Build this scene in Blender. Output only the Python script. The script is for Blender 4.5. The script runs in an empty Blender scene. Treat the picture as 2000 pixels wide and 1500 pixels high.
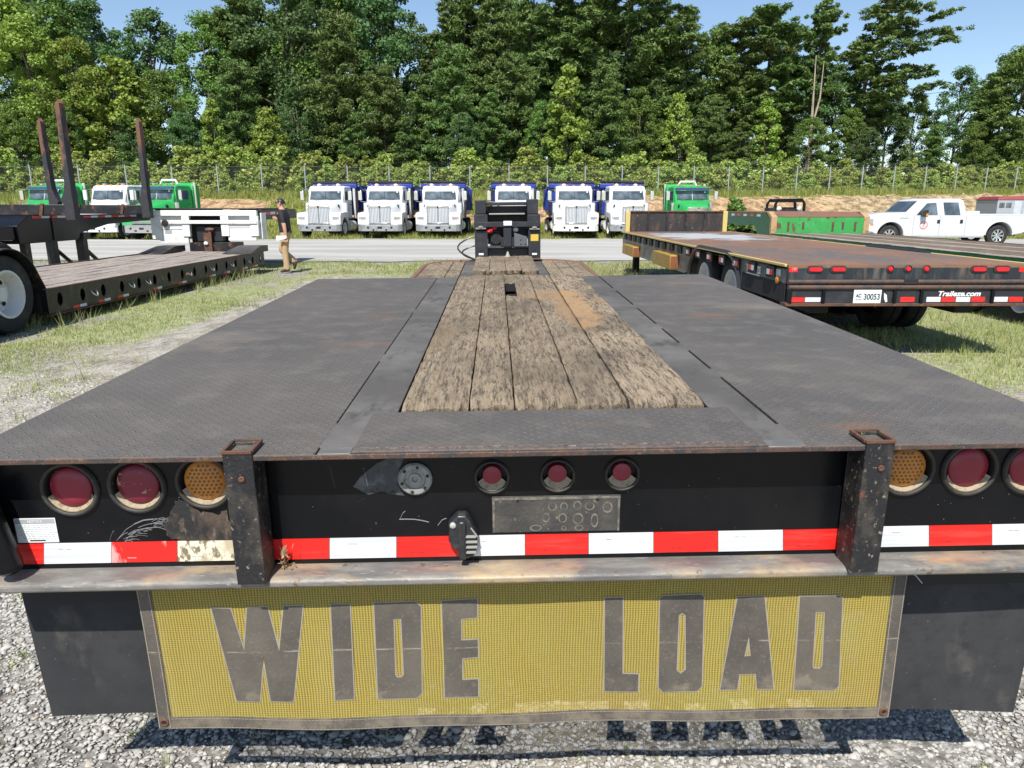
import bpy, bmesh, math, random
import numpy as np
from mathutils import Vector, Matrix

scene = bpy.context.scene
COL = scene.collection
R = math.radians
rnd = random.Random(7)
nrg = np.random.default_rng(11)

# ------------------------------------------------------------------ camera
FPX = 1390.0                       # focal length in pixels of the 2000 px wide photograph
CAMH = 1.58
PITCH = math.atan(345.0 / FPX)
cam_d = bpy.data.cameras.new('camera')
cam = bpy.data.objects.new('camera', cam_d)
COL.objects.link(cam)
cam_d.sensor_width = 36.0
cam_d.lens = FPX / 2000.0 * 36.0
cam_d.clip_start = 0.05
cam_d.clip_end = 3000
cam.location = (0, 0, CAMH)
cam.rotation_euler = (math.pi / 2 - PITCH, 0, 0)
scene.camera = cam

# ------------------------------------------------------------------ light
SUN_EL, SUN_TO = R(53.5), Vector((0.20, 0.98, 0)).normalized()      # direction in which shadows fall
sun_dir = Vector((SUN_TO.x * math.cos(SUN_EL), SUN_TO.y * math.cos(SUN_EL), -math.sin(SUN_EL)))
sd = bpy.data.lights.new('sun', 'SUN')
sd.energy = 4.9
sd.angle = R(0.5)
sd.color = (1.0, 0.955, 0.88)
sun = bpy.data.objects.new('sun', sd)
COL.objects.link(sun)
sun.rotation_euler = sun_dir.to_track_quat('-Z', 'Y').to_euler()

world = bpy.data.worlds.new('World')
scene.world = world
world.use_nodes = True
wn = world.node_tree
bg = wn.nodes['Background']
sky = wn.nodes.new('ShaderNodeTexSky')
sky.sky_type = 'NISHITA'
sky.sun_disc = False
sky.sun_elevation = SUN_EL
sky.sun_rotation = math.atan2(-sun_dir.x, -sun_dir.y)
sky.air_density = 1.0
sky.dust_density = 0.35
sky.ozone_density = 2.2
wn.links.new(sky.outputs[0], bg.inputs[0])
bg.inputs[1].default_value = 0.112
scene.view_settings.view_transform = 'Standard'
scene.view_settings.look = 'None'
scene.view_settings.exposure = 0.46
scene.view_settings.gamma = 1.0
scene.view_settings.use_curve_mapping = False
scene.cycles.max_bounces = 8
scene.cycles.transparent_max_bounces = 12
scene.cycles.use_denoising = True

# ------------------------------------------------------------------ from the photograph to places
def ray(u, v):
    a, b = (u - 1000.0) / FPX, -(v - 750.0) / FPX
    c, s = math.cos(PITCH), math.sin(PITCH)
    return Vector((a, c + b * s, -s + b * c))
def gp(u, v, z=0.0):
    r = ray(u, v)
    return Vector((0, 0, CAMH)) + r * ((z - CAMH) / r.z)
def atY(u, v, Y):
    r = ray(u, v)
    return Vector((0, 0, CAMH)) + r * (Y / r.y)

# ------------------------------------------------------------------ mesh building
class MB:
    def __init__(s):
        s.v, s.f, s.m = [], [], []
    def add(s, vs, fs, m=0):
        o = len(s.v)
        s.v += [tuple(p) for p in vs]
        s.f += [tuple(i + o for i in f) for f in fs]
        s.m += [m] * len(fs)
        return s
    def box(s, x0, x1, y0, y1, z0, z1, m=0):
        vs = [(x, y, z) for z in (z0, z1) for y in (y0, y1) for x in (x0, x1)]
        return s.add(vs, [(0, 2, 3, 1), (4, 5, 7, 6), (0, 1, 5, 4), (2, 6, 7, 3), (0, 4, 6, 2), (1, 3, 7, 5)], m)
    def hexa(s, a, b, m=0):          # a, b: two loops of four points
        return s.add(list(a) + list(b), [(3, 2, 1, 0), (4, 5, 6, 7)] + [(i, (i + 1) % 4, 4 + (i + 1) % 4, 4 + i) for i in range(4)], m)
    def loft(s, loops, m=0, caps=True):
        n = len(loops[0])
        vs = [p for l in loops for p in l]
        fs = []
        for k in range(len(loops) - 1):
            for i in range(n):
                j = (i + 1) % n
                fs.append((k * n + i, k * n + j, (k + 1) * n + j, (k + 1) * n + i))
        if caps:
            fs.append(tuple(range(n - 1, -1, -1)))
            fs.append(tuple((len(loops) - 1) * n + i for i in range(n)))
        return s.add(vs, fs, m)
    def prism(s, poly, ax, lo, hi, m=0):
        def P(a, b, t):
            return {'x': (t, a, b), 'y': (a, t, b), 'z': (a, b, t)}[ax]
        return s.loft([[P(a, b, lo) for a, b in poly], [P(a, b, hi) for a, b in poly]], m)
    def cyl(s, p0, p1, r0, r1=None, n=12, m=0, caps=True):
        return s.tube([p0, p1], [r0, r0 if r1 is None else r1], n, m, caps)
    def tube(s, pts, rad, n=8, m=0, caps=True):
        pts = [Vector(p) for p in pts]
        if not hasattr(rad, '__len__'):
            rad = [rad] * len(pts)
        loops = []
        up = None
        for i, p in enumerate(pts):
            d = (pts[min(i + 1, len(pts) - 1)] - pts[max(i - 1, 0)]).normalized()
            if up is None:
                up = d.orthogonal().normalized()
            a = (up - d * up.dot(d)).normalized()
            up = a
            b = d.cross(a)
            loops.append([tuple(p + (a * math.cos(t) + b * math.sin(t)) * rad[i]) for t in [2 * math.pi * k / n for k in range(n)]])
        return s.loft(loops, m, caps)
    def lathe(s, prof, c, ax, n=24, m=0, closed=False, caps=True):   # prof: (radius, along)
        c = Vector(c)
        loops = []
        for r, t in prof:
            l = []
            for k in range(n):
                a = 2 * math.pi * k / n
                u, w = r * math.cos(a), r * math.sin(a)
                q = {'x': (t, u, w), 'y': (u, t, w), 'z': (u, w, t)}[ax]
                l.append(tuple(c + Vector(q)))
            loops.append(l)
        if closed:
            loops.append(loops[0])
        return s.loft(loops, m, caps=caps and not closed)
    def blob(s, c, r, m=0, n=8, rings=5, jit=0.0):
        loops = []
        for i in range(rings + 1):
            t = math.pi * (0.04 + 0.92 * i / rings)
            loops.append([(c[0] + r[0] * math.sin(t) * math.cos(a) * (1 + jit * rnd.uniform(-1, 1)), c[1] + r[1] * math.sin(t) * math.sin(a) * (1 + jit * rnd.uniform(-1, 1)),
                           c[2] + r[2] * math.cos(t)) for a in [2 * math.pi * k / n for k in range(n)]])
        return s.loft(loops, m)
    def mesh(s, name, mats, smooth=35):
        me = bpy.data.meshes.new(name)
        me.from_pydata(s.v, [], s.f)
        for mm in mats:
            me.materials.append(mm)
        me.polygons.foreach_set('material_index', s.m)
        bm = bmesh.new()
        bm.from_mesh(me)
        bmesh.ops.recalc_face_normals(bm, faces=bm.faces)
        bm.to_mesh(me)
        bm.free()
        if smooth:
            me.shade_smooth()
            me.set_sharp_from_angle(angle=R(smooth))
        return me
    def build(s, name, mats, parent=None, bevel=0, smooth=35, seg=2, loc=None):
        if not isinstance(mats, (list, tuple)):
            mats = [mats]
        return link(name, s.mesh(name, mats, smooth), parent, bevel, seg, loc)

def link(name, me, parent=None, bevel=0, seg=2, loc=None):
    o = bpy.data.objects.new(name, me)
    COL.objects.link(o)
    if parent is not None:
        o.parent = parent
    if loc is not None:
        o.location = loc
    if bevel:
        b = o.modifiers.new('bevel', 'BEVEL')
        b.width = bevel
        b.segments = seg
        b.limit_method = 'ANGLE'
        b.angle_limit = R(40)
    return o

def tag(o, label=None, cat=None, group=None, kind=None):
    if label: o['label'] = label
    if cat: o['category'] = cat
    if group: o['group'] = group
    if kind: o['kind'] = kind
    return o
def thing(name, label, cat, loc=(0, 0, 0), rz=0.0, group=None):
    o = bpy.data.objects.new(name, None)
    COL.objects.link(o)
    o.empty_display_size = 0.2
    o.location = loc
    o.rotation_euler = (0, 0, rz)
    return tag(o, label, cat, group)
def kids(o):
    return list(o.children)
def copy_tree(o, parent=None):
    c = o.copy()
    COL.objects.link(c)
    c.parent = parent
    for ch in kids(o):
        copy_tree(ch, c)
    return c

def flat(loops, thick, mat, name, parent, frame, offset=0.0, mats=None):
    """filled outline with holes; frame(a, b, t) -> point, t in -thick/2 .. thick/2"""
    cu = bpy.data.curves.new(name, 'CURVE')
    cu.dimensions = '2D'
    cu.fill_mode = 'BOTH'
    cu.extrude = thick / 2
    cu.offset = offset
    for l in loops:
        sp = cu.splines.new('POLY')
        sp.points.add(len(l) - 1)
        for p, (a, b) in zip(sp.points, l):
            p.co = (a, b, 0, 1)
        sp.use_cyclic_u = True
    t = bpy.data.objects.new(name, cu)
    me = bpy.data.meshes.new_from_object(t)
    bpy.data.objects.remove(t)
    bpy.data.curves.remove(cu)
    return _finish_flat(me, frame, mat, name, parent)
def _finish_flat(me, frame, mat, name, parent):
    for v in me.vertices:
        v.co = frame(v.co.x, v.co.y, v.co.z)
    bm = bmesh.new()
    bm.from_mesh(me)
    bmesh.ops.remove_doubles(bm, verts=bm.verts, dist=1e-6)
    bmesh.ops.recalc_face_normals(bm, faces=bm.faces)
    bm.to_mesh(me)
    bm.free()
    me.materials.clear()
    me.materials.append(mat)
    me.name = name
    return link(name, me, parent)
def text(txt, size, mat, name, parent, frame, thick=0.002, shear=0.0, align='CENTER', width=None, bold=0.0):
    cu = bpy.data.curves.new(name, 'FONT')
    cu.body = txt
    cu.size = size
    cu.extrude = thick / 2
    cu.shear = shear
    cu.offset = bold
    cu.align_x = align
    cu.align_y = 'CENTER'
    t = bpy.data.objects.new(name, cu)
    me = bpy.data.meshes.new_from_object(t)
    bpy.data.objects.remove(t)
    bpy.data.curves.remove(cu)
    if width:
        xs = [v.co.x for v in me.vertices]
        k = width / (max(xs) - min(xs))
        for v in me.vertices:
            v.co.x *= k
    return _finish_flat(me, frame, mat, name, parent)
def circle(cx, cy, r, n=32):
    return [(cx + r * math.cos(2 * math.pi * k / n), cy + r * math.sin(2 * math.pi * k / n)) for k in range(n)]
def oval(cx, cy, rx, ry, n=16):
    return [(cx + rx * math.cos(2 * math.pi * k / n), cy + ry * math.sin(2 * math.pi * k / n)) for k in range(n)]

# ------------------------------------------------------------------ materials
class NT:
    def __init__(s, name):
        s.mat = bpy.data.materials.new(name)
        s.mat.use_nodes = True
        s.t = s.mat.node_tree
        s.n = s.t.nodes
        s.b = s.n['Principled BSDF']
        s.out = s.n['Material Output']
        tc = s.n.new('ShaderNodeTexCoord')
        s.co = tc.outputs['Object']
    def L(s, a, b):
        s.t.links.new(a, b)
    def inp(s, sock, v):
        if isinstance(v, (int, float)):
            sock.default_value = v
        elif isinstance(v, (tuple, list)):
            sock.default_value = (*v, 1.0)[:4] if sock.type == 'RGBA' else v
        else:
            s.L(v, sock)
    def math(s, op, a, b=None, c=None, clamp=False):
        m = s.n.new('ShaderNodeMath')
        m.operation = op
        m.use_clamp = clamp
        for i, x in enumerate((a, b, c)):
            if x is not None:
                s.inp(m.inputs[i], x)
        return m.outputs[0]
    def mapping(s, scale=(1, 1, 1), rot=(0, 0, 0), loc=(0, 0, 0), co=None):
        m = s.n.new('ShaderNodeMapping')
        m.inputs['Scale'].default_value = scale
        m.inputs['Rotation'].default_value = rot
        m.inputs['Location'].default_value = loc
        s.L(co or s.co, m.inputs['Vector'])
        return m.outputs[0]
    def noise(s, scale, detail=4, rough=0.6, stretch=None, dist=0.0, loc=(0, 0, 0), co=None):
        x = s.n.new('ShaderNodeTexNoise')
        x.inputs['Scale'].default_value = scale
        x.inputs['Detail'].default_value = detail
        x.inputs['Roughness'].default_value = rough
        x.inputs['Distortion'].default_value = dist
        s.L(s.mapping(stretch or (1, 1, 1), loc=loc, co=co), x.inputs['Vector'])
        return x.outputs['Fac']
    def ramp(s, f, lo, hi, a=0.0, b=1.0):
        m = s.n.new('ShaderNodeMapRange')
        m.inputs['From Min'].default_value = lo
        m.inputs['From Max'].default_value = hi
        m.inputs['To Min'].default_value = a
        m.inputs['To Max'].default_value = b
        m.clamp = True
        s.L(f, m.inputs['Value'])
        return m.outputs[0]
    def mix(s, f, a, b, mode='MIX'):
        m = s.n.new('ShaderNodeMix')
        m.data_type = 'RGBA'
        m.blend_type = mode
        s.inp(m.inputs[0], f)
        s.inp(m.inputs[6], a)
        s.inp(m.inputs[7], b)
        return m.outputs[2]
    def bump(s, h, strength=0.4, dist=0.01, prev=None):
        b = s.n.new('ShaderNodeBump')
        b.inputs['Strength'].default_value = strength
        b.inputs['Distance'].default_value = dist
        s.L(h, b.inputs['Height'])
        if prev is not None:
            s.L(prev, b.inputs['Normal'])
        return b.outputs[0]
    def done(s, col, rough=0.6, metal=0.0, normal=None, spec=0.5):
        s.inp(s.b.inputs['Base Color'], col)
        s.inp(s.b.inputs['Roughness'], rough)
        s.inp(s.b.inputs['Metallic'], metal)
        s.inp(s.b.inputs['Specular IOR Level'], spec)
        if normal is not None:
            s.L(normal, s.b.inputs['Normal'])
        return s.mat

def M(name, base, rough=0.55, metal=0.0, layers=(), bump=None, spec=0.5):
    """layers: (colour, scale, lo, hi, stretch)"""
    t = NT(name)
    col = base
    if not layers:
        f = t.noise(6.0, 4)
        col = t.mix(t.ramp(f, 0.3, 0.7), tuple(c * 0.9 for c in base), tuple(min(1, c * 1.08) for c in base))
    for i, l in enumerate(layers):
        c, sc, lo, hi = l[:4]
        st = l[4] if len(l) > 4 else None
        f = t.noise(sc, 6, 0.62, st, loc=(i * 3.1, i * 1.7, i * 2.3))
        col = t.mix(t.ramp(f, lo, hi), col, c)
    nm = None
    if bump:
        nm = t.bump(t.noise(bump[0], 5, 0.65, bump[2] if len(bump) > 2 else None), bump[1], 0.01)
    return t.done(col, rough, metal, nm, spec)

RUST = (0.16, 0.065, 0.03)
DUST = (0.38, 0.31, 0.21)
black_paint = M('black_paint', (0.004, 0.0045, 0.006), 0.28, 0, [((0.010, 0.010, 0.011), 3, 0.5, 0.75), ((0.10, 0.09, 0.075), 70, 0.70, 0.8), ((0.2, 0.18, 0.15), 210, 0.74, 0.8)], (30, 0.06), 0.28)
black_rusty = M('black_rusty_paint', (0.012, 0.012, 0.014), 0.45, 0, [((0.045, 0.040, 0.038), 4, 0.5, 0.7), (RUST, 7, 0.58, 0.68), ((0.25, 0.2, 0.14), 60, 0.62, 0.72)], (60, 0.25))
black_matt = M('black_matt', (0.012, 0.012, 0.013), 0.75)
charcoal_paint = M('charcoal_paint', (0.020, 0.022, 0.028), 0.5, 0, [((0.045, 0.045, 0.048), 6, 0.5, 0.75), (RUST, 14, 0.66, 0.74)], (40, 0.15))
rust_steel = M('rusty_steel', (0.12, 0.055, 0.032), 0.75, 0.1, [((0.05, 0.04, 0.035), 9, 0.5, 0.65), ((0.24, 0.11, 0.055), 20, 0.55, 0.72)], (80, 0.4))
rust_edge = M('rusty_edge', (0.10, 0.06, 0.045), 0.6, 0.2, [((0.05, 0.045, 0.045), 12, 0.45, 0.6), ((0.2, 0.12, 0.08), 90, 0.55, 0.7)], (120, 0.3))
chrome = M('chrome', (0.75, 0.77, 0.8), 0.12, 1.0)
alloy = M('alloy', (0.66, 0.655, 0.64), 0.4, 0.0, [((0.45, 0.44, 0.41), 8, 0.55, 0.75)])
silver_paint = M('silver_paint', (0.58, 0.58, 0.57), 0.4, 0.0, [((0.3, 0.3, 0.3), 5, 0.55, 0.75)])
galv = M('galvanised_steel', (0.42, 0.44, 0.46), 0.45, 0.4, [((0.3, 0.31, 0.32), 12, 0.5, 0.7)])
tyre_rubber = M('tyre_rubber', (0.016, 0.016, 0.017), 0.8, 0, [((0.05, 0.046, 0.04), 5, 0.5, 0.75)], (40, 0.2))
glass_dark = M('window_glass', (0.04, 0.055, 0.065), 0.05, 0, [((0.13, 0.165, 0.185), 1.2, 0.45, 0.65)], None, 0.9)
white_paint = M('white_paint', (0.66, 0.67, 0.68), 0.3, 0, [((0.56, 0.565, 0.56), 2.5, 0.5, 0.75)])
white_worn = M('white_worn_paint', (0.74, 0.74, 0.71), 0.5, 0, [((0.55, 0.5, 0.42), 4, 0.56, 0.72), ((0.18, 0.14, 0.1), 16, 0.68, 0.75)])
blue_paint = M('blue_paint', (0.022, 0.05, 0.30), 0.35, 0, [((0.03, 0.045, 0.18), 3, 0.5, 0.7)])
green_paint = M('green_paint', (0.03, 0.36, 0.085), 0.3, 0, [((0.03, 0.28, 0.07), 2, 0.5, 0.7)])
dkgreen_paint = M('dark_green_paint', (0.02, 0.12, 0.055), 0.5, 0, [((0.04, 0.08, 0.05), 6, 0.5, 0.7)])
amber = M('amber_plastic', (0.62, 0.24, 0.03), 0.3)
amber_lens = M('amber_lens', (0.60, 0.23, 0.035), 0.3, 0, [((0.45, 0.2, 0.05), 30, 0.5, 0.7)])
red_lens = M('dark_red_lens', (0.25, 0.016, 0.035), 0.35, 0, [((0.24, 0.03, 0.05), 25, 0.5, 0.7)])
red_lens_dusty = M('dusty_red_lens', (0.20, 0.016, 0.035), 0.4, 0, [((0.5, 0.38, 0.27), 28, 0.60, 0.66, (1, 1, 1.6))])
bright_red = M('bright_red_lens', (0.62, 0.015, 0.025), 0.25)
red_tape = M('red_tape', (0.66, 0.018, 0.014), 0.35, 0, [((0.72, 0.05, 0.04), 6, 0.5, 0.7, (1, 1, 12)), ((0.5, 0.05, 0.04), 60, 0.7, 0.76)])
red_tape_scuffed = M('scuffed_red_tape', (0.66, 0.018, 0.014), 0.4, 0, [((0.75, 0.35, 0.32), 22, 0.58, 0.66, (1, 1, .4)), ((0.12, 0.05, 0.04), 30, 0.68, 0.72)])
white_tape = M('white_tape', (0.66, 0.675, 0.69), 0.4, 0, [((0.56, 0.58, 0.60), 7, 0.46, 0.62, (.3, 1, 16)), ((0.5, 0.47, 0.42), 40, 0.68, 0.76)])
white_tape_worn = M('weathered_white_tape', (0.72, 0.66, 0.52), 0.6, 0, [((0.20, 0.17, 0.10), 55, 0.52, 0.58, (1, 1, .55)), ((0.5, 0.42, 0.28), 12, 0.5, 0.6)])
white_plain = M('white_plastic', (0.74, 0.75, 0.76), 0.4)
ink = M('black_print', (0.02, 0.025, 0.03), 0.5)
grey_ink = M('grey_print', (0.35, 0.37, 0.38), 0.5)
yellow_paint = M('yellow_paint', (0.62, 0.42, 0.06), 0.5, 0, [((0.45, 0.22, 0.05), 7, 0.58, 0.7)])
pale_yellow = M('pale_yellow_paint', (0.55, 0.43, 0.15), 0.5, 0, [((0.35, 0.2, 0.1), 9, 0.62, 0.7)])
grey_rubber = M('dusty_rubber', (0.030, 0.031, 0.034), 0.8, 0, [((0.048, 0.048, 0.050), 3, 0.4, 0.7), ((0.085, 0.08, 0.072), 7, 0.58, 0.75, (1, 1, 0.5)), ((0.24, 0.23, 0.21), 120, 0.68, 0.74, (1, 1, 0.6)), ((0.03, 0.03, 0.034), 20, 0.5, 0.7)], None, 0.25)
grommet_rubber = M('grommet_rubber', (0.028, 0.026, 0.022), 0.6, 0, [((0.06, 0.054, 0.042), 20, 0.5, 0.7)])
recess_dust = M('dust_in_recess', (0.36, 0.29, 0.20), 0.9, 0, [((0.22, 0.17, 0.11), 90, 0.5, 0.65)], (150, 0.4))
bumper_steel = M('worn_bumper_steel', (0.13, 0.125, 0.12), 0.5, 0.15, [((0.23, 0.215, 0.195), 5, 0.42, 0.62, (1, 4, 4)), ((0.42, 0.31, 0.185), 2.6, 0.50, 0.64, (1, 2, 2)), ((0.14, 0.09, 0.06), 40, 0.62, 0.7), ((0.30, 0.29, 0.275), 24, 0.6, 0.68, (1, 5, 5))], (60, 0.2))
olive_steel = M('dusty_olive_steel', (0.15, 0.15, 0.12), 0.5, 0.1, [((0.28, 0.28, 0.25), 3, 0.45, 0.7, (1, .6, .5)), ((0.08, 0.08, 0.06), 5, 0.58, 0.72)])
plate_dirt = M('dirty_black_plate', (0.045, 0.043, 0.040), 0.7, 0, [((0.085, 0.078, 0.065), 14, 0.45, 0.7), ((0.36, 0.30, 0.21), 45, 0.62, 0.72), ((0.04, 0.04, 0.038), 9, 0.55, 0.7)], (60, 0.4))
plate_relief = M('dust_on_lettering', (0.19, 0.168, 0.13), 0.8, 0, [((0.08, 0.076, 0.066), 40, 0.42, 0.58)])
black_plastic = M('black_plastic', (0.022, 0.023, 0.026), 0.38, 0, [((0.06, 0.06, 0.06), 30, 0.55, 0.75)])
skin = M('skin', (0.50, 0.27, 0.18), 0.5)
shirt = M('black_shirt', (0.012, 0.011, 0.014), 0.8, 0, [((0.25, 0.02, 0.05), 22, 0.70, 0.73)])
khaki = M('khaki_cloth', (0.46, 0.31, 0.17), 0.85, 0, [((0.36, 0.24, 0.13), 9, 0.5, 0.7)])
boot = M('brown_leather', (0.06, 0.045, 0.035), 0.6)
hair_m = M('black_hair', (0.012, 0.010, 0.010), 0.5)
bark = M('bark', (0.085, 0.065, 0.05), 0.9, 0, [((0.15, 0.125, 0.10), 5, 0.45, 0.65, (1, 1, .3))], (12, .6, (1, 1, .3)))
bark_pale = M('pale_bark', (0.38, 0.31, 0.24), 0.9, 0, [((0.2, 0.15, 0.11), 6, 0.5, 0.7, (1, 1, .3))])

def tread_mat():
    t = NT('tread_plate_steel')
    sc = 1 / 0.023
    co = t.mapping((sc, sc, sc), (0, 0, R(45)))
    sep = t.n.new('ShaderNodeSeparateXYZ')
    t.L(co, sep.inputs[0])
    fx = t.math('SUBTRACT', t.math('FRACT', sep.outputs[0]), 0.5)
    fy = t.math('SUBTRACT', t.math('FRACT', sep.outputs[1]), 0.5)
    par = t.math('MODULO', t.math('ADD', t.math('ADD', t.math('FLOOR', sep.outputs[0]), t.math('FLOOR', sep.outputs[1])), 2000.0), 2.0)
    inv = t.math('SUBTRACT', 1.0, par)
    a = t.math('ADD', t.math('MULTIPLY', fx, par), t.math('MULTIPLY', fy, inv))
    b = t.math('ADD', t.math('MULTIPLY', fy, par), t.math('MULTIPLY', fx, inv))
    d = t.math('ADD', t.math('DIVIDE', t.math('MULTIPLY', a, a), 0.19), t.math('DIVIDE', t.math('MULTIPLY', b, b), 0.018))
    lug = t.ramp(d, 1.0, 0.45)
    n1 = t.noise(1.1, 5)
    n2 = t.noise(9, 6)
    n3 = t.noise(140, 5, 0.75)
    col = t.mix(t.ramp(n1, 0.35, 0.65), (0.083, 0.077, 0.070), (0.112, 0.099, 0.087))
    col = t.mix(t.ramp(n2, 0.5, 0.72), col, (0.130, 0.118, 0.105))
    col = t.mix(t.math('MULTIPLY', t.ramp(n3, 0.5, 0.7), 0.5), col, (0.14, 0.12, 0.105))
    rustn = t.noise(1.5, 6, 0.6, (0.7, 1.8, 1), loc=(4.2, 1.3, 0))
    rs = t.ramp(rustn, 0.63, 0.72)
    col = t.mix(t.math('MULTIPLY', rs, 0.75), col, (0.19, 0.105, 0.06))
    duf = t.noise(0.9, 6, 0.6, (1, 1.5, 1), loc=(9.2, 5.3, 0))
    col = t.mix(t.math('MULTIPLY', t.ramp(duf, 0.60, 0.76), 0.55), col, (0.25, 0.21, 0.165))
    scr = t.noise(26, 5, 0.7, (0.12, 2.6, 1), 0.8, loc=(3, 3, 1))
    col = t.mix(t.math('MULTIPLY', t.ramp(scr, 0.66, 0.74), 0.5), col, (0.20, 0.175, 0.155))
    scr2 = t.noise(20, 5, 0.7, (2.4, 0.16, 1), 0.8, loc=(8, 1, 1))
    col = t.mix(t.math('MULTIPLY', t.ramp(scr2, 0.64, 0.72), 0.55), col, (0.055, 0.05, 0.048))
    wear = t.math('MULTIPLY', lug, t.ramp(t.noise(5, 5, loc=(2, 2, 2)), 0.35, 0.75))
    col = t.mix(t.math('MULTIPLY', wear, 0.65), col, (0.21, 0.187, 0.17))
    spk = t.noise(260, 3, 0.7, loc=(7, 1, 0))
    col = t.mix(t.ramp(spk, 0.72, 0.78), col, (0.36, 0.27, 0.19))
    nm = t.bump(lug, 0.75, 0.004)
    nm = t.bump(n3, 0.25, 0.004, nm)
    return t.done(col, t.ramp(n2, 0.3, 0.7, 0.55, 0.7), 0.0, nm, 0.35)
tread = tread_mat()
strip_steel = M('smooth_deck_steel', (0.088, 0.082, 0.077), 0.75, 0.0, [((0.145, 0.137, 0.128), 2.5, 0.42, 0.65), ((0.30, 0.275, 0.24), 2.2, 0.66, 0.76, (1, 2.2, 1)), ((0.068, 0.066, 0.064), 14, 0.54, 0.68, (1, .4, 1)), ((0.2, 0.13, 0.09), 120, 0.7, 0.76)], (70, 0.15), 0.2)

def wood_mat(name, light, mid, dark, scale=1.0, stain=True):
    t = NT(name)
    g1 = t.noise(7 * scale, 6, 0.7, (6, 0.55, 1))
    g2 = t.noise(26 * scale, 6, 0.75, (3.2, 0.55, 1), 0.6)
    b1 = t.noise(2.6 * scale, 6, 0.66, (1.3, 0.8, 1), loc=(3, 9, 0))
    b2 = t.noise(18 * scale, 6, 0.72, (2.4, 0.34, 1), loc=(1, 4, 0))
    oi = t.n.new('ShaderNodeObjectInfo')
    g3 = t.noise(60 * scale, 5, 0.85, (2.4, 0.24, 1), 0.3, loc=(8, 2, 0))
    col = t.mix(t.ramp(g1, 0.35, 0.62), mid, light)
    col = t.mix(t.math('MULTIPLY', t.ramp(b1, 0.46, 0.62), 0.55), col, dark)
    col = t.mix(t.math('MULTIPLY', t.ramp(t.math('ADD', b2, t.math('MULTIPLY', t.math('SUBTRACT', g3, 0.5), 0.9)), 0.50, 0.62), 0.75), col, dark)
    col = t.mix(t.math('MULTIPLY', t.ramp(g3, 0.50, 0.64), 0.75), col, tuple(c * 0.7 for c in dark))
    col = t.mix(t.ramp(g2, 0.54, 0.66), col, tuple(c * 0.45 for c in dark))
    if stain:
        s0 = t.noise(9, 5, 0.6)
        sp_ = t.n.new('ShaderNodeSeparateXYZ')
        t.L(t.co, sp_.inputs[0])
        for sx, sy, rx, ry, k in ((0.275, 1.92, 0.085, 0.62, .8), (0.19, 2.35, 0.17, 0.16, .6), (0.45, 2.1, 0.07, 0.10, .5), (-0.33, 1.25, 0.07, 0.28, .45)):
            dx = t.math('DIVIDE', t.math('SUBTRACT', sp_.outputs[0], sx), rx)
            dy = t.math('DIVIDE', t.math('SUBTRACT', sp_.outputs[1], sy), ry)
            dd = t.math('ADD', t.math('MULTIPLY', dx, dx), t.math('MULTIPLY', dy, dy))
            dd = t.math('ADD', dd, t.math('MULTIPLY', t.math('SUBTRACT', s0, 0.5), 3.6))
            col = t.mix(t.math('MULTIPLY', t.ramp(dd, 1.3, 0.55), k), col, (0.36, 0.225, 0.115) if sx > 0 else (0.22, 0.16, 0.09))
    col = t.mix(t.ramp(oi.outputs['Random'], 0, 1, 0, 0.35), col, tuple(c * 0.6 for c in mid))
    nm = t.bump(g2, 0.9, 0.008)
    nm = t.bump(b2, 0.5, 0.006, nm)
    return t.done(col, 0.85, 0, nm, 0.25)
old_wood = wood_mat('weathered_deck_wood', (0.385, 0.305, 0.21), (0.265, 0.205, 0.138), (0.058, 0.049, 0.040))
grey_wood = wood_mat('grey_deck_wood', (0.44, 0.385, 0.34), (0.33, 0.28, 0.24), (0.2, 0.165, 0.14), 0.7, False)
dull_wood = wood_mat('dull_deck_wood', (0.27, 0.21, 0.15), (0.20, 0.15, 0.10), (0.10, 0.08, 0.06), 0.7, False)

def rusty_deck_mat():
    t = NT('rusty_flatbed_deck')
    sp = t.n.new('ShaderNodeSeparateXYZ')
    t.L(t.co, sp.inputs[0])
    a = t.noise(0.7, 6, 0.68, (1, 0.45, 1))
    b = t.noise(4, 6, 0.7, (1, 0.4, 1), loc=(4, 4, 0))
    edge = t.math('MULTIPLY', t.math('ABSOLUTE', sp.outputs[0]), 0.14)
    near = t.ramp(sp.outputs[1], 0.0, 1.2, 0.14, 0.0)
    f = t.math('ADD', t.math('ADD', a, edge), near)
    col = t.mix(t.ramp(f, 0.54, 0.68), (0.115, 0.098, 0.092), (0.215, 0.11, 0.062))
    col = t.mix(t.ramp(b, 0.5, 0.62), col, (0.15, 0.10, 0.072))
    col = t.mix(t.ramp(t.noise(14, 5, 0.7, (1, .4, 1)), 0.58, 0.68), col, (0.30, 0.19, 0.11))
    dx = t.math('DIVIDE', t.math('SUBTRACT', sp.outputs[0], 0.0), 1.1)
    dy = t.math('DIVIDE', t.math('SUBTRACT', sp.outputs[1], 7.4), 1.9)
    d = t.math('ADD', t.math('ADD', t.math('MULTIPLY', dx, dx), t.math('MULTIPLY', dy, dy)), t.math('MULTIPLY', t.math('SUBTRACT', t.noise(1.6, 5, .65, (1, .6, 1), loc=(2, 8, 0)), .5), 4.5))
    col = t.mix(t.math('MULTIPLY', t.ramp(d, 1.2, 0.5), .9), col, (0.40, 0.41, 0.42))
    return t.done(col, 0.7, 0.0, t.bump(b, 0.4))
rusty_deck = rusty_deck_mat()

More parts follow.
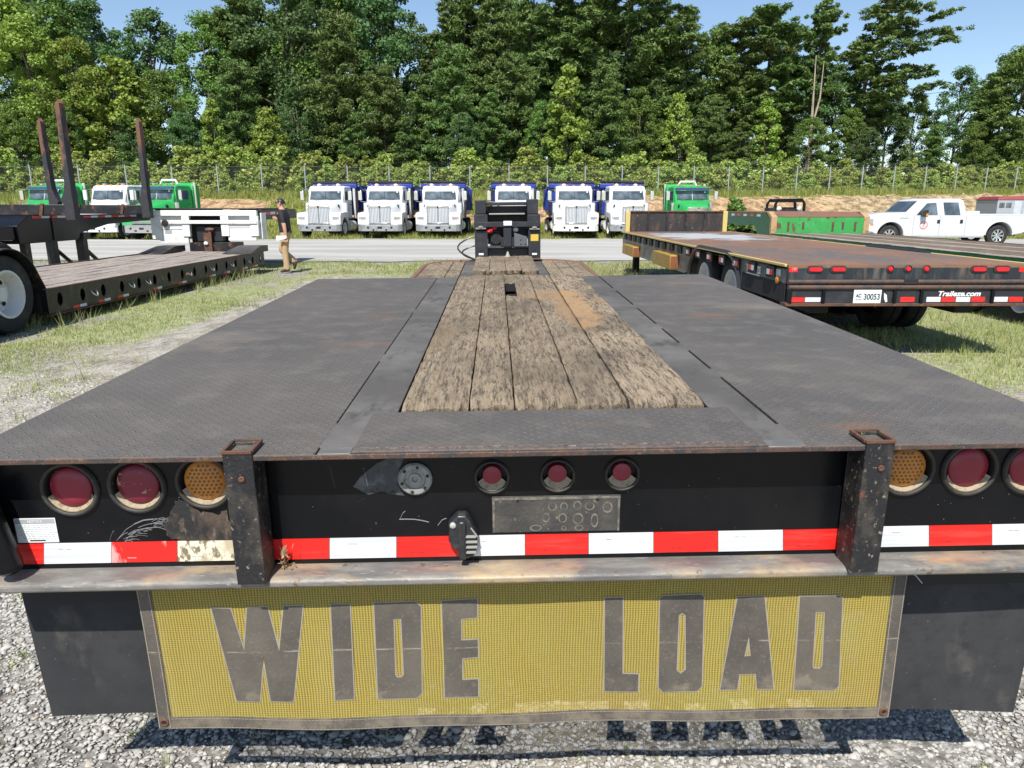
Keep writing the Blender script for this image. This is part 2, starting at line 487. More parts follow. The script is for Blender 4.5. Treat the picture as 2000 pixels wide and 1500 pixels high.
def banner_mat():
    t = NT('yellow_banner_mesh')
    sep = t.n.new('ShaderNodeSeparateXYZ')
    t.L(t.co, sep.inputs[0])
    wob = t.math('MULTIPLY', t.noise(7, 3), 0.012)
    px = t.math('ADD', sep.outputs[0], wob)
    pz = t.math('ADD', sep.outputs[2], t.math('MULTIPLY', t.noise(6, 3, loc=(4, 4, 4)), 0.010))
    vx = t.math('MULTIPLY', t.math('SINE', t.math('MULTIPLY', px, 2 * math.pi / 0.0070)), 0.5)
    vz = t.math('MULTIPLY', t.math('SINE', t.math('MULTIPLY', pz, 2 * math.pi / 0.0062)), 0.5)
    fine = t.math('ADD', t.math('ADD', t.math('MULTIPLY', vx, 0.62), t.math('MULTIPLY', vz, 0.38)), 0.5)
    wav = t.noise(9, 4, 0.6, (1, 1, 0.5))
    thr = t.noise(300, 2, 0.6, (1, 1, 0.1))
    col = t.mix(fine, (0.45, 0.335, 0.075), (0.71, 0.545, 0.12))
    col = t.mix(t.math('MULTIPLY', t.ramp(thr, 0.4, 0.65), 0.35), col, (0.44, 0.36, 0.11))
    col = t.mix(t.math('MULTIPLY', t.ramp(wav, 0.40, 0.7), 0.5), col, (0.58, 0.51, 0.14))
    wv2 = t.noise(5, 4, 0.6, (1, 1, 1.5), loc=(3, 3, 3))
    col = t.mix(t.math('MULTIPLY', t.ramp(wv2, 0.55, 0.75), 0.3), col, (0.60, 0.39, 0.15))
    t.done(col, 0.7, 0, None, 0.3)
    tr = t.n.new('ShaderNodeBsdfTransparent')
    tl = t.n.new('ShaderNodeBsdfTranslucent')
    t.inp(tl.inputs[0], (0.7, 0.5, 0.08))
    m0 = t.n.new('ShaderNodeMixShader')
    m0.inputs[0].default_value = 0.12
    t.L(t.b.outputs[0], m0.inputs[1])
    t.L(tl.outputs[0], m0.inputs[2])
    m1 = t.n.new('ShaderNodeMixShader')
    t.L(t.ramp(fine, 0.15, 0.85, 0.60, 0.30), m1.inputs[0])
    t.L(m0.outputs[0], m1.inputs[1])
    t.L(tr.outputs[0], m1.inputs[2])
    t.L(m1.outputs[0], t.out.inputs[0])
    return t.mat
banner_mesh_m = banner_mat()
banner_cloth = M('grey_brown_vinyl', (0.115, 0.102, 0.086), 0.65, 0, [((0.165, 0.145, 0.12), 5, 0.42, 0.66), ((0.085, 0.078, 0.07), 9, 0.5, 0.7), ((0.26, 0.22, 0.17), 60, 0.62, 0.72)], (150, 0.2))
def crease():
    t = NT('creased_vinyl')
    sp = t.n.new('ShaderNodeSeparateXYZ')
    t.L(t.co, sp.inputs[0])
    n = t.noise(5, 6, .65)
    f = t.noise(150, 4, .7)
    col = t.mix(t.ramp(n, .38, .66), (0.078, 0.070, 0.060), (0.128, 0.112, 0.091))
    col = t.mix(t.math('MULTIPLY', t.ramp(f, .56, .72), .55), col, (0.24, 0.205, 0.16))
    z = t.math('ADD', sp.outputs[2], t.math('MULTIPLY', t.noise(4, 4), 0.012))
    d = t.math('ABSOLUTE', t.math('ADD', z, 0.540))
    col = t.mix(t.math('MULTIPLY', t.ramp(d, .0028, .0004), t.ramp(t.noise(22, 4), .40, .62, 0, .8)), col, (0.36, 0.31, 0.24))
    low = t.math('ADD', t.ramp(sp.outputs[2], -.60, -.75, 0, .18), t.noise(14, 5, .7, loc=(2, 2, 2)))
    col = t.mix(t.math('MULTIPLY', t.ramp(low, .60, .76), .5), col, (0.27, 0.225, 0.165))
    return t.done(col, .65, 0, t.bump(n, .3, .01), .35)
banner_cloth = crease()
stitch_m = M('pale_stitched_edge', (0.30, 0.26, 0.21), 0.7)

def leaf_mat(name, c1, c2, c3, trans=0.3):
    t = NT(name)
    at = t.n.new('ShaderNodeAttribute')
    at.attribute_name = 'tint'
    oi = t.n.new('ShaderNodeObjectInfo')
    sep = t.n.new('ShaderNodeSeparateColor')
    t.L(at.outputs['Color'], sep.inputs[0])
    col = t.mix(sep.outputs[0], c1, c2)
    col = t.mix(t.ramp(sep.outputs[1], 0.62, 1.0), col, c3)
    hs = t.n.new('ShaderNodeHueSaturation')
    t.L(t.ramp(oi.outputs['Random'], 0, 1, 0.485, 0.515), hs.inputs['Hue'])
    t.L(t.ramp(oi.outputs['Random'], 0, 1, 0.82, 1.18), hs.inputs['Value'])
    t.L(col, hs.inputs['Color'])
    t.done(hs.outputs[0], 0.55, 0, None, 0.3)
    tl = t.n.new('ShaderNodeBsdfTranslucent')
    t.L(hs.outputs[0], tl.inputs[0])
    mx = t.n.new('ShaderNodeMixShader')
    mx.inputs[0].default_value = trans
    t.L(t.b.outputs[0], mx.inputs[1])
    t.L(tl.outputs[0], mx.inputs[2])
    t.L(mx.outputs[0], t.out.inputs[0])
    return t.mat
leaf_broad = leaf_mat('broadleaf_foliage', (0.105, 0.195, 0.042), (0.165, 0.265, 0.052), (0.21, 0.29, 0.068))
leaf_light = leaf_mat('fresh_green_foliage', (0.18, 0.27, 0.045), (0.27, 0.36, 0.06), (0.33, 0.39, 0.09))
leaf_dark = leaf_mat('dark_broadleaf_foliage', (0.078, 0.150, 0.052), (0.12, 0.205, 0.062), (0.14, 0.22, 0.075))
leaf_pine = leaf_mat('pine_needles', (0.090, 0.158, 0.042), (0.140, 0.215, 0.052), (0.17, 0.225, 0.062), 0.15)
leaf_shrub = leaf_mat('shrub_foliage', (0.23, 0.33, 0.065), (0.35, 0.44, 0.095), (0.44, 0.42, 0.14))
grass_m = leaf_mat('grass_blades', (0.26, 0.325, 0.10), (0.39, 0.415, 0.165), (0.48, 0.44, 0.25), 0.3)
bank_grass_m = leaf_mat('bank_grass', (0.20, 0.25, 0.055), (0.31, 0.32, 0.08), (0.38, 0.32, 0.13), 0.3)

# ------------------------------------------------------------------ numpy helpers
def vnoise(x, y, seed=0, octaves=4):
    x, y = np.asarray(x, float), np.asarray(y, float)
    tot, amp, norm = np.zeros(np.broadcast(x, y).shape), 1.0, 0.0
    for o in range(octaves):
        r = np.random.default_rng(seed + o)
        T = r.random((64, 64))
        xi, yi = np.floor(x).astype(int), np.floor(y).astype(int)
        fx, fy = x - xi, y - yi
        fx, fy = fx * fx * (3 - 2 * fx), fy * fy * (3 - 2 * fy)
        a, b = T[xi % 64, yi % 64], T[(xi + 1) % 64, yi % 64]
        c, d = T[xi % 64, (yi + 1) % 64], T[(xi + 1) % 64, (yi + 1) % 64]
        tot = tot + amp * ((a * (1 - fx) + b * fx) * (1 - fy) + (c * (1 - fx) + d * fx) * fy)
        norm += amp
        amp *= 0.55
        x, y = x * 2.03 + 5.1, y * 2.03 + 2.7
    return tot / norm
def sstep(a, b, x):
    t = np.clip((x - a) / (b - a), 0, 1)
    return t * t * (3 - 2 * t)
def np_mesh(name, verts, faces, mats, tint=None, smooth=False, attr='tint'):
    me = bpy.data.meshes.new(name)
    nv, nf, k = len(verts), len(faces), faces.shape[1]
    me.vertices.add(nv)
    me.vertices.foreach_set('co', np.ascontiguousarray(verts, np.float32).ravel())
    me.loops.add(nf * k)
    me.loops.foreach_set('vertex_index', np.ascontiguousarray(faces, np.int32).ravel())
    me.polygons.add(nf)
    me.polygons.foreach_set('loop_start', np.arange(nf, dtype=np.int32) * k)
    me.update(calc_edges=True)
    for m in mats:
        me.materials.append(m)
    if tint is not None:
        a = me.color_attributes.new(attr, 'FLOAT_COLOR', 'POINT')
        c = np.ones((nv, 4), np.float32)
        c[:, :tint.shape[1]] = tint
        a.data.foreach_set('color', c.ravel())
    if smooth:
        me.shade_smooth()
    me.validate()
    return me
def grid_mesh(name, xs, ys, zfun, mats, maskfun=None, smooth=True):
    X, Y = np.meshgrid(xs, ys)
    Z = zfun(X, Y)
    nx, ny = len(xs), len(ys)
    v = np.stack([X.ravel(), Y.ravel(), Z.ravel()], 1)
    i = np.arange(nx * ny).reshape(ny, nx)
    f = np.stack([i[:-1, :-1].ravel(), i[:-1, 1:].ravel(), i[1:, 1:].ravel(), i[1:, :-1].ravel()], 1)
    t = maskfun(X.ravel(), Y.ravel()) if maskfun else None
    return np_mesh(name, v, f, mats, t, smooth, 'mask')

# ------------------------------------------------------------------ ground
def grass_mask(x, y):
    """how much of the ground is grown over, 0..1"""
    n = vnoise(x * 0.55, y * 0.4, 3)
    n2 = vnoise(x * 2.2, y * 1.6, 9)
    left = sstep(-2.9, -4.0, x) * sstep(5.0, 8.0, y) * sstep(-12.5, -10.5, x) * 0.95
    leftn = sstep(-1.4, -2.4, x) * sstep(8.0, 6.5, y) * sstep(2.6, 3.8, y) * 0.72
    leftb = sstep(-1.6, -2.6, x) * sstep(2.2, 3.4, y) * 0.6
    right = sstep(2.2, 3.4, x) * sstep(4.5, 6.2, y) * 0.95
    rightn = sstep(1.6, 2.6, x) * 0.45
    mid = sstep(15.5, 18.5, y) * 0.9
    m = np.maximum.reduce([left, leftn, leftb, right, rightn, mid])
    road = sstep(21.0, 23.5, y) * sstep(38.0, 36.2, y)
    far = sstep(36.8, 38.6, y)
    m = np.maximum(m * (1 - road), far * 1.25)
    m = m * sstep(0.28, 0.60, n * 0.6 + n2 * 0.4)
    tr = np.maximum(np.exp(-((x + 4.15) / 0.45) ** 2), np.exp(-((x + 2.2) / 0.35) ** 2) * 0.6) * sstep(20, 15, y) * sstep(5.0, 6.5, y)
    return np.clip(m * (1 - 0.85 * tr), 0, 1)
def ground_tint(x, y):
    g = grass_mask(x, y)
    sand = np.clip(sstep(-2.4, -3.4, x) * sstep(-5.2, -4.5, x) * sstep(4.0, 5.5, y) * sstep(24, 19, y), 0, 1)
    return np.stack([g, sand, vnoise(x * 0.2, y * 0.2, 21)], 1)

def ground_material():
    t = NT('gravel_and_grass')
    at = t.n.new('ShaderNodeAttribute')
    at.attribute_name = 'mask'
    sep = t.n.new('ShaderNodeSeparateColor')
    t.L(at.outputs['Color'], sep.inputs[0])
    vor = t.n.new('ShaderNodeTexVoronoi')
    vor.inputs['Scale'].default_value = 34
    t.L(t.co, vor.inputs['Vector'])
    vs = t.n.new('ShaderNodeSeparateColor')
    t.L(vor.outputs['Color'], vs.inputs[0])
    col = t.mix(vs.outputs[0], (0.27, 0.26, 0.235), (0.46, 0.445, 0.41))
    n1 = t.noise(16, 6, 0.7)
    col = t.mix(t.ramp(n1, 0.42, 0.60), tuple([0.15, 0.142, 0.125]), col)
    n2 = t.noise(0.8, 6, 0.6)
    col = t.mix(t.math('MULTIPLY', t.ramp(n2, 0.45, 0.65), 0.6), col, (0.36, 0.31, 0.235))
    sandc = t.mix(t.ramp(t.noise(5, 6, 0.7, (1, .5, 1)), 0.40, 0.58), (0.22, 0.19, 0.145), (0.45, 0.42, 0.355))
    col = t.mix(t.math('MULTIPLY', sep.outputs[1], 0.6), col, sandc)
    gn = t.noise(7, 6, 0.72)
    gcol = t.mix(t.ramp(gn, 0.4, 0.62), (0.22, 0.255, 0.095), (0.40, 0.40, 0.215))
    fr = t.noise(9, 6, 0.8, loc=(3, 3, 3))
    gm = t.ramp(t.math('ADD', sep.outputs[0], t.math('MULTIPLY', t.math('SUBTRACT', fr, 0.5), 2.4)), 0.45, 0.75, 0, 0.85)
    col = t.mix(gm, col, gcol)
    dn = t.math('SUBTRACT', 0.0, vor.outputs['Distance'])
    nm = t.bump(dn, 0.7, 0.02)
    nm = t.bump(n1, 0.6, 0.02, nm)
    return t.done(col, 0.92, 0, nm, 0.2)
ground_m = ground_material()
def graded(a, b, fine, lo, hi, out):
    l = list(np.arange(a, b + 1e-6, fine))
    d, x = fine, a
    while x > lo:
        d *= 1.35
        x -= d
        l.insert(0, x)
    d, x = fine, b
    while x < hi:
        d *= 1.35
        x += d
        l.append(x)
    return np.array(l)
gx = graded(-16, 16, 0.22, -900, 900, 0)
gy = graded(-3, 42, 0.22, -300, 1500, 0)
ground = link('ground', grid_mesh('ground', gx, gy, lambda x, y: -0.03 * vnoise(x * 0.5, y * 0.5, 5) * sstep(60, 30, np.abs(y)), [ground_m], ground_tint))
tag(ground, kind='structure')

def road_material():
    t = NT('road_gravel')
    a = t.noise(0.5, 5, 0.6, (.25, 1.3, 1))
    b = t.noise(12, 6, 0.72)
    c = t.noise(55, 4, 0.7)
    col = t.mix(t.ramp(a, 0.4, 0.62), (0.32, 0.312, 0.29), (0.43, 0.42, 0.39))
    col = t.mix(t.math('MULTIPLY', t.ramp(b, 0.5, 0.7), 0.4), col, (0.28, 0.27, 0.245))
    col = t.mix(t.math('MULTIPLY', t.ramp(c, 0.52, 0.7), 0.6), col, (0.44, 0.43, 0.40))
    return t.done(col, 0.95, 0, t.bump(b, 0.6, 0.02), 0.2)
rx = np.arange(-150, 150.1, 0.6)
near = 22.0 + 1.6 * (vnoise(rx * 0.25, rx * 0, 31) - 0.5) + 0.9 * (vnoise(rx * 1.1, rx * 0 + 3, 32) - .5)
far = 37.0 + 1.2 * (vnoise(rx * 0.3, rx * 0 + 9, 33) - 0.5) + 0.7 * (vnoise(rx * 1.2, rx * 0 + 7, 34) - .5)
nn = len(rx)
rv = np.concatenate([np.stack([rx, near * (1 - s) + far * s, np.full(nn, 0.006)], 1) for s in np.linspace(0, 1, 9)])
ri = np.arange(9 * nn).reshape(9, nn)
rf = np.stack([ri[:-1, :-1].ravel(), ri[:-1, 1:].ravel(), ri[1:, 1:].ravel(), ri[1:, :-1].ravel()], 1)
road = link('gravel_road', np_mesh('gravel_road', rv, rf, [road_material()]))
tag(road, kind='structure')

# fence line and the bank below it
FA, FB = Vector((-36.0, 50.0)), Vector((44.0, 65.0))
FT = (FB - FA).normalized()
FN = Vector((-FT.y, FT.x))
def fence_xy(along, off=0.0):
    p = FA + FT * along + FN * off
    return p.x, p.y
def bank_z(x, y):
    al = (x - FA.x) * FT.x + (y - FA.y) * FT.y
    s = (x - FA.x) * FN.x + (y - FA.y) * FN.y
    top = 2.15 + 0.65 * np.clip(al / 81.0, -0.3, 1.4)
    z = top * sstep(-9.5, -1.2, s) + 0.02 * np.clip(s, 0, 60)
    rough = sstep(-9.5, -7, s) * sstep(0.5, -2.5, s)
    z = z + rough * 0.55 * (vnoise(x * 0.9, y * 0.9, 41, 5) - 0.5) + 0.15 * (vnoise(x * 0.25, y * 0.25, 45) - .5) * sstep(-9, -6, s)
    return z
def bank_s(x, y):
    return (x - FA.x) * FN.x + (y - FA.y) * FN.y
def bank_tint(x, y):
    s = bank_s(x, y)
    al = (x - FA.x) * FT.x + (y - FA.y) * FT.y
    n = vnoise(x * 0.35, y * 0.6, 51, 5)
    dirt = sstep(-9.0, -7.6, s) * sstep(-1.6, -2.6, s) * np.clip(sstep(0.40, 0.56, n) + sstep(38, 48, al) * 0.9, 0, 1)
    clay = sstep(30, 20, np.abs(al - 36)) 
    return np.stack([1 - dirt, clay, n], 1)
def bank_material():
    t = NT('bank_soil_and_grass')
    at = t.n.new('ShaderNodeAttribute')
    at.attribute_name = 'mask'
    sep = t.n.new('ShaderNodeSeparateColor')
    t.L(at.outputs['Color'], sep.inputs[0])
    a = t.noise(1.6, 6, 0.7)
    b = t.noise(6, 6, 0.7)
    straw = t.mix(t.ramp(a, 0.42, 0.58), (0.19, 0.135, 0.075), (0.46, 0.36, 0.215))
    clay = t.mix(t.ramp(a, 0.42, 0.58), (0.21, 0.14, 0.075), (0.50, 0.33, 0.185))
    dirt = t.mix(sep.outputs[1], straw, clay)
    dirt = t.mix(t.math('MULTIPLY', t.ramp(b, 0.5, 0.66), 0.7), dirt, (0.125, 0.095, 0.055))
    g = t.mix(t.ramp(b, 0.4, 0.64), (0.10, 0.14, 0.028), (0.23, 0.24, 0.06))
    f = t.ramp(t.math('ADD', sep.outputs[0], t.math('MULTIPLY', t.math('SUBTRACT', b, 0.5), 0.8)), 0.35, 0.6)
    return t.done(t.mix(f, dirt, g), 0.95, 0, t.bump(b, 0.8, 0.06), 0.2)
al = np.arange(-70, 160.1, 0.5)
so = np.concatenate([np.arange(-10.0, 1.0, 0.35), np.arange(1.2, 75, 3.0)])
A, S = np.meshgrid(al, so)
bx, by = FA.x + FT.x * A + FN.x * S, FA.y + FT.y * A + FN.y * S
bz = bank_z(bx, by) - 0.05
bi = np.arange(A.size).reshape(A.shape)
bf = np.stack([bi[:-1, :-1].ravel(), bi[:-1, 1:].ravel(), bi[1:, 1:].ravel(), bi[1:, :-1].ravel()], 1)
bank = link('bank', np_mesh('bank', np.stack([bx.ravel(), by.ravel(), bz.ravel()], 1), bf, [bank_material()], bank_tint(bx.ravel(), by.ravel()), True, 'mask'))
tag(bank, kind='structure')

# ------------------------------------------------------------------ grass and stones
def blades(px, py, pz, h, w, per, spread, rng, tintv):
    n = len(px) * per
    X, Y, Z = np.repeat(px, per), np.repeat(py, per), np.repeat(pz, per)
    X = X + rng.normal(0, spread, n)
    Y = Y + rng.normal(0, spread, n)
    a = rng.random(n) * 2 * np.pi
    hh = np.repeat(h, per) * rng.uniform(0.5, 1.15, n)
    ww = w * rng.uniform(0.6, 1.3, n)
    la = rng.random(n) * 2 * np.pi
    ln = hh * rng.uniform(0.1, 0.8, n)
    v = np.zeros((n, 3, 3))
    v[:, 0] = np.stack([X - np.cos(a) * ww, Y - np.sin(a) * ww, Z], 1)
    v[:, 1] = np.stack([X + np.cos(a) * ww, Y + np.sin(a) * ww, Z], 1)
    v[:, 2] = np.stack([X + np.cos(la) * ln, Y + np.sin(la) * ln, Z + hh], 1)
    t0 = np.clip(np.repeat(tintv, per) + rng.normal(0, 0.2, n), 0, 1)
    tint = np.repeat(np.stack([t0, rng.random(n), np.zeros(n)], 1), 3, axis=0)
    return v.reshape(-1, 3), np.arange(n * 3).reshape(-1, 3), tint
def grass_patch(name, x0, x1, y0, y1, count, h, w, per, spread, thr, mat, seed, zf=None, maskf=grass_mask):
    rng = np.random.default_rng(seed)
    x, y = rng.uniform(x0, x1, count), rng.uniform(y0, y1, count)
    m = maskf(x, y)
    keep = rng.random(count) < np.clip((m - thr) * 1.6, 0.0, 1)
    x, y, m = x[keep], y[keep], m[keep]
    z = zf(x, y) if zf is not None else np.full(len(x), -0.02)
    hh = h * (0.5 + 0.9 * vnoise(x * 0.8, y * 0.8, seed)) * (0.6 + 0.6 * m)
    v, f, t = blades(x, y, z, hh, w, per, spread, rng, vnoise(x * 0.6, y * 0.6, seed + 2))
    o = link(name, np_mesh(name, v, f, [mat], t))
    return tag(o, kind='stuff')
grass_patch('grass', -10.0, -1.5, 2.0, 18.5, 26000, 0.042, 0.005, 5, 0.04, 0.22, grass_m, 61)
grass_patch('grass', 1.6, 9.5, 2.5, 18.5, 20000, 0.075, 0.005, 5, 0.04, 0.2, grass_m, 62)
thin = lambda x, y: np.clip((vnoise(x * 0.9, y * 0.6, 91) - 0.36) * 3, 0, .75) * sstep(-1.2, -2.2, x)
grass_patch('grass', -6.0, -1.4, 2.8, 8.5, 9000, 0.040, 0.0045, 5, 0.03, 0.02, grass_m, 85, None, thin)
ones = lambda x, y: 0.9 * (vnoise(x * 1.3, y * 1.3, 88) > 0.47)
grass_patch('weeds', -6.7, -6.05, 9.5, 18.6, 110, 0.20, 0.006, 11, 0.05, 0.1, grass_m, 81, None, ones)
grass_patch('weeds', 2.6, 6.6, 6.6, 10.5, 220, 0.17, 0.006, 11, 0.05, 0.1, grass_m, 82, None, ones)
grass_patch('weeds', 1.8, 3.2, 14.0, 18.5, 60, 0.26, 0.007, 11, 0.05, 0.1, grass_m, 83, None, ones)
grass_patch('weeds', -6.0, -1.6, 3.5, 16, 150, 0.13, 0.005, 11, 0.05, 0.1, grass_m, 84, None, ones)
grass_patch('grass', -26, 26, 17.5, 23.0, 12000, 0.08, 0.011, 5, 0.05, 0.18, grass_m, 63)
grass_patch('grass', -45, 45, 36.5, 47.5, 16000, 0.24, 0.02, 5, 0.09, 0.1, bank_grass_m, 64)
def bank_mask(x, y):
    s = bank_s(x, y)
    return np.clip(bank_tint(x, y)[:, 0] * 0.9 - 0.1 * (s < -5), 0.0, 1) * (s > -9.5) * (s < 9)
grass_patch('bank_grass', -50, 60, 38, 76, 60000, 0.55, 0.028, 5, 0.15, 0.05, bank_grass_m, 65, lambda x, y: bank_z(x, y) - 0.08, bank_mask)

def stone_field(name, regions, mat, seed, zf=None, maskf=None):
    rng = np.random.default_rng(seed)
    bmx = bmesh.new()
    bmesh.ops.create_icosphere(bmx, subdivisions=1, radius=1.0)
    sv = np.array([v.co[:] for v in bmx.verts])
    sf = np.array([[v.index for v in f.verts] for f in bmx.faces])
    bmx.free()
    V, F, T, o = [], [], [], 0
    for (x0, x1, y0, y1, dens, s0, s1) in regions:
        n = int((x1 - x0) * (y1 - y0) * dens)
        c = np.stack([rng.uniform(x0, x1, n), rng.uniform(y0, y1, n)], 1)
        if maskf is not None:
            c = c[rng.random(n) < maskf(c[:, 0], c[:, 1])]
            n = len(c)
        zb_ = zf(c[:, 0], c[:, 1]) if zf is not None else np.zeros(n)
        sz = s0 * np.exp(rng.normal(0, 0.38, n)).clip(0.5, s1 / s0)
        ang = rng.random(n) * 6.283
        sc = rng.uniform(0.6, 1.25, (n, 3)) * np.array([1, 0.85, 0.5])
        p = sv[None] * (1 + rng.uniform(-0.42, 0.42, (n, len(sv), 1))) * sc[:, None, :] * sz[:, None, None]
        tl = rng.uniform(-0.5, 0.5, n)
        y_, z_ = p[..., 1] * np.cos(tl)[:, None] - p[..., 2] * np.sin(tl)[:, None], p[..., 1] * np.sin(tl)[:, None] + p[..., 2] * np.cos(tl)[:, None]
        x_ = p[..., 0]
        q = np.stack([x_ * np.cos(ang)[:, None] - y_ * np.sin(ang)[:, None] + c[:, :1], x_ * np.sin(ang)[:, None] + y_ * np.cos(ang)[:, None] + c[:, 1:],
                      z_ - 0.019 + sz[:, None] * 0.18 + zb_[:, None]], 2)
        V.append(q.reshape(-1, 3))
        F.append((sf[None] + (np.arange(n) * len(sv))[:, None, None] + o).reshape(-1, 3))
        T.append(np.repeat(np.stack([rng.random(n), rng.random(n), rng.random(n)], 1), len(sv), axis=0))
        o += n * len(sv)
    return tag(link(name, np_mesh(name, np.concatenate(V), np.concatenate(F), [mat], np.concatenate(T))), kind='stuff')
def stone_material():
    t = NT('gravel_stone')
    at = t.n.new('ShaderNodeAttribute')
    at.attribute_name = 'tint'
    sep = t.n.new('ShaderNodeSeparateColor')
    t.L(at.outputs['Color'], sep.inputs[0])
    col = t.mix(sep.outputs[0], (0.26, 0.253, 0.235), (0.47, 0.455, 0.42))
    col = t.mix(t.ramp(sep.outputs[1], 0.92, 1.0), col, (0.38, 0.32, 0.25))
    n = t.noise(80, 5, 0.7)
    col = t.mix(t.math('MULTIPLY', t.ramp(n, 0.45, 0.65), 0.5), col, (0.5, 0.48, 0.44))
    return t.done(col, 0.9, 0, t.bump(n, 0.4, 0.004), 0.2)
stone_m = stone_material()
stone_field('gravel', [(-3.0, -1.0, 1.25, 3.2, 6200, 0.0070, 0.022), (-1.0, 2.6, 1.4, 2.15, 6200, 0.0070, 0.022), (-5.2, -1.5, 3.2, 7.0, 1100, 0.009, 0.022),
                       (1.5, 5.0, 2.15, 5.0, 500, 0.011, 0.03)], stone_m, 71)
def clod_mat():
    t = NT('soil_clod')
    at = t.n.new('ShaderNodeAttribute')
    at.attribute_name = 'tint'
    sep = t.n.new('ShaderNodeSeparateColor')
    t.L(at.outputs['Color'], sep.inputs[0])
    return t.done(t.mix(sep.outputs[0], (0.26, 0.185, 0.105), (0.50, 0.385, 0.235)), .95, 0, None, .2)
stone_field('soil_clods', [(-50, 60, 40, 66, 3.0, 0.10, 0.32)], clod_mat(), 77, lambda x, y: bank_z(x, y) - 0.06, lambda x, y: (1 - bank_tint(x, y)[:, 0]) * (np.abs(bank_s(x, y) + 5) < 4.5))
grass_patch('grass', -3.2, -1.0, 1.3, 3.4, 800, 0.07, 0.003, 9, 0.012, -0.02, grass_m, 66, None, lambda x, y: 0.12 * (vnoise(x * 2.5, y * 2.5, 8) > 0.5))
grass_patch('grass', -1.0, 2.8, 1.45, 2.15, 300, 0.05, 0.003, 8, 0.012, -0.02, grass_m, 67, None, lambda x, y: 0.12 * (vnoise(x * 2.5, y * 2.5, 8) > 0.5))

# ------------------------------------------------------------------ trees
def leaf_cloud(C, Rr, per, size, aspect, rng, tint, up=0.35, out=0.55):
    n = len(C) * per
    c, r, tt = np.repeat(C, per, 0), np.repeat(Rr, per, 0), np.repeat(tint, per)
    d = rng.normal(size=(n, 3))
    d /= np.linalg.norm(d, axis=1)[:, None]
    rad = rng.random(n) ** 0.45
    p = c + d * r * rad[:, None]
    nr = d * out + rng.normal(size=(n, 3)) * 0.55 + np.array([0, 0, up])
    nr /= np.linalg.norm(nr, axis=1)[:, None]
    a = np.cross(nr, rng.normal(size=(n, 3)))
    a /= np.linalg.norm(a, axis=1)[:, None] + 1e-9
    b = np.cross(nr, a)
    s = size * rng.uniform(0.6, 1.35, n)[:, None]
    v = np.stack([p - a * s * aspect, p - b * s * 0.5, p + a * s * aspect, p + b * s * 0.5], 1).reshape(-1, 3)
    t = np.stack([np.clip(tt + rng.normal(0, 0.22, n), 0, 1), rng.random(n), np.zeros(n)], 1)
    return v, np.arange(n * 4).reshape(-1, 4), np.repeat(t, 4, 0)
def crown_mesh(name, parts, mat):
    V, F, T, o = [], [], [], 0
    for v, f, t in parts:
        V.append(v); F.append(f + o); T.append(t); o += len(v)
    return np_mesh(name, np.concatenate(V), np.concatenate(F), [mat], np.concatenate(T))

def broadleaf(seed, H=18.0, W=4.2, z0=0.10, n=135, per=185, size=0.19, mat=leaf_broad, cone=0.0):
    rng = np.random.default_rng(seed)
    t = rng.random(n) ** 0.9
    th = rng.random(n) * 6.283
    env = W * ((1 - cone) * np.sin(np.pi * np.clip(t, 0.02, 0.985) ** 0.85) ** 0.55 + cone * (1 - t) ** 0.75 * np.minimum(1, t * 6 + .3))
    lob = 0.72 + 0.5 * vnoise(th * 1.3 + 7, t * 5, seed)
    rr = env * lob * rng.uniform(0.35, 1.0, n) ** 0.5
    C = np.stack([rr * np.cos(th), rr * np.sin(th), H * (z0 + (0.96 - z0) * t)], 1)
    k = W / 4.2 * rng.uniform(0.45, 1.05, n)
    Rr = np.stack([k * 1.15, k * 1.15, k * 0.8], 1)
    cm = crown_mesh('crown', [leaf_cloud(C, Rr, per, size, 0.62, rng, rng.random(n))], mat)
    b = MB()
    pts = [(0, 0, 0)]
    for i in range(1, 6):
        pts.append((rng.normal(0, .12) * i * .5, rng.normal(0, .12) * i * .5, H * 0.85 * i / 5))
    b.tube(pts, [H * 0.014 * (1 - 0.16 * i) for i in range(6)], 7)
    for i in range(12):
        j = rng.integers(0, n)
        base = np.array([pts[2][0], pts[2][1], min(C[j][2] * 0.75, H * 0.7)])
        b.tube([base, (base + C[j]) / 2 + [0, 0, .2], C[j]], [H * 0.006, H * 0.004, 0.02], 5)
    return b.mesh('trunk', [bark]), cm, H

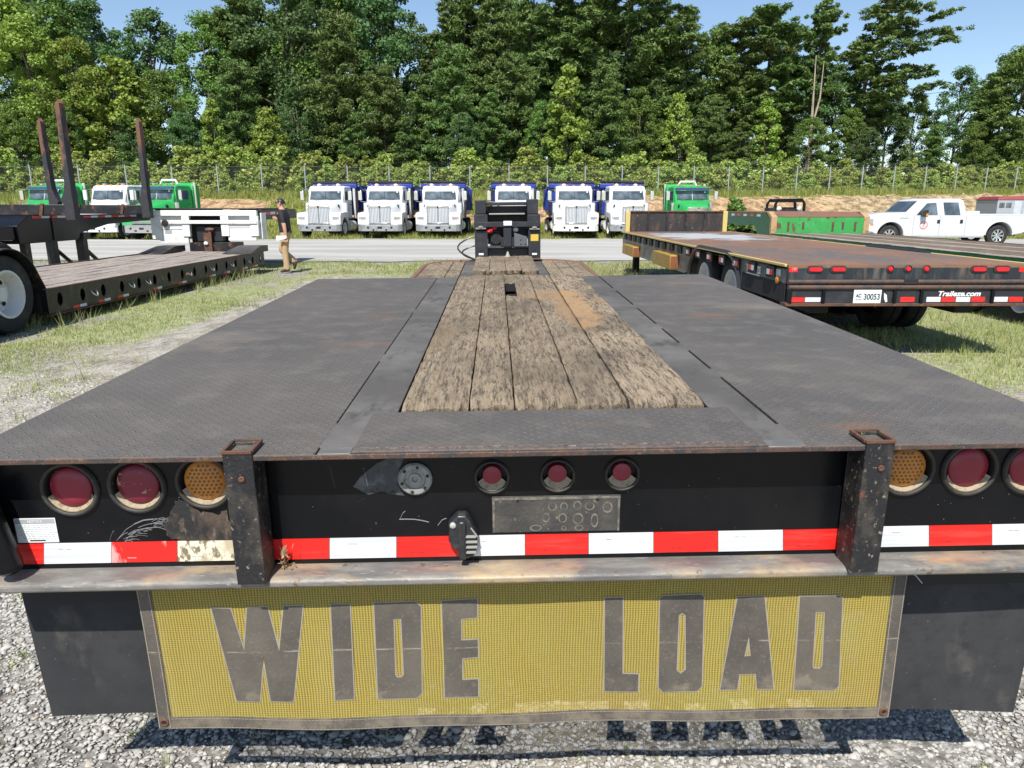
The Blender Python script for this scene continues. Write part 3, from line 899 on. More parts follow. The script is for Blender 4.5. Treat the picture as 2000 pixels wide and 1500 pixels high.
def pine(seed, H=20.0, W=3.2, z0=0.12, whorls=22, per=95, mat=leaf_pine, sparse=0.0, lean=0.0, skew=0.0):
    rng = np.random.default_rng(seed)
    b = MB()
    tr = lambda z: np.array([lean * (z / H) ** 1.5 * H + 0.12 * math.sin(z * .6 + seed), 0.1 * math.cos(z * .5 + seed), z])
    zs = np.linspace(0, H * 0.985, 9)
    b.tube([tr(z) for z in zs], [H * 0.0125 * (1 - 0.9 * z / H) + 0.02 for z in zs], 7)
    C, RR, TT = [], [], []
    for w in range(whorls):
        t = (w + rng.uniform(0, .8)) / whorls
        z = H * (z0 + (0.97 - z0) * t)
        nb = rng.integers(4, 7) if sparse < 0.5 else rng.integers(2, 5)
        for k in range(nb):
            th = rng.random() * 6.283
            L = W * (0.25 + 0.95 * (1 - t) ** 0.65 * min(1, 0.45 + t * 2.2)) * rng.uniform(0.55, 1.15)
            if sparse > 0.5:
                L = W * (0.3 + 0.8 * math.sin(math.pi * min(1, 0.12 + 0.85 * t)) ** 0.8) * rng.uniform(0.4, 1.2)
            if skew:
                L *= 1 + skew * math.cos(th)
            base = tr(z)
            tip = base + np.array([math.cos(th) * L, math.sin(th) * L, L * rng.uniform(-0.12, 0.32)])
            midp = (base + tip) / 2 + np.array([0, 0, -0.06 * L])
            b.tube([base, midp, tip], [0.055, 0.035, 0.012], 4)
            m = max(2, int(L * (2.6 if sparse < 0.5 else 4.2)))
            for q in range(m):
                f = 0.28 + 0.75 * (q + rng.random() * .7) / m
                pnt = base * (1 - f) + tip * f + rng.normal(0, 0.14 if sparse < .5 else 0.26, 3) * [1, 1, .8]
                C.append(pnt)
                s = rng.uniform(0.34, 0.66) * (1.0 if sparse < .5 else 0.62)
                RR.append((s * 1.1, s * 1.1, s * 0.66))
                TT.append(rng.random())
    C, RR, TT = np.array(C), np.array(RR), np.array(TT)
    per = max(40, int(per * min(1.3, 420.0 / len(C))))
    v, f, t = leaf_cloud(C, RR, per, 0.115, 1.9, rng, TT, 0.35, 0.3)
    return b.mesh('trunk', [bark]), crown_mesh('crown', [(v, f, t)], mat), H

def shrub(seed, H=3.0, W=1.6, n=40, per=90, mat=leaf_shrub, size=0.125):
    rng = np.random.default_rng(seed)
    t, th = rng.random(n), rng.random(n) * 6.283
    rr = W * (1 - t * 0.75) * rng.uniform(0.2, 1, n)
    C = np.stack([rr * np.cos(th), rr * np.sin(th), H * (0.12 + 0.8 * t)], 1)
    k = rng.uniform(0.22, 0.48, n) * (1.1 - 0.5 * t)
    cm = crown_mesh('foliage', [leaf_cloud(C, np.stack([k, k, k], 1), per, size, 0.62, rng, rng.random(n))], mat)
    b = MB()
    for i in range(6):
        j = rng.integers(0, n)
        b.tube([(0, 0, 0), C[j] * [.4, .4, .5], C[j]], [0.035, 0.025, 0.01], 5)
    return b.mesh('stem', [bark]), cm, H

PROTO = {
    'broad': [broadleaf(1), broadleaf(2, W=4.8), broadleaf(3, W=3.8)],
    'light': [broadleaf(4, mat=leaf_light, W=4.3, n=110), broadleaf(5, mat=leaf_light, W=3.9, n=110)],
    'young': [broadleaf(6, H=12, W=2.9, mat=leaf_light, cone=0.8, z0=0.05, n=80, per=110, size=0.24), broadleaf(7, H=12, W=3.4, mat=leaf_light, cone=0.6, z0=0.05, n=80, per=110, size=0.24)],
    'dark': [broadleaf(8, mat=leaf_dark, W=4.4), broadleaf(9, mat=leaf_dark, W=4.0)],
    'pine': [pine(11), pine(12, W=3.7), pine(13, W=3.0, whorls=26)],
    'cedar': [pine(14, W=3.4, z0=0.02, whorls=30, H=16), pine(15, W=3.8, z0=0.02, whorls=28, H=16)],
    'sparse': [pine(16, W=3.0, z0=0.34, whorls=26, sparse=1.0), pine(17, W=3.6, z0=0.30, whorls=30, sparse=1.0, lean=0.10, skew=0.55), pine(19, W=2.2, z0=0.42, whorls=26, sparse=1.0)],
    'shrub': [shrub(21), shrub(22, W=1.9), shrub(23, H=3.4, W=1.4), shrub(24, W=2.1, n=30)],
    'bush': [shrub(25, H=2.6, W=1.5, mat=leaf_broad, n=34, size=0.16)],
}
KNAME = {'broad': 'broadleaf_tree', 'light': 'broadleaf_tree', 'young': 'young_tree', 'dark': 'broadleaf_tree', 'pine': 'pine_tree', 'cedar': 'cedar_tree', 'sparse': 'pine_tree', 'shrub': 'shrub', 'bush': 'bush'}
def plant(kind, i, x, y, base, height, wide, label, group, cat):
    tm, cm, H = PROTO[kind][i % len(PROTO[kind])]
    s = height / H
    o = thing(KNAME[kind], label, cat, (x, y, base), rnd.uniform(0, 6.28), group)
    o.scale = (s * wide, s * wide, s)
    if kind == 'sparse' and i == 1:
        o.rotation_euler.z = 0.15
    link(tm.name.split('.')[0], tm, o)
    link(cm.name.split('.')[0], cm, o)
    return o

DESC = {'broad': 'mid green broadleaf tree', 'light': 'tall fresh green broadleaf tree', 'young': 'bright yellow green young tree', 'dark': 'dark bluish green broadleaf tree', 'pine': 'dense dark pine',
        'cedar': 'low branched olive green cedar', 'sparse': 'tall thin open crowned pine'}
# u, v of the top, distance, kind, width factor
FOREST = [
    # front edge of the wood
    (40, 20, 60, 'light', 1.15), (128, 62, 61, 'light', 0.95), (215, 105, 62, 'young', 1.25), (300, 128, 64, 'broad', 1.0), (410, 188, 60, 'young', 0.8), (520, 206, 60, 'young', 1.1),
    (352, 215, 62, 'dark', 1.1), (455, 110, 66, 'cedar', 1.0), (575, 165, 65, 'dark', 1.0), (655, 12, 66, 'cedar', 1.0), (745, 120, 65, 'cedar', 1.05), (825, 140, 67, 'pine', 1.1), (880, 75, 66, 'cedar', 1.0),
    (960, 160, 66, 'pine', 1.1), (1000, 95, 68, 'cedar', 1.1), (1058, 190, 66, 'broad', 0.9), (1110, 122, 64, 'young', 0.95), (1185, 118, 68, 'cedar', 1.0), (1252, 165, 69, 'broad', 1.0), (1325, 178, 69, 'young', 0.9),
    (1395, 185, 71, 'cedar', 1.0), (1500, 190, 71, 'young', 1.1), (1585, 225, 73, 'broad', 1.2), (1665, 205, 74, 'broad', 1.15), (1742, 172, 78, 'dark', 1.1), (1795, 176, 80, 'broad', 0.9), (1830, 240, 76, 'cedar', 1.0),
    (1885, 125, 78, 'dark', 0.85), (1955, 128, 76, 'pine', 1.3), (2010, 80, 76, 'broad', 1.1), (2090, 60, 78, 'pine', 1.2), (690, 215, 64, 'cedar', 1.0), (1700, 245, 72, 'dark', 1.2), (250, 225, 60, 'dark', 1.1), (120, 200, 58, 'broad', 1.0),
    (20, 190, 57, 'broad', 1.0), (905, 215, 64, 'dark', 1.1), (790, 225, 64, 'pine', 1.2), (1270, 235, 68, 'pine', 1.1), (1450, 235, 70, 'pine', 1.2), (1910, 235, 75, 'broad', 1.0), (1990, 225, 74, 'cedar', 1.0),
    # second row
    (-40, -60, 66, 'light', 1.1), (75, -40, 70, 'broad', 1.1), (165, -10, 72, 'dark', 1.0), (285, 8, 76, 'dark', 1.0), (395, 14, 73, 'broad', 0.95), (455, -45, 74, 'pine', 1.2), (545, -70, 73, 'dark', 1.1), (615, -60, 76, 'broad', 1.0),
    (700, -90, 78, 'dark', 1.0), (770, -40, 80, 'dark', 0.9), (845, -35, 80, 'sparse', 1.2), (905, -20, 78, 'sparse', 1.2), (965, -15, 76, 'pine', 1.1), (1042, -50, 77, 'pine', 1.1), (1105, -60, 80, 'sparse', 1.3), (1160, -70, 78, 'pine', 1.2),
    (1225, -65, 79, 'sparse', 1.3), (1282, -28, 78, 'pine', 1.1), (1345, 8, 78, 'pine', 1.0), (1405, 40, 80, 'broad', 0.9), (1452, 32, 79, 'sparse', 1.35), (1512, 6, 80, 'sparse', 1.5), (1548, 40, 82, 'pine', 0.9), (1612, -8, 79, 'sparse', 0.95),
    (1692, -18, 78, 'sparse', 1.35), (1640, 118, 80, 'dark', 1.0), (1975, 100, 82, 'dark', 1.0), (2060, 40, 84, 'broad', 1.1),
    # behind
    (20, -20, 82, 'dark', 1.3), (130, -5, 84, 'dark', 1.2), (480, -20, 86, 'dark', 1.2), (590, -40, 86, 'pine', 1.4), (680, -40, 88, 'dark', 1.2), (1000, -10, 88, 'dark', 1.1), (1080, 10, 88, 'pine', 1.3), (1190, 0, 90, 'dark', 1.2), (1310, 60, 90, 'dark', 1.1),
    (1430, 130, 90, 'dark', 1.2), (1550, 150, 90, 'dark', 1.2),
]
LANDMARK = [(60, 'farthest left green tractor'), (205, 'white tractor'), (325, 'chrome visored green tractor'), (450, 'white gooseneck'), (565, 'walking man'), (645, 'leftmost dump truck'),
            (752, 'second dump truck'), (865, 'third dump truck'), (1000, 'black gooseneck'), (1120, 'fifth dump truck'), (1225, 'rightmost dump truck'),
            (1355, 'rightmost green tractor'), (1440, 'lone bush'), (1540, 'black arched frame'), (1610, 'green gooseneck'), (1720, 'pickup bonnet'), (1820, 'pickup cab'),
            (1905, 'pickup bed'), (1975, 'grey horse trailer'), (2100, 'right end of the fence')]
used = {}
cnt = {}
for idx, (u, vt, Y, kind, wd) in enumerate(FOREST):
    p = atY(u, vt, Y)
    base = float(bank_z(np.array([p.x]), np.array([p.y]))[0]) - 0.1
    lm = min(LANDMARK, key=lambda l: abs(l[0] - u))[1]
    row = 'front row' if idx < 42 else ('second row' if idx < 71 else 'back row')
    lab = '%s, %s of the wood, above the %s' % (DESC[kind], row, lm)
    if lab in used:
        lab = '%s, %s, above the %s, %s' % (DESC[kind], row, lm, 'right-hand one')
    used[lab] = used.get(lab, 0) + 1
    cnt[kind] = cnt.get(kind, 0) + 1
    k = 1 if (u == 1692) else (0 if kind == 'sparse' and u in (1452, 1512) else (2 if u == 1612 else cnt[kind]))
    plant(kind, k, p.x, p.y, base, max(3.0, p.z - base), wd, lab, 'trees of the wood behind the fence', 'tree')
# pale dead snag in front of the thin pine
sn = atY(1596, 108, 77)
sb = float(bank_z(np.array([sn.x]), np.array([sn.y]))[0])
d = thing('dead_tree', 'pale forked dead trunk without bark among the thin pines', 'tree', (sn.x, sn.y, sb))
h = sn.z - sb
MB().tube([(0, 0, 0), (0.1, 0, h * .5), (-0.1, 0, h)], [0.2, 0.15, 0.04], 7).build('trunk', bark_pale, d)
MB().tube([(0.05, 0, h * .45), (0.7, 0, h * .7), (0.75, 0, h * .96)], [0.12, 0.09, 0.03], 6).build('branch', bark_pale, d)

# shrubs along the fence, both sides
SH = []
rs = random.Random(5)
al0 = -8.0
while al0 < 98:
    for off, hh, n in ((rs.uniform(1.2, 2.4), rs.uniform(1.5, 2.7), 1), (rs.uniform(3.0, 5.0), rs.uniform(2.3, 4.0), 1)):
        SH.append((al0 + rs.uniform(-.5, .5), off, hh))
    al0 += rs.uniform(0.95, 1.5)
for i, (a, off, hh) in enumerate(SH):
    x, y = fence_xy(a, off)
    b = float(bank_z(np.array([x]), np.array([y]))[0]) - 0.1
    plant('shrub', i + (i // 3), x, y, b, hh * (1.0 if a < 55 else 0.85), rs.uniform(1.0, 1.4), 'yellow green leafy shrub in the thicket along the chain-link fence', 'shrubs in the thicket along the fence', 'shrub')
bp = gp(1432, 452, 0)
bp = atY(1432, 420, 44)
plant('bush', 0, bp.x, bp.y, float(bank_z(np.array([bp.x]), np.array([bp.y]))[0]) - .1, 2.3, 1.0, 'lone dark green bush at the foot of the dirt bank beside a green tractor', None, 'bush')

# ------------------------------------------------------------------ fence
fx, fy = fence_xy(0)
fz = float(bank_z(np.array([fx]), np.array([fy]))[0])
fence = thing('chain_link_fence', 'chain-link fence on galvanised posts along the top of the bank', 'fence', (fx, fy, 0))
def fpt(a, dz):
    x, y = fence_xy(a)
    return (x - fx, y - fy, float(bank_z(np.array([x]), np.array([y]))[0]) + dz)
pm = MB()
pm.cyl((0, 0, -0.2), (0, 0, 2.15), 0.05, n=8)
pm.tube([(0, 0, 2.15), (-0.02, 0, 2.3), (0.0, -0.22, 2.52)], [0.03, 0.022, 0.015], 6)
pme = pm.mesh('fence_post', [galv])
a = -24.0
posts = []
while a < 118:
    posts.append(a)
    a += 3.02
for a in posts:
    link('fence_post', pme, fence, loc=fpt(a, 0))
rail = MB()
for dz in (2.12,):
    rail.tube([fpt(a, dz) for a in posts], 0.005, 4)
rail.build('top_rail', galv, fence)
wire = MB()
for k, dz in enumerate((2.27, 2.37, 2.47)):
    wire.tube([(fpt(a, dz)[0], fpt(a, dz)[1] - 0.07 * (k + .3), fpt(a, dz)[2]) for a in posts], 0.003, 3)
wire.build('barbed_wire', galv, fence)
nt = NT('chain_link_mesh')
nt.done((0.42, 0.43, 0.44), 0.5, 0.3)
trn = nt.n.new('ShaderNodeBsdfTransparent')
mxn = nt.n.new('ShaderNodeMixShader')
mxn.inputs[0].default_value = 0.965
nt.L(nt.b.outputs[0], mxn.inputs[1])
nt.L(trn.outputs[0], mxn.inputs[2])
nt.L(mxn.outputs[0], nt.out.inputs[0])
cm = MB()
for p, q in zip(posts[:-1], posts[1:]):
    cm.add([fpt(p, 0.0), fpt(q, 0.0), fpt(q, 2.12), fpt(p, 2.12)], [(0, 1, 2, 3)])
cm.build('chain_link_mesh', nt.mat, fence, smooth=0)

# power line
pl = thing('power_line', 'pair of thin power cables crossing the sky behind the wood', 'cable', (0, 130, 0))
for dv in (0, 14):
    A0, A1 = atY(1500, 196 + dv, 130), atY(2150, 120 + dv, 130)
    MB().tube([(A0.lerp(A1, k / 12).x, 0, A0.lerp(A1, k / 12).z - 0.8 * math.sin(math.pi * k / 12)) for k in range(13)], 0.035, 5).build('cable', black_matt, pl)

# ------------------------------------------------------------------ the lowboy trailer in front
TW = 2.59
YAW, PIT, ROLL = R(1.19), R(1.16), -0.0105
TMAT = Matrix.Rotation(YAW, 4, 'Z') @ Matrix.Rotation(PIT, 4, 'X') @ Matrix.Rotation(ROLL, 4, 'Y')
torg = Vector((0, 0, CAMH)) + ray(1058, 880) * 1.564
TMAT = Matrix.Translation(torg) @ TMAT
TINV = TMAT.inverted()
def loc_ray(u, v):
    return TINV @ Vector((0, 0, CAMH)), TINV.to_3x3() @ ray(u, v)
def dk(u, v, z=0.0):            # point on a plane parallel to the deck
    o, d = loc_ray(u, v)
    return o + d * ((z - o.z) / d.z)
def fc(u, v, y=0.08):           # point on a plane parallel to the rear face
    o, d = loc_ray(u, v)
    return o + d * ((y - o.y) / d.y)
def tl(u, v, Y):                # point at world depth Y, in trailer axes
    return TINV @ atY(u, v, Y)

tr = thing('lowboy_trailer', 'big lowboy trailer with dark tread plate deck and worn centre planks, nearest to the viewer', 'trailer')
tr.matrix_world = TMAT
X0, X1, LEN = -TW / 2, TW / 2, dk(1015, 540).y
sl0, sl1 = dk(618, 880).x, dk(853, 545).x
SL = (sl0 + sl1) / 2                       # seam left
SR = (dk(1570, 868).x + dk(1170, 540).x) / 2
WL = (dk(790, 800).x + dk(893, 541).x) / 2  # planks
WR = (dk(1370, 793).x + dk(1137, 541).x) / 2
WN = dk(1080, 798).y
CPL, CPR, CPY = dk(706, 850).x, dk(1460, 835).x, dk(1080, 803).y
print('trailer', X0, SL, WL, WR, SR, X1, 'len', LEN, WN, CPY, CPL, CPR)

def plate(name, x0, x1, y0, y1, z0, z1, mat, nx=1, ny=1, warp=0.0):
    b = MB()
    b.box(x0, x1, y0, y1, z0, z1)
    return b.build(name, mat, tr, 0.002)
plate('deck_plate', X0, SL - 0.0015, 0, LEN, -0.012, 0, tread)
plate('deck_plate', SR + 0.004, X1, 0, LEN, -0.012, 0, tread)
plate('deck_plate', CPL, CPR, 0.004, CPY, -0.006, 0.004, tread)
plate('deck_strip', SL + 0.0015, WL - 0.004, 0.045, LEN, -0.012, -0.001, strip_steel)
plate('deck_strip', WR + 0.004, SR - 0.004, 0.045, LEN, -0.012, -0.001, strip_steel)
plate('end_plate', SL + 0.004, CPL - 0.002, 0.0, 0.043, -0.010, 0.001, M('pale_worn_steel', (0.14, 0.135, 0.125), 0.5, 0.2, [((0.21, 0.2, 0.17), 12, 0.45, 0.65)]))
plate('end_plate', CPR + 0.002, SR - 0.006, 0.0, 0.043, -0.010, 0.001, bpy.data.materials['pale_worn_steel'])
plate('end_bar', CPL - 0.001, CPR + 0.001, 0.0, 0.003, -0.012, 0.0035, rust_edge)
# bridging welds in the right seam
for y0, y1 in ((0.0, 0.16), (0.62, 0.72), (1.0, 1.12), (1.42, 1.52), (1.95, 2.05), (2.6, 2.7)):
    plate('seam_bridge', SR - 0.007, SR + 0.008, y0 + 0.004, y1, -0.010, -0.0005, strip_steel)
for y0, y1 in ((0.05, 0.22), (0.9, 1.0), (1.9, 2.0)):
    plate('seam_bridge', SL - 0.005, SL + 0.005, y0, y1, -0.010, -0.0008, strip_steel)
# weld bead along the rear edge of the cross plate
wb = MB()
x = CPL + 0.02
while x < CPR - 0.01:
    w = rnd.uniform(0.006, 0.013)
    wb.blob((x, 0.020 + rnd.uniform(-.003, .003), 0.0045), (w, rnd.uniform(0.003, 0.006), rnd.uniform(0.0015, 0.003)), n=6, rings=3, jit=.2)
    x += w * rnd.uniform(1.1, 2.4)
wb.build('weld_bead', M('rusty_weld', (0.20, 0.15, 0.125), 0.55, 0.3, [((0.15, 0.07, 0.045), 60, 0.5, 0.6), ((0.32, 0.29, 0.26), 90, 0.6, 0.7)]), tr)
# lip under the deck edge: bright worn edge
plate('edge_lip', X0, X1, -0.0015, 0.004, -0.0135, -0.001, rust_edge)

# planks: worn boards with ragged ends and edges
def plank(x0, x1, y0, y1, zt, mat, hole=None, thick=0.045, seed=0, rag=0.02, name='plank', nx=8, dy=0.05, wave=0.002):
    rng = np.random.default_rng(seed)
    ny = max(4, int((y1 - y0) / dy))
    xs, ys = np.linspace(x0, x1, nx + 1), np.linspace(y0, y1, ny + 1)
    top = np.zeros((ny + 1, nx + 1, 3))
    crack = rng.normal(0, 0.0018, nx + 1)
    for j in range(ny + 1):
        for i in range(nx + 1):
            X, Y = xs[i], ys[j]
            z = zt + crack[i] + rng.normal(0, 0.0012)
            if i in (0, nx):
                X += abs(rng.normal(0, 0.0012)) * (1 if i == 0 else -1)
                z -= 0.002 + abs(rng.normal(0, 0.0015))
            if j in (0, ny):
                Y += (rng.random() * rag - rag * .2) * (1 if j == 0 else -1)
                z -= 0.005 + abs(rng.normal(0, 0.006))
            top[j, i] = (X, Y, z + wave * math.sin(Y * 2.1 + seed) * math.sin(X * 9 + seed))
    N = (nx + 1) * (ny + 1)
    bot = top.copy()
    bot[..., 2] = zt - thick
    V = np.concatenate([top.reshape(-1, 3), bot.reshape(-1, 3)])
    g = np.arange(N).reshape(ny + 1, nx + 1)
    F, dark = [], []
    gone = set()
    for j in range(ny):
        for i in range(nx):
            cx, cy = (xs[i] + xs[i + 1]) / 2, (ys[j] + ys[j + 1]) / 2
            if hole and hole[0] < cx < hole[1] and hole[2] < cy < hole[3]:
                gone.add((j, i))
                continue
            F.append((g[j, i], g[j, i + 1], g[j + 1, i + 1], g[j + 1, i]))
    def wall(a, b):
        F.append((a, b, b + N, a + N))
    for i in range(nx):
        wall(g[0, i], g[0, i + 1]); wall(g[ny, i + 1], g[ny, i])
    for j in range(ny):
        wall(g[j + 1, 0], g[j, 0]); wall(g[j, nx], g[j + 1, nx])
    for (j, i) in gone:
        for (dj, di, a, b) in ((-1, 0, (j, i + 1), (j, i)), (1, 0, (j + 1, i), (j + 1, i + 1)), (0, -1, (j, i), (j + 1, i)), (0, 1, (j + 1, i + 1), (j, i + 1))):
            if (j + dj, i + di) not in gone:
                dark.append(len(F))
                wall(g[a], g[b])
    me = bpy.data.meshes.new(name)
    me.from_pydata(V.tolist(), [], [tuple(int(k) for k in f) for f in F])
    me.materials.append(mat)
    me.materials.append(black_matt)
    for k in dark:
        me.polygons[k].material_index = 1
    me.shade_smooth()
    me.set_sharp_from_angle(angle=R(40))
    return link(name, me, tr)
edges = [WL + 0.003, (dk(915, 800).x + dk(949, 541).x) / 2, (dk(1003, 800).x + dk(985, 541).x) / 2, (dk(1112, 800).x + dk(1040, 541).x) / 2, (dk(1226, 800).x + dk(1076, 541).x) / 2, WR - 0.003]
h0, h1 = dk(990, 582), dk(1003, 559)
hx = (h0.x - 0.01, h0.x + 0.04)
for i in range(5):
    hole = (h0.x - 0.005, h0.x + 0.055, h0.y, h1.y) if i == 2 else None
    plank(edges[i] + 0.001, edges[i + 1] - 0.001, WN + [0.0, 0.006, -0.004, 0.012, 0.002][i], LEN + 0.01, 0.012 + rnd.uniform(-0.003, 0.003), old_wood, hole, seed=100 + i, nx=16 if i == 2 else 10)
# frame below the deck
fb = MB()
fb.box(X0 + 0.02, X1 - 0.02, 0.60, LEN - 0.005, -0.20, -0.05)
fb.box(X0 + 0.02, X1 - 0.02, 0.105, 0.60, -0.20, -0.05)
fb.box(-0.5, -0.34, 0.11, LEN, -0.5, -0.2)
fb.box(0.34, 0.5, 0.11, LEN, -0.5, -0.2)
fb.build('frame', black_matt, tr)
for sx in (-1, 1):
    b = MB()
    xo = sx * (TW / 2)
    b.box(min(xo, xo - sx * 0.012), max(xo, xo - sx * 0.012), 0.004, LEN, -0.21, -0.0125)
    b.box(min(xo, xo - sx * 0.06), max(xo, xo - sx * 0.06), 0.004, LEN, -0.222, -0.2105)
    b.build('side_rail', black_paint, tr, 0.002)
# the wheels under the deck
def wheel_mesh(r=0.5, w=0.27, dual=False, rim=0.56, axis='x', n=28):
    """tyre, rim meshes about the origin; outer face towards +x"""
    t = MB()
    h = w / 2
    t.lathe([(r * 0.60, -h * .8), (r * 0.80, -h), (r * 0.96, -h * .86), (r, -h * .6), (r, -h * .15), (r * .975, -h * .12), (r * .975, h * .12), (r, h * .15), (r, h * .6), (r * 0.96, h * .86), (r * 0.80, h), (r * 0.60, h * .8)], (0, 0, 0), axis, n, caps=False)
    m = MB()
    R0 = r * rim
    m.lathe([(R0 * 1.10, h * .80), (R0 * 1.10, h * .94), (R0 * 1.0, h * .97), (R0 * .96, h * .75), (R0 * .84, -h * .25), (R0 * .60, -h * .45), (R0 * .36, -h * .3), (R0 * .32, h * .35), (0.001, h * .42)], (0, 0, 0), axis, n, caps=False)
    for k in range(8):
        a = 2 * math.pi * k / 8
        c = (-h * .38, R0 * .70 * math.cos(a), R0 * .70 * math.sin(a))
        m.cyl(c, (c[0] + 0.012, c[1], c[2]), R0 * .11, n=8, m=1)
    return t.mesh('tyre', [tyre_rubber]), m
WT, WRm = wheel_mesh(0.5, 0.29)
WRIM = WRm.mesh('rim', [silver_paint, black_matt])
RIM_WHITE = WRm.mesh('rim', [white_paint, black_matt])
RIM_ALLOY = WRm.mesh('rim', [alloy, black_matt])
sr = MB()
sr.lathe([(.30, .115), (.30, .14), (.275, .14), (.265, .09), (.25, -.05), (.02, -.05)], (0, 0, 0), 'x', 28, caps=False)
sr.lathe([(.28, .05), (.001, .05)], (0, 0, 0), 'x', 28, m=1, caps=False)
for k in range(8):
    a_ = 2 * math.pi * k / 8
    ca, sa = math.cos(a_), math.sin(a_)
    def rp(r, w, x): return (x, r * ca - w * sa, r * sa + w * ca)
    sr.hexa([rp(.05, -.028, .105), rp(.05, .028, .105), rp(.275, .045, .12), rp(.275, -.045, .12)], [rp(.05, -.028, .06), rp(.05, .028, .06), rp(.275, .045, .07), rp(.275, -.045, .07)])
sr.lathe([(.07, .06), (.07, .12), (.05, .135), (.001, .14)], (0, 0, 0), 'x', 16, caps=False)
RIM_SPOKE = sr.mesh('rim', [chrome, black_matt])
def wheel(parent, x, y, z, side, r=0.5, rim=None, name='wheel', wide=1.0):
    """side +1: outer face towards +x"""
    o = link(name, WT, parent, loc=(x, y, z))
    k = r / 0.5
    o.scale = (wide * k, k, k)
    if side < 0:
        o.rotation_euler = (0, 0, math.pi)
    link('rim', rim or WRIM, o)
    return o
for yy in (1.05, 2.15):
    for sx in (-1, 1):
        for xx in (1.08, 0.75):
            wheel(tr, sx * xx, yy, -0.62, sx, 0.42, RIM_ALLOY)

# ---- rear face with round openings
FY = 0.08
def fpx(u, v):
    p = fc(u, v, FY)
    return (p.x, p.z)
BIG = [(137, 955), (268, 949), (400, 941), (1770, 916), (1893, 916), (2013, 914)]
SMALL = [(961, 931), (1089, 928), (1215, 925)]
Rb, Rs = 0.0665, 0.041
zb = fc(600, 1110, FY).z - 0.02
fr = lambda a, b, t: (a, FY + 0.006 - t, b)
zb = fc(1000, 1092, FY).z - 0.03
holes = [circle(*fpx(*p), Rb * 0.90, 36) for p in BIG] + [circle(*fpx(*p), Rs * 0.86, 28) for p in SMALL]
flat([[(X0 + 0.03, zb), (X1 - 0.03, zb), (X1 - 0.03, -0.0125), (X0 + 0.03, -0.0125)]] + holes, 0.010, black_paint, 'rear_panel', tr, lambda a, b, t: (a, FY + 0.006 - t, b))

def tail_light(c, r, depth, lensm, big, lens_r):
    x, z = c
    g = MB()                                            # rubber ring standing proud of the panel
    g.lathe([(r * 0.86, 0.004), (r * 0.86, -0.006), (r * 0.92, -0.010), (r * 0.99, -0.008), (r * 1.03, 0.0)], (x, FY, z), 'y', 40)
    o = link('tail_light', ring_mesh(g), tr)
    tag(o)
    hs = MB()                                           # the recess behind it; dust lies on its floor
    n = 40
    for k in range(n):
        a0, a1 = 2 * math.pi * k / n, 2 * math.pi * (k + 1) / n
        low = math.sin((a0 + a1) / 2) < -0.45
        q = [(x + r * .855 * math.cos(a), FY + t, z + r * .855 * math.sin(a) * (1.0 if math.sin(a) > -0.4 else 0.97)) for a, t in ((a0, -0.003), (a1, -0.003), (a1, depth), (a0, depth))]
        hs.add(q, [(0, 1, 2, 3)], 1 if low else 0)
    cr = MB()
    m_ = 18
    aa = [R(200 + 140 * k / m_) for k in range(m_ + 1)]
    zc_ = z + (r * .855 - lens_r) * 0.25
    cv = [(x + r * .85 * math.cos(a), FY - .003, z + r * .85 * math.sin(a)) for a in aa] + [(x + lens_r * .97 * math.cos(a), FY + depth - .013, zc_ + lens_r * .97 * math.sin(a)) for a in aa]
    cr.add(cv, [(k, k + 1, m_ + 2 + k, m_ + 1 + k) for k in range(m_)])
    cr.build('dust', recess_dust, o, smooth=60)
    hs.add([(x + r * .86 * math.cos(2 * math.pi * k / n), FY + depth + 0.001, z + r * .86 * math.sin(2 * math.pi * k / n)) for k in range(n)], [tuple(range(n))], 0)
    hs.build('housing', [grommet_rubber, recess_dust], o, smooth=0)
    l = MB()
    y0 = FY + depth
    l.lathe([(lens_r, y0), (lens_r, y0 - 0.012), (lens_r * .93, y0 - 0.017), (lens_r * 0.5, y0 - 0.020), (0.001, y0 - 0.021)], (x, 0, z + (r * .855 - lens_r) * 0.25), 'y', 36)
    lo = l.build('lens', lensm, o, smooth=50)
    if lensm is amber_lens:
        d = MB()
        zc = z + (r * .855 - lens_r) * 0.25
        for i in range(-4, 5):
            for j in range(-4, 5):
                px, pz = (i + (j % 2) * .5) * 0.0105, j * 0.0092
                if px * px + pz * pz < (lens_r * .84) ** 2:
                    rr = math.hypot(px, pz) / lens_r
                    yl = y0 - 0.0185 - 0.0022 * (1 - rr) - 0.0006
                    d.cyl((x + px, yl - .0004, zc + pz), (x + px, yl + 0.004, zc + pz), 0.0031, n=8)
        d.build('led_dots', M('dark_amber', (0.22, 0.085, 0.02), 0.4), o)
        tag(o, 'amber round light with dark dots')
    return o
def ring_mesh(g):
    me = bpy.data.meshes.new('tail_light')
    v = g.v; 
    f = [q for q in g.f if len(q) == 4]
    me.from_pydata(v, [], f)
    me.materials.append(grommet_rubber)
    me.shade_smooth()
    return me
for i, p in enumerate(BIG):
    tail_light(fpx(*p), Rb, 0.018, (red_lens, red_lens_dusty, amber_lens, amber_lens, red_lens, red_lens)[i], True, Rb * 0.745)
for p in SMALL:
    tail_light(fpx(*p), Rs, 0.018, red_lens, False, Rs * 0.56)
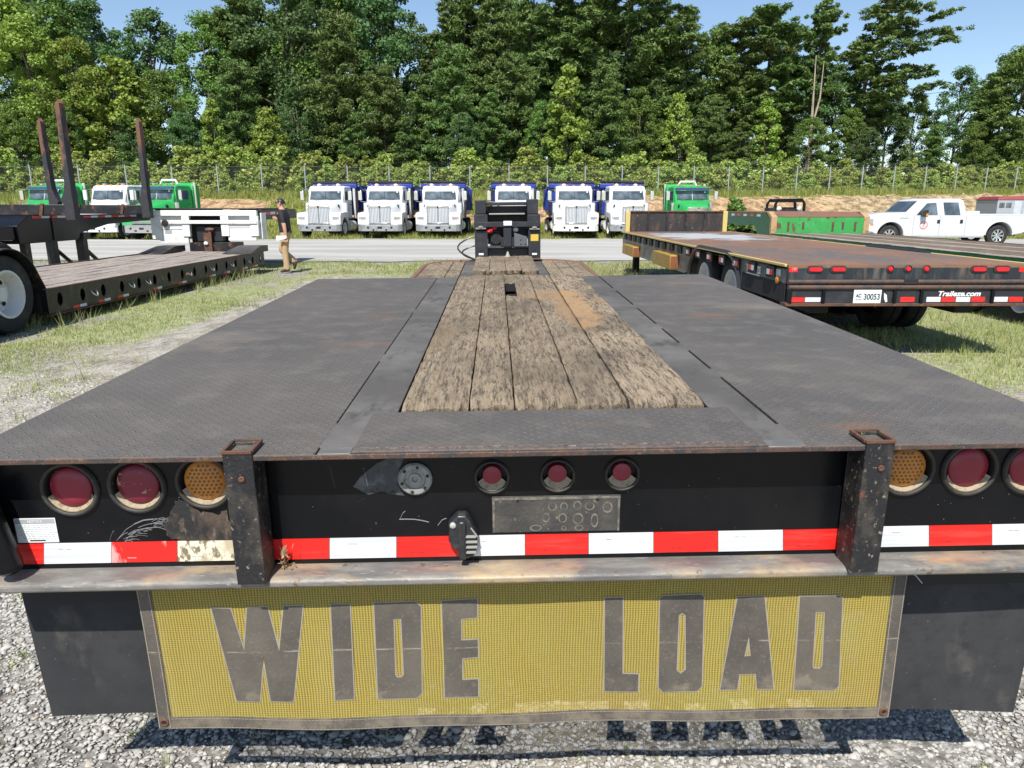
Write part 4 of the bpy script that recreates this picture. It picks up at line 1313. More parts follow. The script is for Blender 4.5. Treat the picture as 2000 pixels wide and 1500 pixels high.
# round grey socket
x, z = fpx(811, 934)
b = MB()
b.lathe([(0.040, FY), (0.040, FY - 0.006), (0.036, FY - 0.010), (0.026, FY - 0.010), (0.023, FY - 0.004), (0.015, FY - 0.004), (0.014, FY - 0.008), (0.008, FY - 0.008), (0.006, FY - 0.003), (0.001, FY - 0.003)], (x, 0, z), 'y', 32)
so_ = b.build('socket', M('dull_grey_metal', (0.30, 0.30, 0.28), 0.6, 0.2, [((0.18, 0.175, 0.155), 40, 0.5, 0.65)]), tr)
b = MB()
for k in range(6):
    a = k * math.pi / 3 + .3
    b.cyl((x + 0.031 * math.cos(a), FY - 0.0125, z + 0.031 * math.sin(a)), (x + 0.031 * math.cos(a), FY - 0.009, z + 0.031 * math.sin(a)), 0.0035, n=8)
b.build('screws', black_matt, so_)['kind'] = 'stuff'
# faded overspray left of the socket
b = MB()
pts = [(690, 950), (705, 930), (735, 905), (765, 892), (790, 893), (780, 915), (776, 945), (790, 968), (770, 966), (745, 960), (720, 966)]
flat([[fpx(*p) for p in pts]], 0.0006, M('faded_patch', (0.045, 0.05, 0.057), 0.5, 0, [((0.11, 0.115, 0.12), 24, 0.52, 0.66), ((0.012, 0.012, 0.014), 16, 0.6, 0.68)]), 'paint_patch', tr, lambda a, b, t: (a, FY - 0.0006 + t, b))
# scratches
sc = MB()
for (u0, v0, u1, v1) in ((214, 1056, 222, 1036), (222, 1036, 226, 1058), (232, 1050, 262, 1024), (228, 1056, 250, 1040), (262, 1024, 300, 1014), (250, 1044, 300, 1030), (300, 1030, 330, 1038), (270, 1030, 318, 1022), (244, 1058, 268, 1036), (300, 1014, 322, 1018), (782, 1012, 792, 998),
                         (780, 1014, 838, 1020), (855, 1026, 872, 1012)):
    n = 4
    P = [fc(u0 + (u1 - u0) * k / n + rnd.uniform(-.4, .4), v0 + (v1 - v0) * k / n + rnd.uniform(-.5, .5) - 3 * math.sin(math.pi * k / n), FY - 0.0006) for k in range(n + 1)]
    w = rnd.uniform(0.0005, 0.0014)
    for p, q in zip(P[:-1], P[1:]):
        sc.add([(p.x, p.y, p.z - w), (q.x, q.y, q.z - w), (q.x, q.y, q.z + w), (p.x, p.y, p.z + w)], [(0, 1, 2, 3)])
for k in range(46):
    t0 = rnd.random()
    cu, cv_ = 238 + 92 * t0, 1056 - 38 * math.sin(t0 * 1.5) + rnd.uniform(-7, 9)
    du, dv = rnd.uniform(8, 26), rnd.uniform(-9, 3)
    P = [fc(cu + du * q / 3, cv_ + dv * q / 3 - 1.5 * math.sin(math.pi * q / 3), FY - 0.0006) for q in range(4)]
    w = rnd.uniform(0.0002, 0.0007)
    for p, q in zip(P[:-1], P[1:]):
        sc.add([(p.x, p.y, p.z - w), (q.x, q.y, q.z - w), (q.x, q.y, q.z + w), (p.x, p.y, p.z + w)], [(0, 1, 2, 3)])
for k in range(60):
    p = fc(rnd.choice((rnd.uniform(530, 1640), rnd.uniform(60, 420), rnd.uniform(1730, 1990))), rnd.uniform(900, 1045), FY - 0.0006)
    w = rnd.uniform(.0004, .0011)
    sc.add([(p.x - w, p.y, p.z - w * .7), (p.x + w, p.y, p.z - w), (p.x + w * .8, p.y, p.z + w), (p.x - w * .6, p.y, p.z + w * .8)], [(0, 1, 2, 3)])
rs_pts = [(338, 985), (350, 975), (372, 982), (392, 1000), (424, 1004), (446, 996), (458, 1058), (430, 1056), (392, 1060), (360, 1054), (330, 1050), (318, 1030), (330, 1012)]
rpts = []
for k in range(len(rs_pts)):
    q0, q1 = rs_pts[k], rs_pts[(k + 1) % len(rs_pts)]
    for f in (0, .25, .5, .75):
        rpts.append((q0[0] + (q1[0] - q0[0]) * f + rnd.uniform(-3.5, 3.5), q0[1] + (q1[1] - q0[1]) * f + rnd.uniform(-3, 3)))
flat([[fpx(*p) for p in rpts]], 0.0005, M('rust_stained_paint', (0.018, 0.017, 0.017), 0.6, 0, [((0.085, 0.06, 0.045), 16, 0.42, 0.56, (1, 1, .55)), ((0.14, 0.105, 0.08), 45, 0.55, 0.66, (1, 1, .5))], (90, .3)), 'rust_stain', tr, lambda a, b, t: (a, FY - 0.0005 + t, b))
sc.build('scratch', M('scratched_paint', (0.22, 0.22, 0.22), 0.5), tr, smooth=0)['kind'] = 'stuff'
# tape
def tape(u0, u1, mat, v0a=None):
    vt = lambda u: 1063 - (u - 30) * (1063 - 1034) / (1600 - 30) - (0 if u < 1690 else 3)
    hb = lambda u: 39.5
    a, b_, c, d_ = fc(u0, vt(u0) + hb(u0), FY - .001), fc(u1, vt(u1) + hb(u1), FY - .001), fc(u1, vt(u1), FY - .001), fc(u0, vt(u0), FY - .001)
    m = MB()
    m.hexa([(p.x, FY - 0.0012, p.z) for p in (a, b_, c, d_)], [(p.x, FY + 0.0008, p.z) for p in (a, b_, c, d_)])
    to = m.build('reflective_tape', mat, tr)
    if u1 - u0 > 90:
        pm_ = MB()
        for q in range(2):
            uu, vv = u0 + (u1 - u0) * (.18 + .1 * rnd.random()) + q * 13, vt(u0) + (11 if mat is white_tape else 30)
            p_, r_ = fc(uu, vv, FY - .0014), fc(uu + 9, vv, FY - .0014)
            pm_.add([(p_.x, p_.y, p_.z - .0009), (r_.x, r_.y, r_.z - .0009), (r_.x, r_.y, r_.z + .0009), (p_.x, p_.y, p_.z + .0009)], [(0, 1, 2, 3)])
        pm_.build('print', grey_ink if mat is not red_tape else M('dark_red_print', (.3, .02, .02)) if 'dark_red_print' not in bpy.data.materials else bpy.data.materials['dark_red_print'], to, smooth=0)['kind'] = 'stuff'
    return to
for u0, u1, mt in ((24, 85, red_tape), (86, 217, white_tape), (218, 346, red_tape_scuffed), (347, 458, white_tape_worn), (512, 643, red_tape), (644, 774, white_tape), (775, 902, red_tape), (903, 1025, white_tape), (1026, 1149, red_tape),
                   (1150, 1276, white_tape), (1277, 1402, red_tape), (1403, 1529, white_tape), (1530, 1655, red_tape), (1716, 1814, white_tape), (1815, 1937, red_tape), (1938, 2062, white_tape), (2063, 2180, red_tape)):
    t = tape(u0, u1, mt)
    if mt is white_tape_worn: t['label'] = 'weathered flaking white tape'
    if mt is red_tape_scuffed: t['label'] = 'scuffed red tape'
# dirty embossed plate
a, c = fc(962, 1040, FY), fc(1212, 965, FY)
npl = MB()
npl.box(a.x, c.x, FY - 0.0022, FY - 0.0003, a.z, c.z)
pl_ = npl.build('number_plate', plate_dirt, tr, 0.001)
rim_ = MB()
for (x0, x1, z0, z1) in ((a.x, c.x, c.z - 0.010, c.z - 0.003), (a.x + .001, a.x + .006, a.z, c.z - .011), (c.x - .006, c.x - .001, a.z, c.z - .011)):
    rim_.box(x0, x1, FY - 0.0032, FY - 0.0020, z0, z1)
rim_.build('plate_rim', plate_relief, pl_, 0.0008)
em = MB()
w_, h_ = c.x - a.x, c.z - a.z
for (sx, sz, rx, rz) in ((.47, .70, .035, .12), (.56, .70, .03, .12), (.665, .72, .032, .13), (.76, .70, .04, .12), (.90, .66, .04, .16), (.42, .40, .03, .13), (.55, .38, .035, .14), (.67, .36, .045, .16), (.56, .10, .02, .07), (.68, .10, .035, .09), (.34, .12, .05, .09), (.80, .3, .03, .2)):
    em.add([(a.x + w_ * (sx + rx * math.cos(k * .5236) * q), FY - 0.0026, a.z + h_ * (sz + rz * math.sin(k * .5236) * q)) for q in (1, .72) for k in range(12)], [(k, (k + 1) % 12, 12 + (k + 1) % 12, 12 + k) for k in range(12)])
em.build('embossing', plate_relief, pl_, smooth=0)
for q in ((.2, .88), (.82, .88)):
    b = MB(); b.cyl((a.x + w_ * q[0], FY - 0.0034, a.z + h_ * q[1]), (a.x + w_ * q[0], FY - 0.002, a.z + h_ * q[1]), 0.004, n=8); b.build('slot', black_matt, pl_)
# black plastic plug holder with ribs
H = lambda cx, cy: fc(860 + cx / 11.54, 980 + cy / 11.54, FY)
hp = MB()
ol = [(190, 380), (390, 180), (600, 180), (660, 260), (720, 370), (850, 610), (868, 780), (840, 990), (760, 1120), (600, 1190), (490, 1190), (450, 1000), (300, 930), (200, 800)]
lo_, hi_ = [], []
cc = H(520, 640)
for q in ol:
    p = H(*q)
    lo_.append((p.x, FY - 0.0015, p.z))
    hi_.append((cc.x + (p.x - cc.x) * .90, FY - 0.030, cc.z + (p.z - cc.z) * .93))
hp.loft([lo_, [(p[0], FY - 0.020, p[2]) for p in lo_], hi_])
ph = hp.build('plug_holder', black_plastic, tr, 0.003)
rb = MB()
for cy, xa, xb in ((640, 590, 815), (755, 590, 840), (870, 590, 840), (985, 590, 810)):
    p, q = H(xa, cy), H(xb, cy)
    rb.box(p.x, q.x, FY - 0.0375, FY - 0.020, p.z - 0.0017, p.z + 0.0017)
p, q, s_ = H(700, 450), H(840, 640), H(610, 640)
rb.tube([(p.x, FY - 0.033, p.z), (q.x, FY - 0.033, q.z)], 0.002, 6)
rb.build('rib', M('worn_grey_plastic', (0.30, 0.295, 0.27), 0.6), ph)
b = MB()
p, q = H(400, 420), H(560, 1180)
b.box(H(420, 500).x, H(590, 500).x, FY - 0.041, FY - 0.024, H(0, 1150).z, H(0, 300).z)
b.build('cover', black_plastic, ph, 0.005)
b = MB(); p = H(300, 395); b.lathe([(0.0072, FY - 0.028), (0.0072, FY - 0.034), (0.002, FY - 0.036), (0.001, FY - 0.033)], (p.x, 0, p.z), 'y', 14); b.build('screw', M('bright_zinc', (0.7, 0.68, 0.62), 0.35, 0.6), ph)
# notice sticker
P = [fc(37, 1060, FY), fc(115, 1057, FY), fc(108, 1010, FY), (fc(26, 1013, FY))]
b = MB()
x0, x1, z0, z1 = (P[0].x + P[3].x) / 2, (P[1].x + P[2].x) / 2, P[0].z, P[3].z
b.box(x0, x1, FY - 0.0009, FY + 0.0005, z0, z1)
st = b.build('notice_label', white_plain, tr)
w_, h_ = x1 - x0, z1 - z0
b = MB(); b.box(x0 + .002, x1 - .002, FY - 0.0013, FY - 0.0008, z1 - h_ * .22, z1 - h_ * .03); b.build('label_header', grey_ink, st)
ff = lambda cx, cz, dy=0.0014: (lambda a, b, t: (cx + a, FY - dy - t, cz + b))
text('NOTICE', h_ * .15, white_plain, 'lettering', st, ff((x0 + x1) / 2, z1 - h_ * .125, .0016), 0.0003)
b = MB()
for k in range(8):
    zz = z1 - h_ * (.30 + .075 * k)
    xx = x0 + w_ * rnd.uniform(.06, .16)
    while xx < x1 - w_ * .1:
        ww = w_ * rnd.uniform(.03, .10)
        b.add([(xx, FY - .0011, zz - .0007), (xx + ww, FY - .0011, zz - .0007), (xx + ww, FY - .0011, zz + .0007), (xx, FY - .0011, zz + .0007)], [(0, 1, 2, 3)])
        xx += ww + w_ * .025
b.build('print', grey_ink, st, smooth=0)
b = MB(); b.box(x0 + w_ * .3, x0 + w_ * .68, FY - .0013, FY - .0008, z0 + h_ * .06, z0 + h_ * .11); b.build('print', ink, st)

# square posts (stake pockets) let into the deck edge
def post(ul, ur, dirt):
    # front edge at the bottom of the tube
    p0, p1 = fc(ul, 1108, 0.0), fc(ur, 1108, 0.0)
    cx = (fc(ul - 24, 950, 0.0).x * 0 + p0.x + p1.x) / 2
    w = 0.0325
    zt, zbm = 0.009, fc(1000, 1092, FY).z - 0.004
    y0, y1 = -0.006, 0.072
    b = MB()
    o = [(cx - w, y0), (cx + w, y0), (cx + w, y1), (cx - w, y1)]
    t = 0.006
    i = [(cx - w + t, y0 + t), (cx + w - t, y0 + t), (cx + w - t, y1 - t), (cx - w + t, y1 - t)]
    lo = [(x, y, zbm) for x, y in o]
    hi = [(x + rnd.uniform(-.001, .001), y, zt) for x, y in o]
    hi2 = [(x, y, zt) for x, y in i]
    lo2 = [(x, y, zt - 0.27) for x, y in i]
    V = lo + hi + hi2 + lo2
    F, MI = [], []
    for k in range(4):
        j = (k + 1) % 4
        F.append((k, j, 4 + j, 4 + k)); F.append((4 + k, 4 + j, 8 + j, 8 + k)); F.append((8 + k, 8 + j, 12 + j, 12 + k))
    F.append((12, 13, 14, 15))
    for f in F:
        b.add([V[q] for q in f], [(0, 1, 2, 3)], 1 if max(f) >= 8 and min(f) < 8 else 0)
    me = bpy.data.meshes.new('stake_pocket')
    me.from_pydata(b.v, [], b.f)
    bm = bmesh.new(); bm.from_mesh(me); bmesh.ops.remove_doubles(bm, verts=bm.verts, dist=1e-5); bmesh.ops.recalc_face_normals(bm, faces=bm.faces); bm.to_mesh(me); bm.free()
    for m in (dirt, rust_steel):
        me.materials.append(m)
    for p in me.polygons:
        if abs(p.normal.z) > .7 and p.center.z > zt - .01:
            p.material_index = 1
    po = link('stake_pocket', me, tr, 0.003)
    rimb = MB()
    for (xa, xb, ya, yb) in ((cx - w - .0005, cx + w + .0005, y0 - .002, y0 + .005), (cx - w - .0005, cx + w + .0005, y1 - .005, y1 + .002), (cx - w - .002, cx - w + .005, y0 + .0055, y1 - .0055), (cx + w - .005, cx + w + .002, y0 + .0055, y1 - .0055)):
        rimb.box(xa, xb, ya, yb, zt - 0.004, zt + 0.004)
    rimb.build('rim', rust_steel, po, 0.0015)
    b = MB(); b.lathe([(0.007, y0 - .001), (0.007, y0 - .004), (0.004, y0 - .005), (0.001, y0 - .003)], (cx + .006, 0, -0.052), 'y', 12); b.build('rivet', rust_steel, po)
    return po, cx
post_dirty = M('dirty_black_post', (0.014, 0.014, 0.016), 0.5, 0, [((0.09, 0.078, 0.062), 9, 0.50, 0.68, (1, 1, .6)), ((0.30, 0.245, 0.175), 75, 0.60, 0.68), (RUST, 14, 0.66, 0.72)], (60, 0.4))
pA, cxA = post(466, 513, post_dirty)
pB, cxB = post(1660, 1712, post_dirty)
# slanted corner tube at the left end
b = MB()
q0, q1 = fc(16, 1106, 0.03), fc(-46, 960, 0.03)
b.tube([(q0.x, 0.03, q0.z), (q1.x, 0.03, q1.z)], 0.031, 14)
b.blob((q0.x, 0.03, q0.z), (0.031, 0.031, 0.02), n=14)
b.build('corner_tube', black_paint, tr)
b = MB()
q0, q1 = fc(2110, 1070, 0.03), fc(2170, 950, 0.03)
b.tube([(q0.x, 0.03, q0.z), (q1.x, 0.03, q1.z)], 0.031, 14)
b.build('corner_tube', black_paint, tr)
# bumper rail
zt_ = fc(1000, 1092, FY).z
zf_ = fc(1000, 1120, -0.012).z
ybf = -0.002
b = MB()
b.prism([(FY + 0.004, zt_ - 0.002), (0.030, zt_ - 0.002), (0.018, zt_ - 0.004), (0.010, zt_ - 0.010), (0.010, zt_ - 0.022), (0.016, zt_ - 0.027), (FY + 0.004, zt_ - 0.028)], 'x', X0 - 0.02, X1 + 0.02)
b.build('bumper_rail', bumper_steel, tr, 0.003, smooth=50)
print('bumper z', zt_, zt_ - 0.04)
b = MB()
b.box(X0 + 0.06, X1 - 0.06, FY + 0.012, FY + 0.05, zt_ - 0.10, zt_ - 0.030)
b.box(X0 + 0.06, X1 - 0.06, FY + 0.09, FY + 0.12, zt_ - 0.22, zt_ - 0.030)
b.build('cross_member', black_matt, tr)
# mud flaps
FL = FY + 0.058
for (uo, ui, vb) in ((38, 700, 1408), (1700, 2090, 1396)):
    xa = fc(uo, 1150, FL).x
    xb = fc(ui, 1150, FL).x
    zbot = fc((uo + 60) if uo < 100 else 1800, vb, FL).z
    if uo > 100:
        xb = -xa_left + 0.0
    else:
        xa_left = xa
    nx, nz = 14, 10
    v, f = [], []
    for t in (0, 1):
        for j in range(nz + 1):
            for i in range(nx + 1):
                sx, sz = i / nx, j / nz
                v.append((xa + (xb - xa) * sx + 0.012 * sz * (1 - 2 * sx) * 0.2, FL + 0.006 * t + 0.010 * math.sin(sx * 3.3 + .6) * (0.3 + sz) + 0.01 * sz * sz, (zt_ - 0.031) * (1 - sz) + zbot * sz))
    n1 = (nx + 1) * (nz + 1)
    for j in range(nz):
        for i in range(nx):
            q = (j * (nx + 1) + i, j * (nx + 1) + i + 1, (j + 1) * (nx + 1) + i + 1, (j + 1) * (nx + 1) + i)
            f.append(q); f.append(tuple(n1 + k for k in reversed(q)))
    for j in range(nz):
        for i in (0, nx):
            q = j * (nx + 1) + i
            f.append((q, q + nx + 1, n1 + q + nx + 1, n1 + q))
    for i in range(nx):
        q = nz * (nx + 1) + i
        f.append((q, q + 1, n1 + q + 1, n1 + q))
    MB().add(v, f).build('mud_flap', grey_rubber, tr, smooth=60)

# ---- the low front part of the deck beyond, and its gooseneck
wz = -0.555
yA, yB = LEN + 0.25, None
pf = dk(1000, 507, wz)
yB = pf.y
print('well front', yB)
b = MB()
ch = 0.75
xl, xr = X0 + 0.02, X1 - 0.02
outl = [(xl, yA), (xr, yA), (xr, yB - ch), (xr - 0.10, yB - ch * .45), (xr - 0.30, yB - .12), (xr - 0.42, yB), (xl + 0.42, yB), (xl + 0.30, yB - .12), (xl + 0.10, yB - ch * .45), (xl, yB - ch)]
b.prism(outl, 'z', wz - 0.24, wz - 0.05)
b.build('well_frame', black_rusty, tr)
def inset(k):
    cx_, cy_ = 0.0, (yA + yB) / 2
    return [(x - math.copysign(k, x - cx_), y - (k if y > cy_ else -k) * (1 if abs(y - yB) < .01 or abs(y - yA) < .01 else .6)) for x, y in outl]
ib = inset(0.055)
flat([outl, ib], 0.055, M('rusty_brown_edge', (0.19, 0.095, 0.06), 0.7, 0, [((0.13, 0.07, 0.05), 8, 0.5, 0.7)]), 'well_edge', tr, lambda a, b, t: (a, b, wz - 0.024 + t))
def clip_y(x):      # front end of the well at x
    ax = abs(x)
    P = [(xr - .42, yB), (xr - .30, yB - .12), (xr - .10, yB - ch * .45), (xr, yB - ch)]
    if ax <= P[0][0]: return yB - 0.06
    for (xa, ya_), (xb, yb_) in zip(P[:-1], P[1:]):
        if ax <= xb: return ya_ + (yb_ - ya_) * (ax - xa) / (xb - xa) - 0.07
    return yB - ch
sLx = (tl(893, 530, 10.4).x + tl(925, 508, 11.8).x) / 2
xs_ = [xl + .06, xl + .27, xl + .47, xl + .66]
stripL, stripR = (-0.62, -0.42), (0.42, 0.62)
for sgn in (-1, 1):
    e = [1.215, 1.02, .82, .625]
    for k in range(3):
        xa, xb = sorted((sgn * e[k], sgn * e[k + 1]))
        plank(xa + .004, xb - .004, yA + .02, clip_y(sgn * (e[k] + e[k + 1]) / 2), wz + rnd.uniform(-.006, .004), old_wood, seed=200 + k + 10 * sgn, nx=4, dy=0.25, rag=0.05)
    plate('deck_strip', *sorted((sgn * .618, sgn * .425)), yA, yB - 0.06, wz - 0.02, wz - 0.008, strip_steel)
e = [-0.42, -0.21, 0.0, 0.19, 0.42]
for k in range(4):
    plank(e[k] + .004, e[k + 1] - .004, yA + .02, yB - 2.0, wz - .004, old_wood, seed=230 + k, nx=4, dy=0.25, rag=0.05)
# thicker broken boards at the front middle
yb0 = dk(1000, 531, wz + .06).y
e = [-0.44, -0.21, 0.02, 0.24, 0.47]
for k in range(4):
    plank(e[k] + .003, e[k + 1] - .003, yb0 + [0.05, 0.0, 0.13, -0.04][k], yB - 0.03, wz + 0.075, old_wood, seed=240 + k, nx=6, dy=0.12, rag=0.14, thick=0.06)
    plank(e[k] + .006, e[k + 1] - .006, yb0 - 0.10 + [0.02, 0.06, 0.0, 0.03][k], yb0 + 0.12, wz + 0.02, dull_wood, seed=250 + k, nx=4, dy=0.1, rag=0.08, thick=0.03)

GY = tl(990, 503, 11.9).y
gz0 = None
gn = MB()
def gq(cx, cy, y=None):       # pixel of the close-up -> trailer axes at the gooseneck face
    o, d = loc_ray(910 + cx / 10.71, 380 + cy / 10.71)
    yy = GY if y is None else y
    return o + d * ((yy - o.y) / d.y)
def gbox(mb, x0, y0, x1, y1, d0=0.0, d1=0.2, m=0):
    a, c = gq(x0, y1), gq(x1, y0)
    mb.box(a.x, c.x, GY + d0, GY + d1, a.z, c.z, m)
g = MB()
for sx in (0, 1):
    gbox(g, *((195, 760, 450, 1340) if not sx else (1310, 740, 1560, 1340)), 0.0, 0.25)
    gbox(g, *((170, 420, 450, 752) if not sx else (1290, 420, 1562, 732)), 0.06, 0.45)
    gbox(g, *((190, 125, 410, 412) if not sx else (1290, 100, 1520, 412)), 0.12, 0.6)
gbox(g, 415, 160, 1285, 240, 0.2, 0.5)
gbox(g, 452, 1090, 1308, 1132, 0.02, 0.2)
gbox(g, 455, 1132, 1305, 1305, 0.10, 0.4)
gbox(g, 420, 245, 1284, 400, 0.42, 0.5)
gbox(g, 455, 445, 1284, 1080, 0.46, 0.55)
a, c = gq(190, 1300), gq(1540, 380)
g.box(a.x, c.x, GY + 0.6, GY + 2.6, a.z + .25, c.z + 0.02)
gx_ = g.build('gooseneck', charcoal_paint, tr, 0.006)
def gpart(name, mat, x0, y0, x1, y1, d0, d1, bev=0.004):
    b = MB(); gbox(b, x0, y0, x1, y1, d0, d1)
    return b.build(name, mat, gx_, bev)
gpart('cross_beam', charcoal_paint, 250, 562, 1540, 682, -0.03, 0.05)
gpart('ledge', M('worn_pale_steel', (0.30, 0.30, 0.29), 0.5, 0.3), 480, 392, 1240, 430, 0.10, 0.42)
gpart('light_plate', white_plain, 785, 550, 960, 648, -0.05, -0.031)
gpart('column', charcoal_paint, 790, 684, 950, 1088, -0.02, 0.16)
gpart('column_foot', charcoal_paint, 730, 900, 1010, 1086, 0.03, 0.2)
gpart('yellow_decal', yellow_paint, 1355, 830, 1515, 970, -0.003, 0.001, 0)
gpart('foot_plate', rust_steel, 200, 1325, 455, 1360, -0.06, 0.3)
gpart('foot_plate', rust_steel, 1300, 1325, 1556, 1360, -0.06, 0.3)
b = MB()
P = [gq(*q) for q in ((1010, 1085), (1010, 800), (1280, 880), (1290, 1085))]
b.loft([[(p.x, GY - 0.01, p.z) for p in P], [(p.x, GY + .03, p.z) for p in P]])
b.build('side_plate', M('grey_plate', (0.10, 0.105, 0.115), 0.5), gx_, 0.003)
b = MB()
for q in ((1150, 950), (1150, 1040), (1245, 1040)):
    p = gq(*q); b.cyl((p.x, GY - .013, p.z), (p.x, GY - .009, p.z), 0.013, n=10)
b.build('bolt_hole', black_matt, gx_)
b = MB(); p = gq(630, 930); b.lathe([(0.09, -0.02), (0.11, 0.03), (0.11, 0.2)], (p.x, GY + .08, p.z), 'y', 16); b.box(p.x - .1, p.x + .09, GY + .1, GY + .3, p.z - .12, p.z); b.build('air_tank', black_rusty, gx_)
for q in ((520, 745), (600, 700), (490, 770)):
    b = MB(); p = gq(*q); b.blob((p.x, GY + .02, p.z), (0.045, 0.03, 0.03), n=8, rings=4, jit=.15); b.build('air_coupling', bright_red, gx_)
b = MB(); p = gq(1040, 740); b.blob((p.x, GY + .1, p.z), (0.05, 0.03, 0.04), n=10, rings=4); b.build('cap', white_worn, gx_)
for q, k in (((310, 690), 0), ((1435, 700), 1)):
    b = MB(); p = gq(*q)
    b.box(p.x - .085, p.x + .085, GY - .045, GY + .02, p.z - .025, p.z - .002)
    b.lathe([(0.05, 0), (0.045, 0.02), (0.02, 0.03)], (p.x, GY - .01, p.z), 'z', 10)
    b.build('pin_plate', M('dusty_steel', (0.24, 0.22, 0.2), 0.6, 0.2), gx_, .003)
    b = MB(); b.blob((p.x, GY - .01, p.z + .06), (0.022, 0.022, 0.03), n=8); b.build('pin', rust_steel, gx_)
for q in ((320, 1245), (1435, 1240)):
    b = MB(); p = gq(*q); b.box(p.x - .04, p.x + .04, GY - .012, GY - .002, p.z - .018, p.z + .014); b.build('latch', white_plain, gx_, .002)
    b = MB(); b.cyl((p.x, GY - .004, p.z + .045), (p.x, GY - .001, p.z + .045), 0.03, n=12); b.cyl((p.x, GY - .004, p.z - .045), (p.x, GY - .001, p.z - .045), 0.025, n=12); b.build('hole', black_matt, gx_)
b = MB(); p = gq(875, 1290); b.lathe([(0.06, -.06), (0.055, -.02), (0.03, .03), (0.012, .08)], (p.x, GY - .03, p.z), 'z', 12); b.build('lock_hook', M('dusty_cast_iron', (0.32, 0.3, 0.26), 0.6), gx_)
for q in ((120, 60, 0), (60, 25, 1)):
    P0 = gq(200, 850 + 210 * q[2])
    pts = [(P0.x + .05, GY + .1, P0.z)]
    for k in range(1, 10):
        t = k / 9
        pts.append((P0.x - .30 * math.sin(math.pi * min(1, t * 1.0)) * (1 if q[2] == 0 else .75), GY + .05, P0.z - (P0.z - (wz + .02)) * t))
    b = MB(); b.tube(pts, 0.013, 7); b.build('air_hose', black_plastic, gx_)

# ------------------------------------------------------------------ banner hung under the bumper
bn = thing('banner', 'yellow mesh WIDE LOAD banner with dark hems hanging below the bumper of the nearest trailer', 'banner')
bn.matrix_world = TMAT
BY = FY - 0.002
cTL, cTR, cBR, cBL = (fc(q[0], q[1], BY) for q in ((270, 1146), (1768, 1114), (1738, 1397), (306, 1424)))
zTop = zt_ - 0.031
bx0, bx1 = (cTL.x + cBL.x) / 2, (cTR.x + cBR.x) / 2
def bz_bot(x):
    t = (x - bx0) / (bx1 - bx0)
    return cBL.z * (1 - t) + cBR.z * t - 0.006 * math.sin(math.pi * t)
def by_(x, z):
    return BY + 0.006 * math.sin(x * 5.1 + 1) * ((zTop - z) / 0.45) + 0.003 * math.sin(x * 13 + z * 9)
def cloth(name, x0, x1, zf0, zf1, mat, dy, nx, nz, thick=0.0012):
    v, f = [], []
    for s in (0, 1):
        for j in range(nz + 1):
            for i in range(nx + 1):
                x = x0 + (x1 - x0) * i / nx
                a, c = zf0(x), zf1(x)
                z = a + (c - a) * j / nz
                v.append((x, by_(x, z) - dy - s * thick, z))
    n1 = (nx + 1) * (nz + 1)
    for j in range(nz):
        for i in range(nx):
            q = (j * (nx + 1) + i, j * (nx + 1) + i + 1, (j + 1) * (nx + 1) + i + 1, (j + 1) * (nx + 1) + i)
            f.append(tuple(n1 + k for k in q))
            if thick: f.append(tuple(reversed(q)))
    if thick:
        for j in range(nz):
            for i in (0, nx):
                q = j * (nx + 1) + i
                f.append((q, q + nx + 1, n1 + q + nx + 1, n1 + q))
        for i in range(nx):
            for j in (0, nz):
                q = j * (nx + 1) + i
                f.append((q, q + 1, n1 + q + 1, n1 + q))
    else:
        v = v[n1:]
        f = [tuple(k - n1 for k in q) for q in f]
    return MB().add(v, f).build(name, mat, bn, smooth=60)
HW = 0.034
cloth('mesh_panel', bx0 + .01, bx1 - .01, lambda x: bz_bot(x) + .01, lambda x: zTop - .01, banner_mesh_m, 0.0, 60, 16, 0.0)
cloth('hem', bx0, bx0 + HW, lambda x: bz_bot(x), lambda x: zTop, banner_cloth, 0.001, 2, 16)
cloth('hem', bx1 - HW, bx1, lambda x: bz_bot(x), lambda x: zTop, banner_cloth, 0.001, 2, 16)
cloth('hem', bx0 + HW - .001, bx1 - HW + .001, lambda x: bz_bot(x) - .001, lambda x: bz_bot(x) + HW, banner_cloth, 0.0004, 60, 2)
cloth('hem', bx0 + HW - .001, bx1 - HW + .001, lambda x: zTop - HW * .8, lambda x: zTop, banner_cloth, 0.0004, 60, 2)
st = MB()
def seam(p, q, dy=0.0034, w=0.0011, n=40):
    for k in range(n):
        a, c = Vector(p).lerp(Vector(q), k / n), Vector(p).lerp(Vector(q), (k + .82) / n)
        d = (c - a).normalized().orthogonal()
        ya, yc = by_(a.x, a.y) - dy, by_(c.x, c.y) - dy
        px = Vector((-(c - a).y, (c - a).x)).normalized() * w
        st.add([(a.x - px.x, ya, a.y - px.y), (c.x - px.x, yc, c.y - px.y), (c.x + px.x, yc, c.y + px.y), (a.x + px.x, ya, a.y + px.y)], [(0, 1, 2, 3)])
for xx in (bx0 + .003, bx0 + HW - .004, bx1 - HW + .004, bx1 - .003):
    seam((xx, zTop - .03), (xx, bz_bot(xx) + .003), n=60)
for dz in (0.003, HW - .004):
    N = 12
    for k in range(N):
        xa, xb = bx0 + HW + (bx1 - bx0 - 2 * HW) * k / N, bx0 + HW + (bx1 - bx0 - 2 * HW) * (k + 1) / N
        seam((xa, bz_bot(xa) + dz), (xb, bz_bot(xb) + dz), n=16)
st.build('stitching', stitch_m, bn, smooth=0)['kind'] = 'stuff'
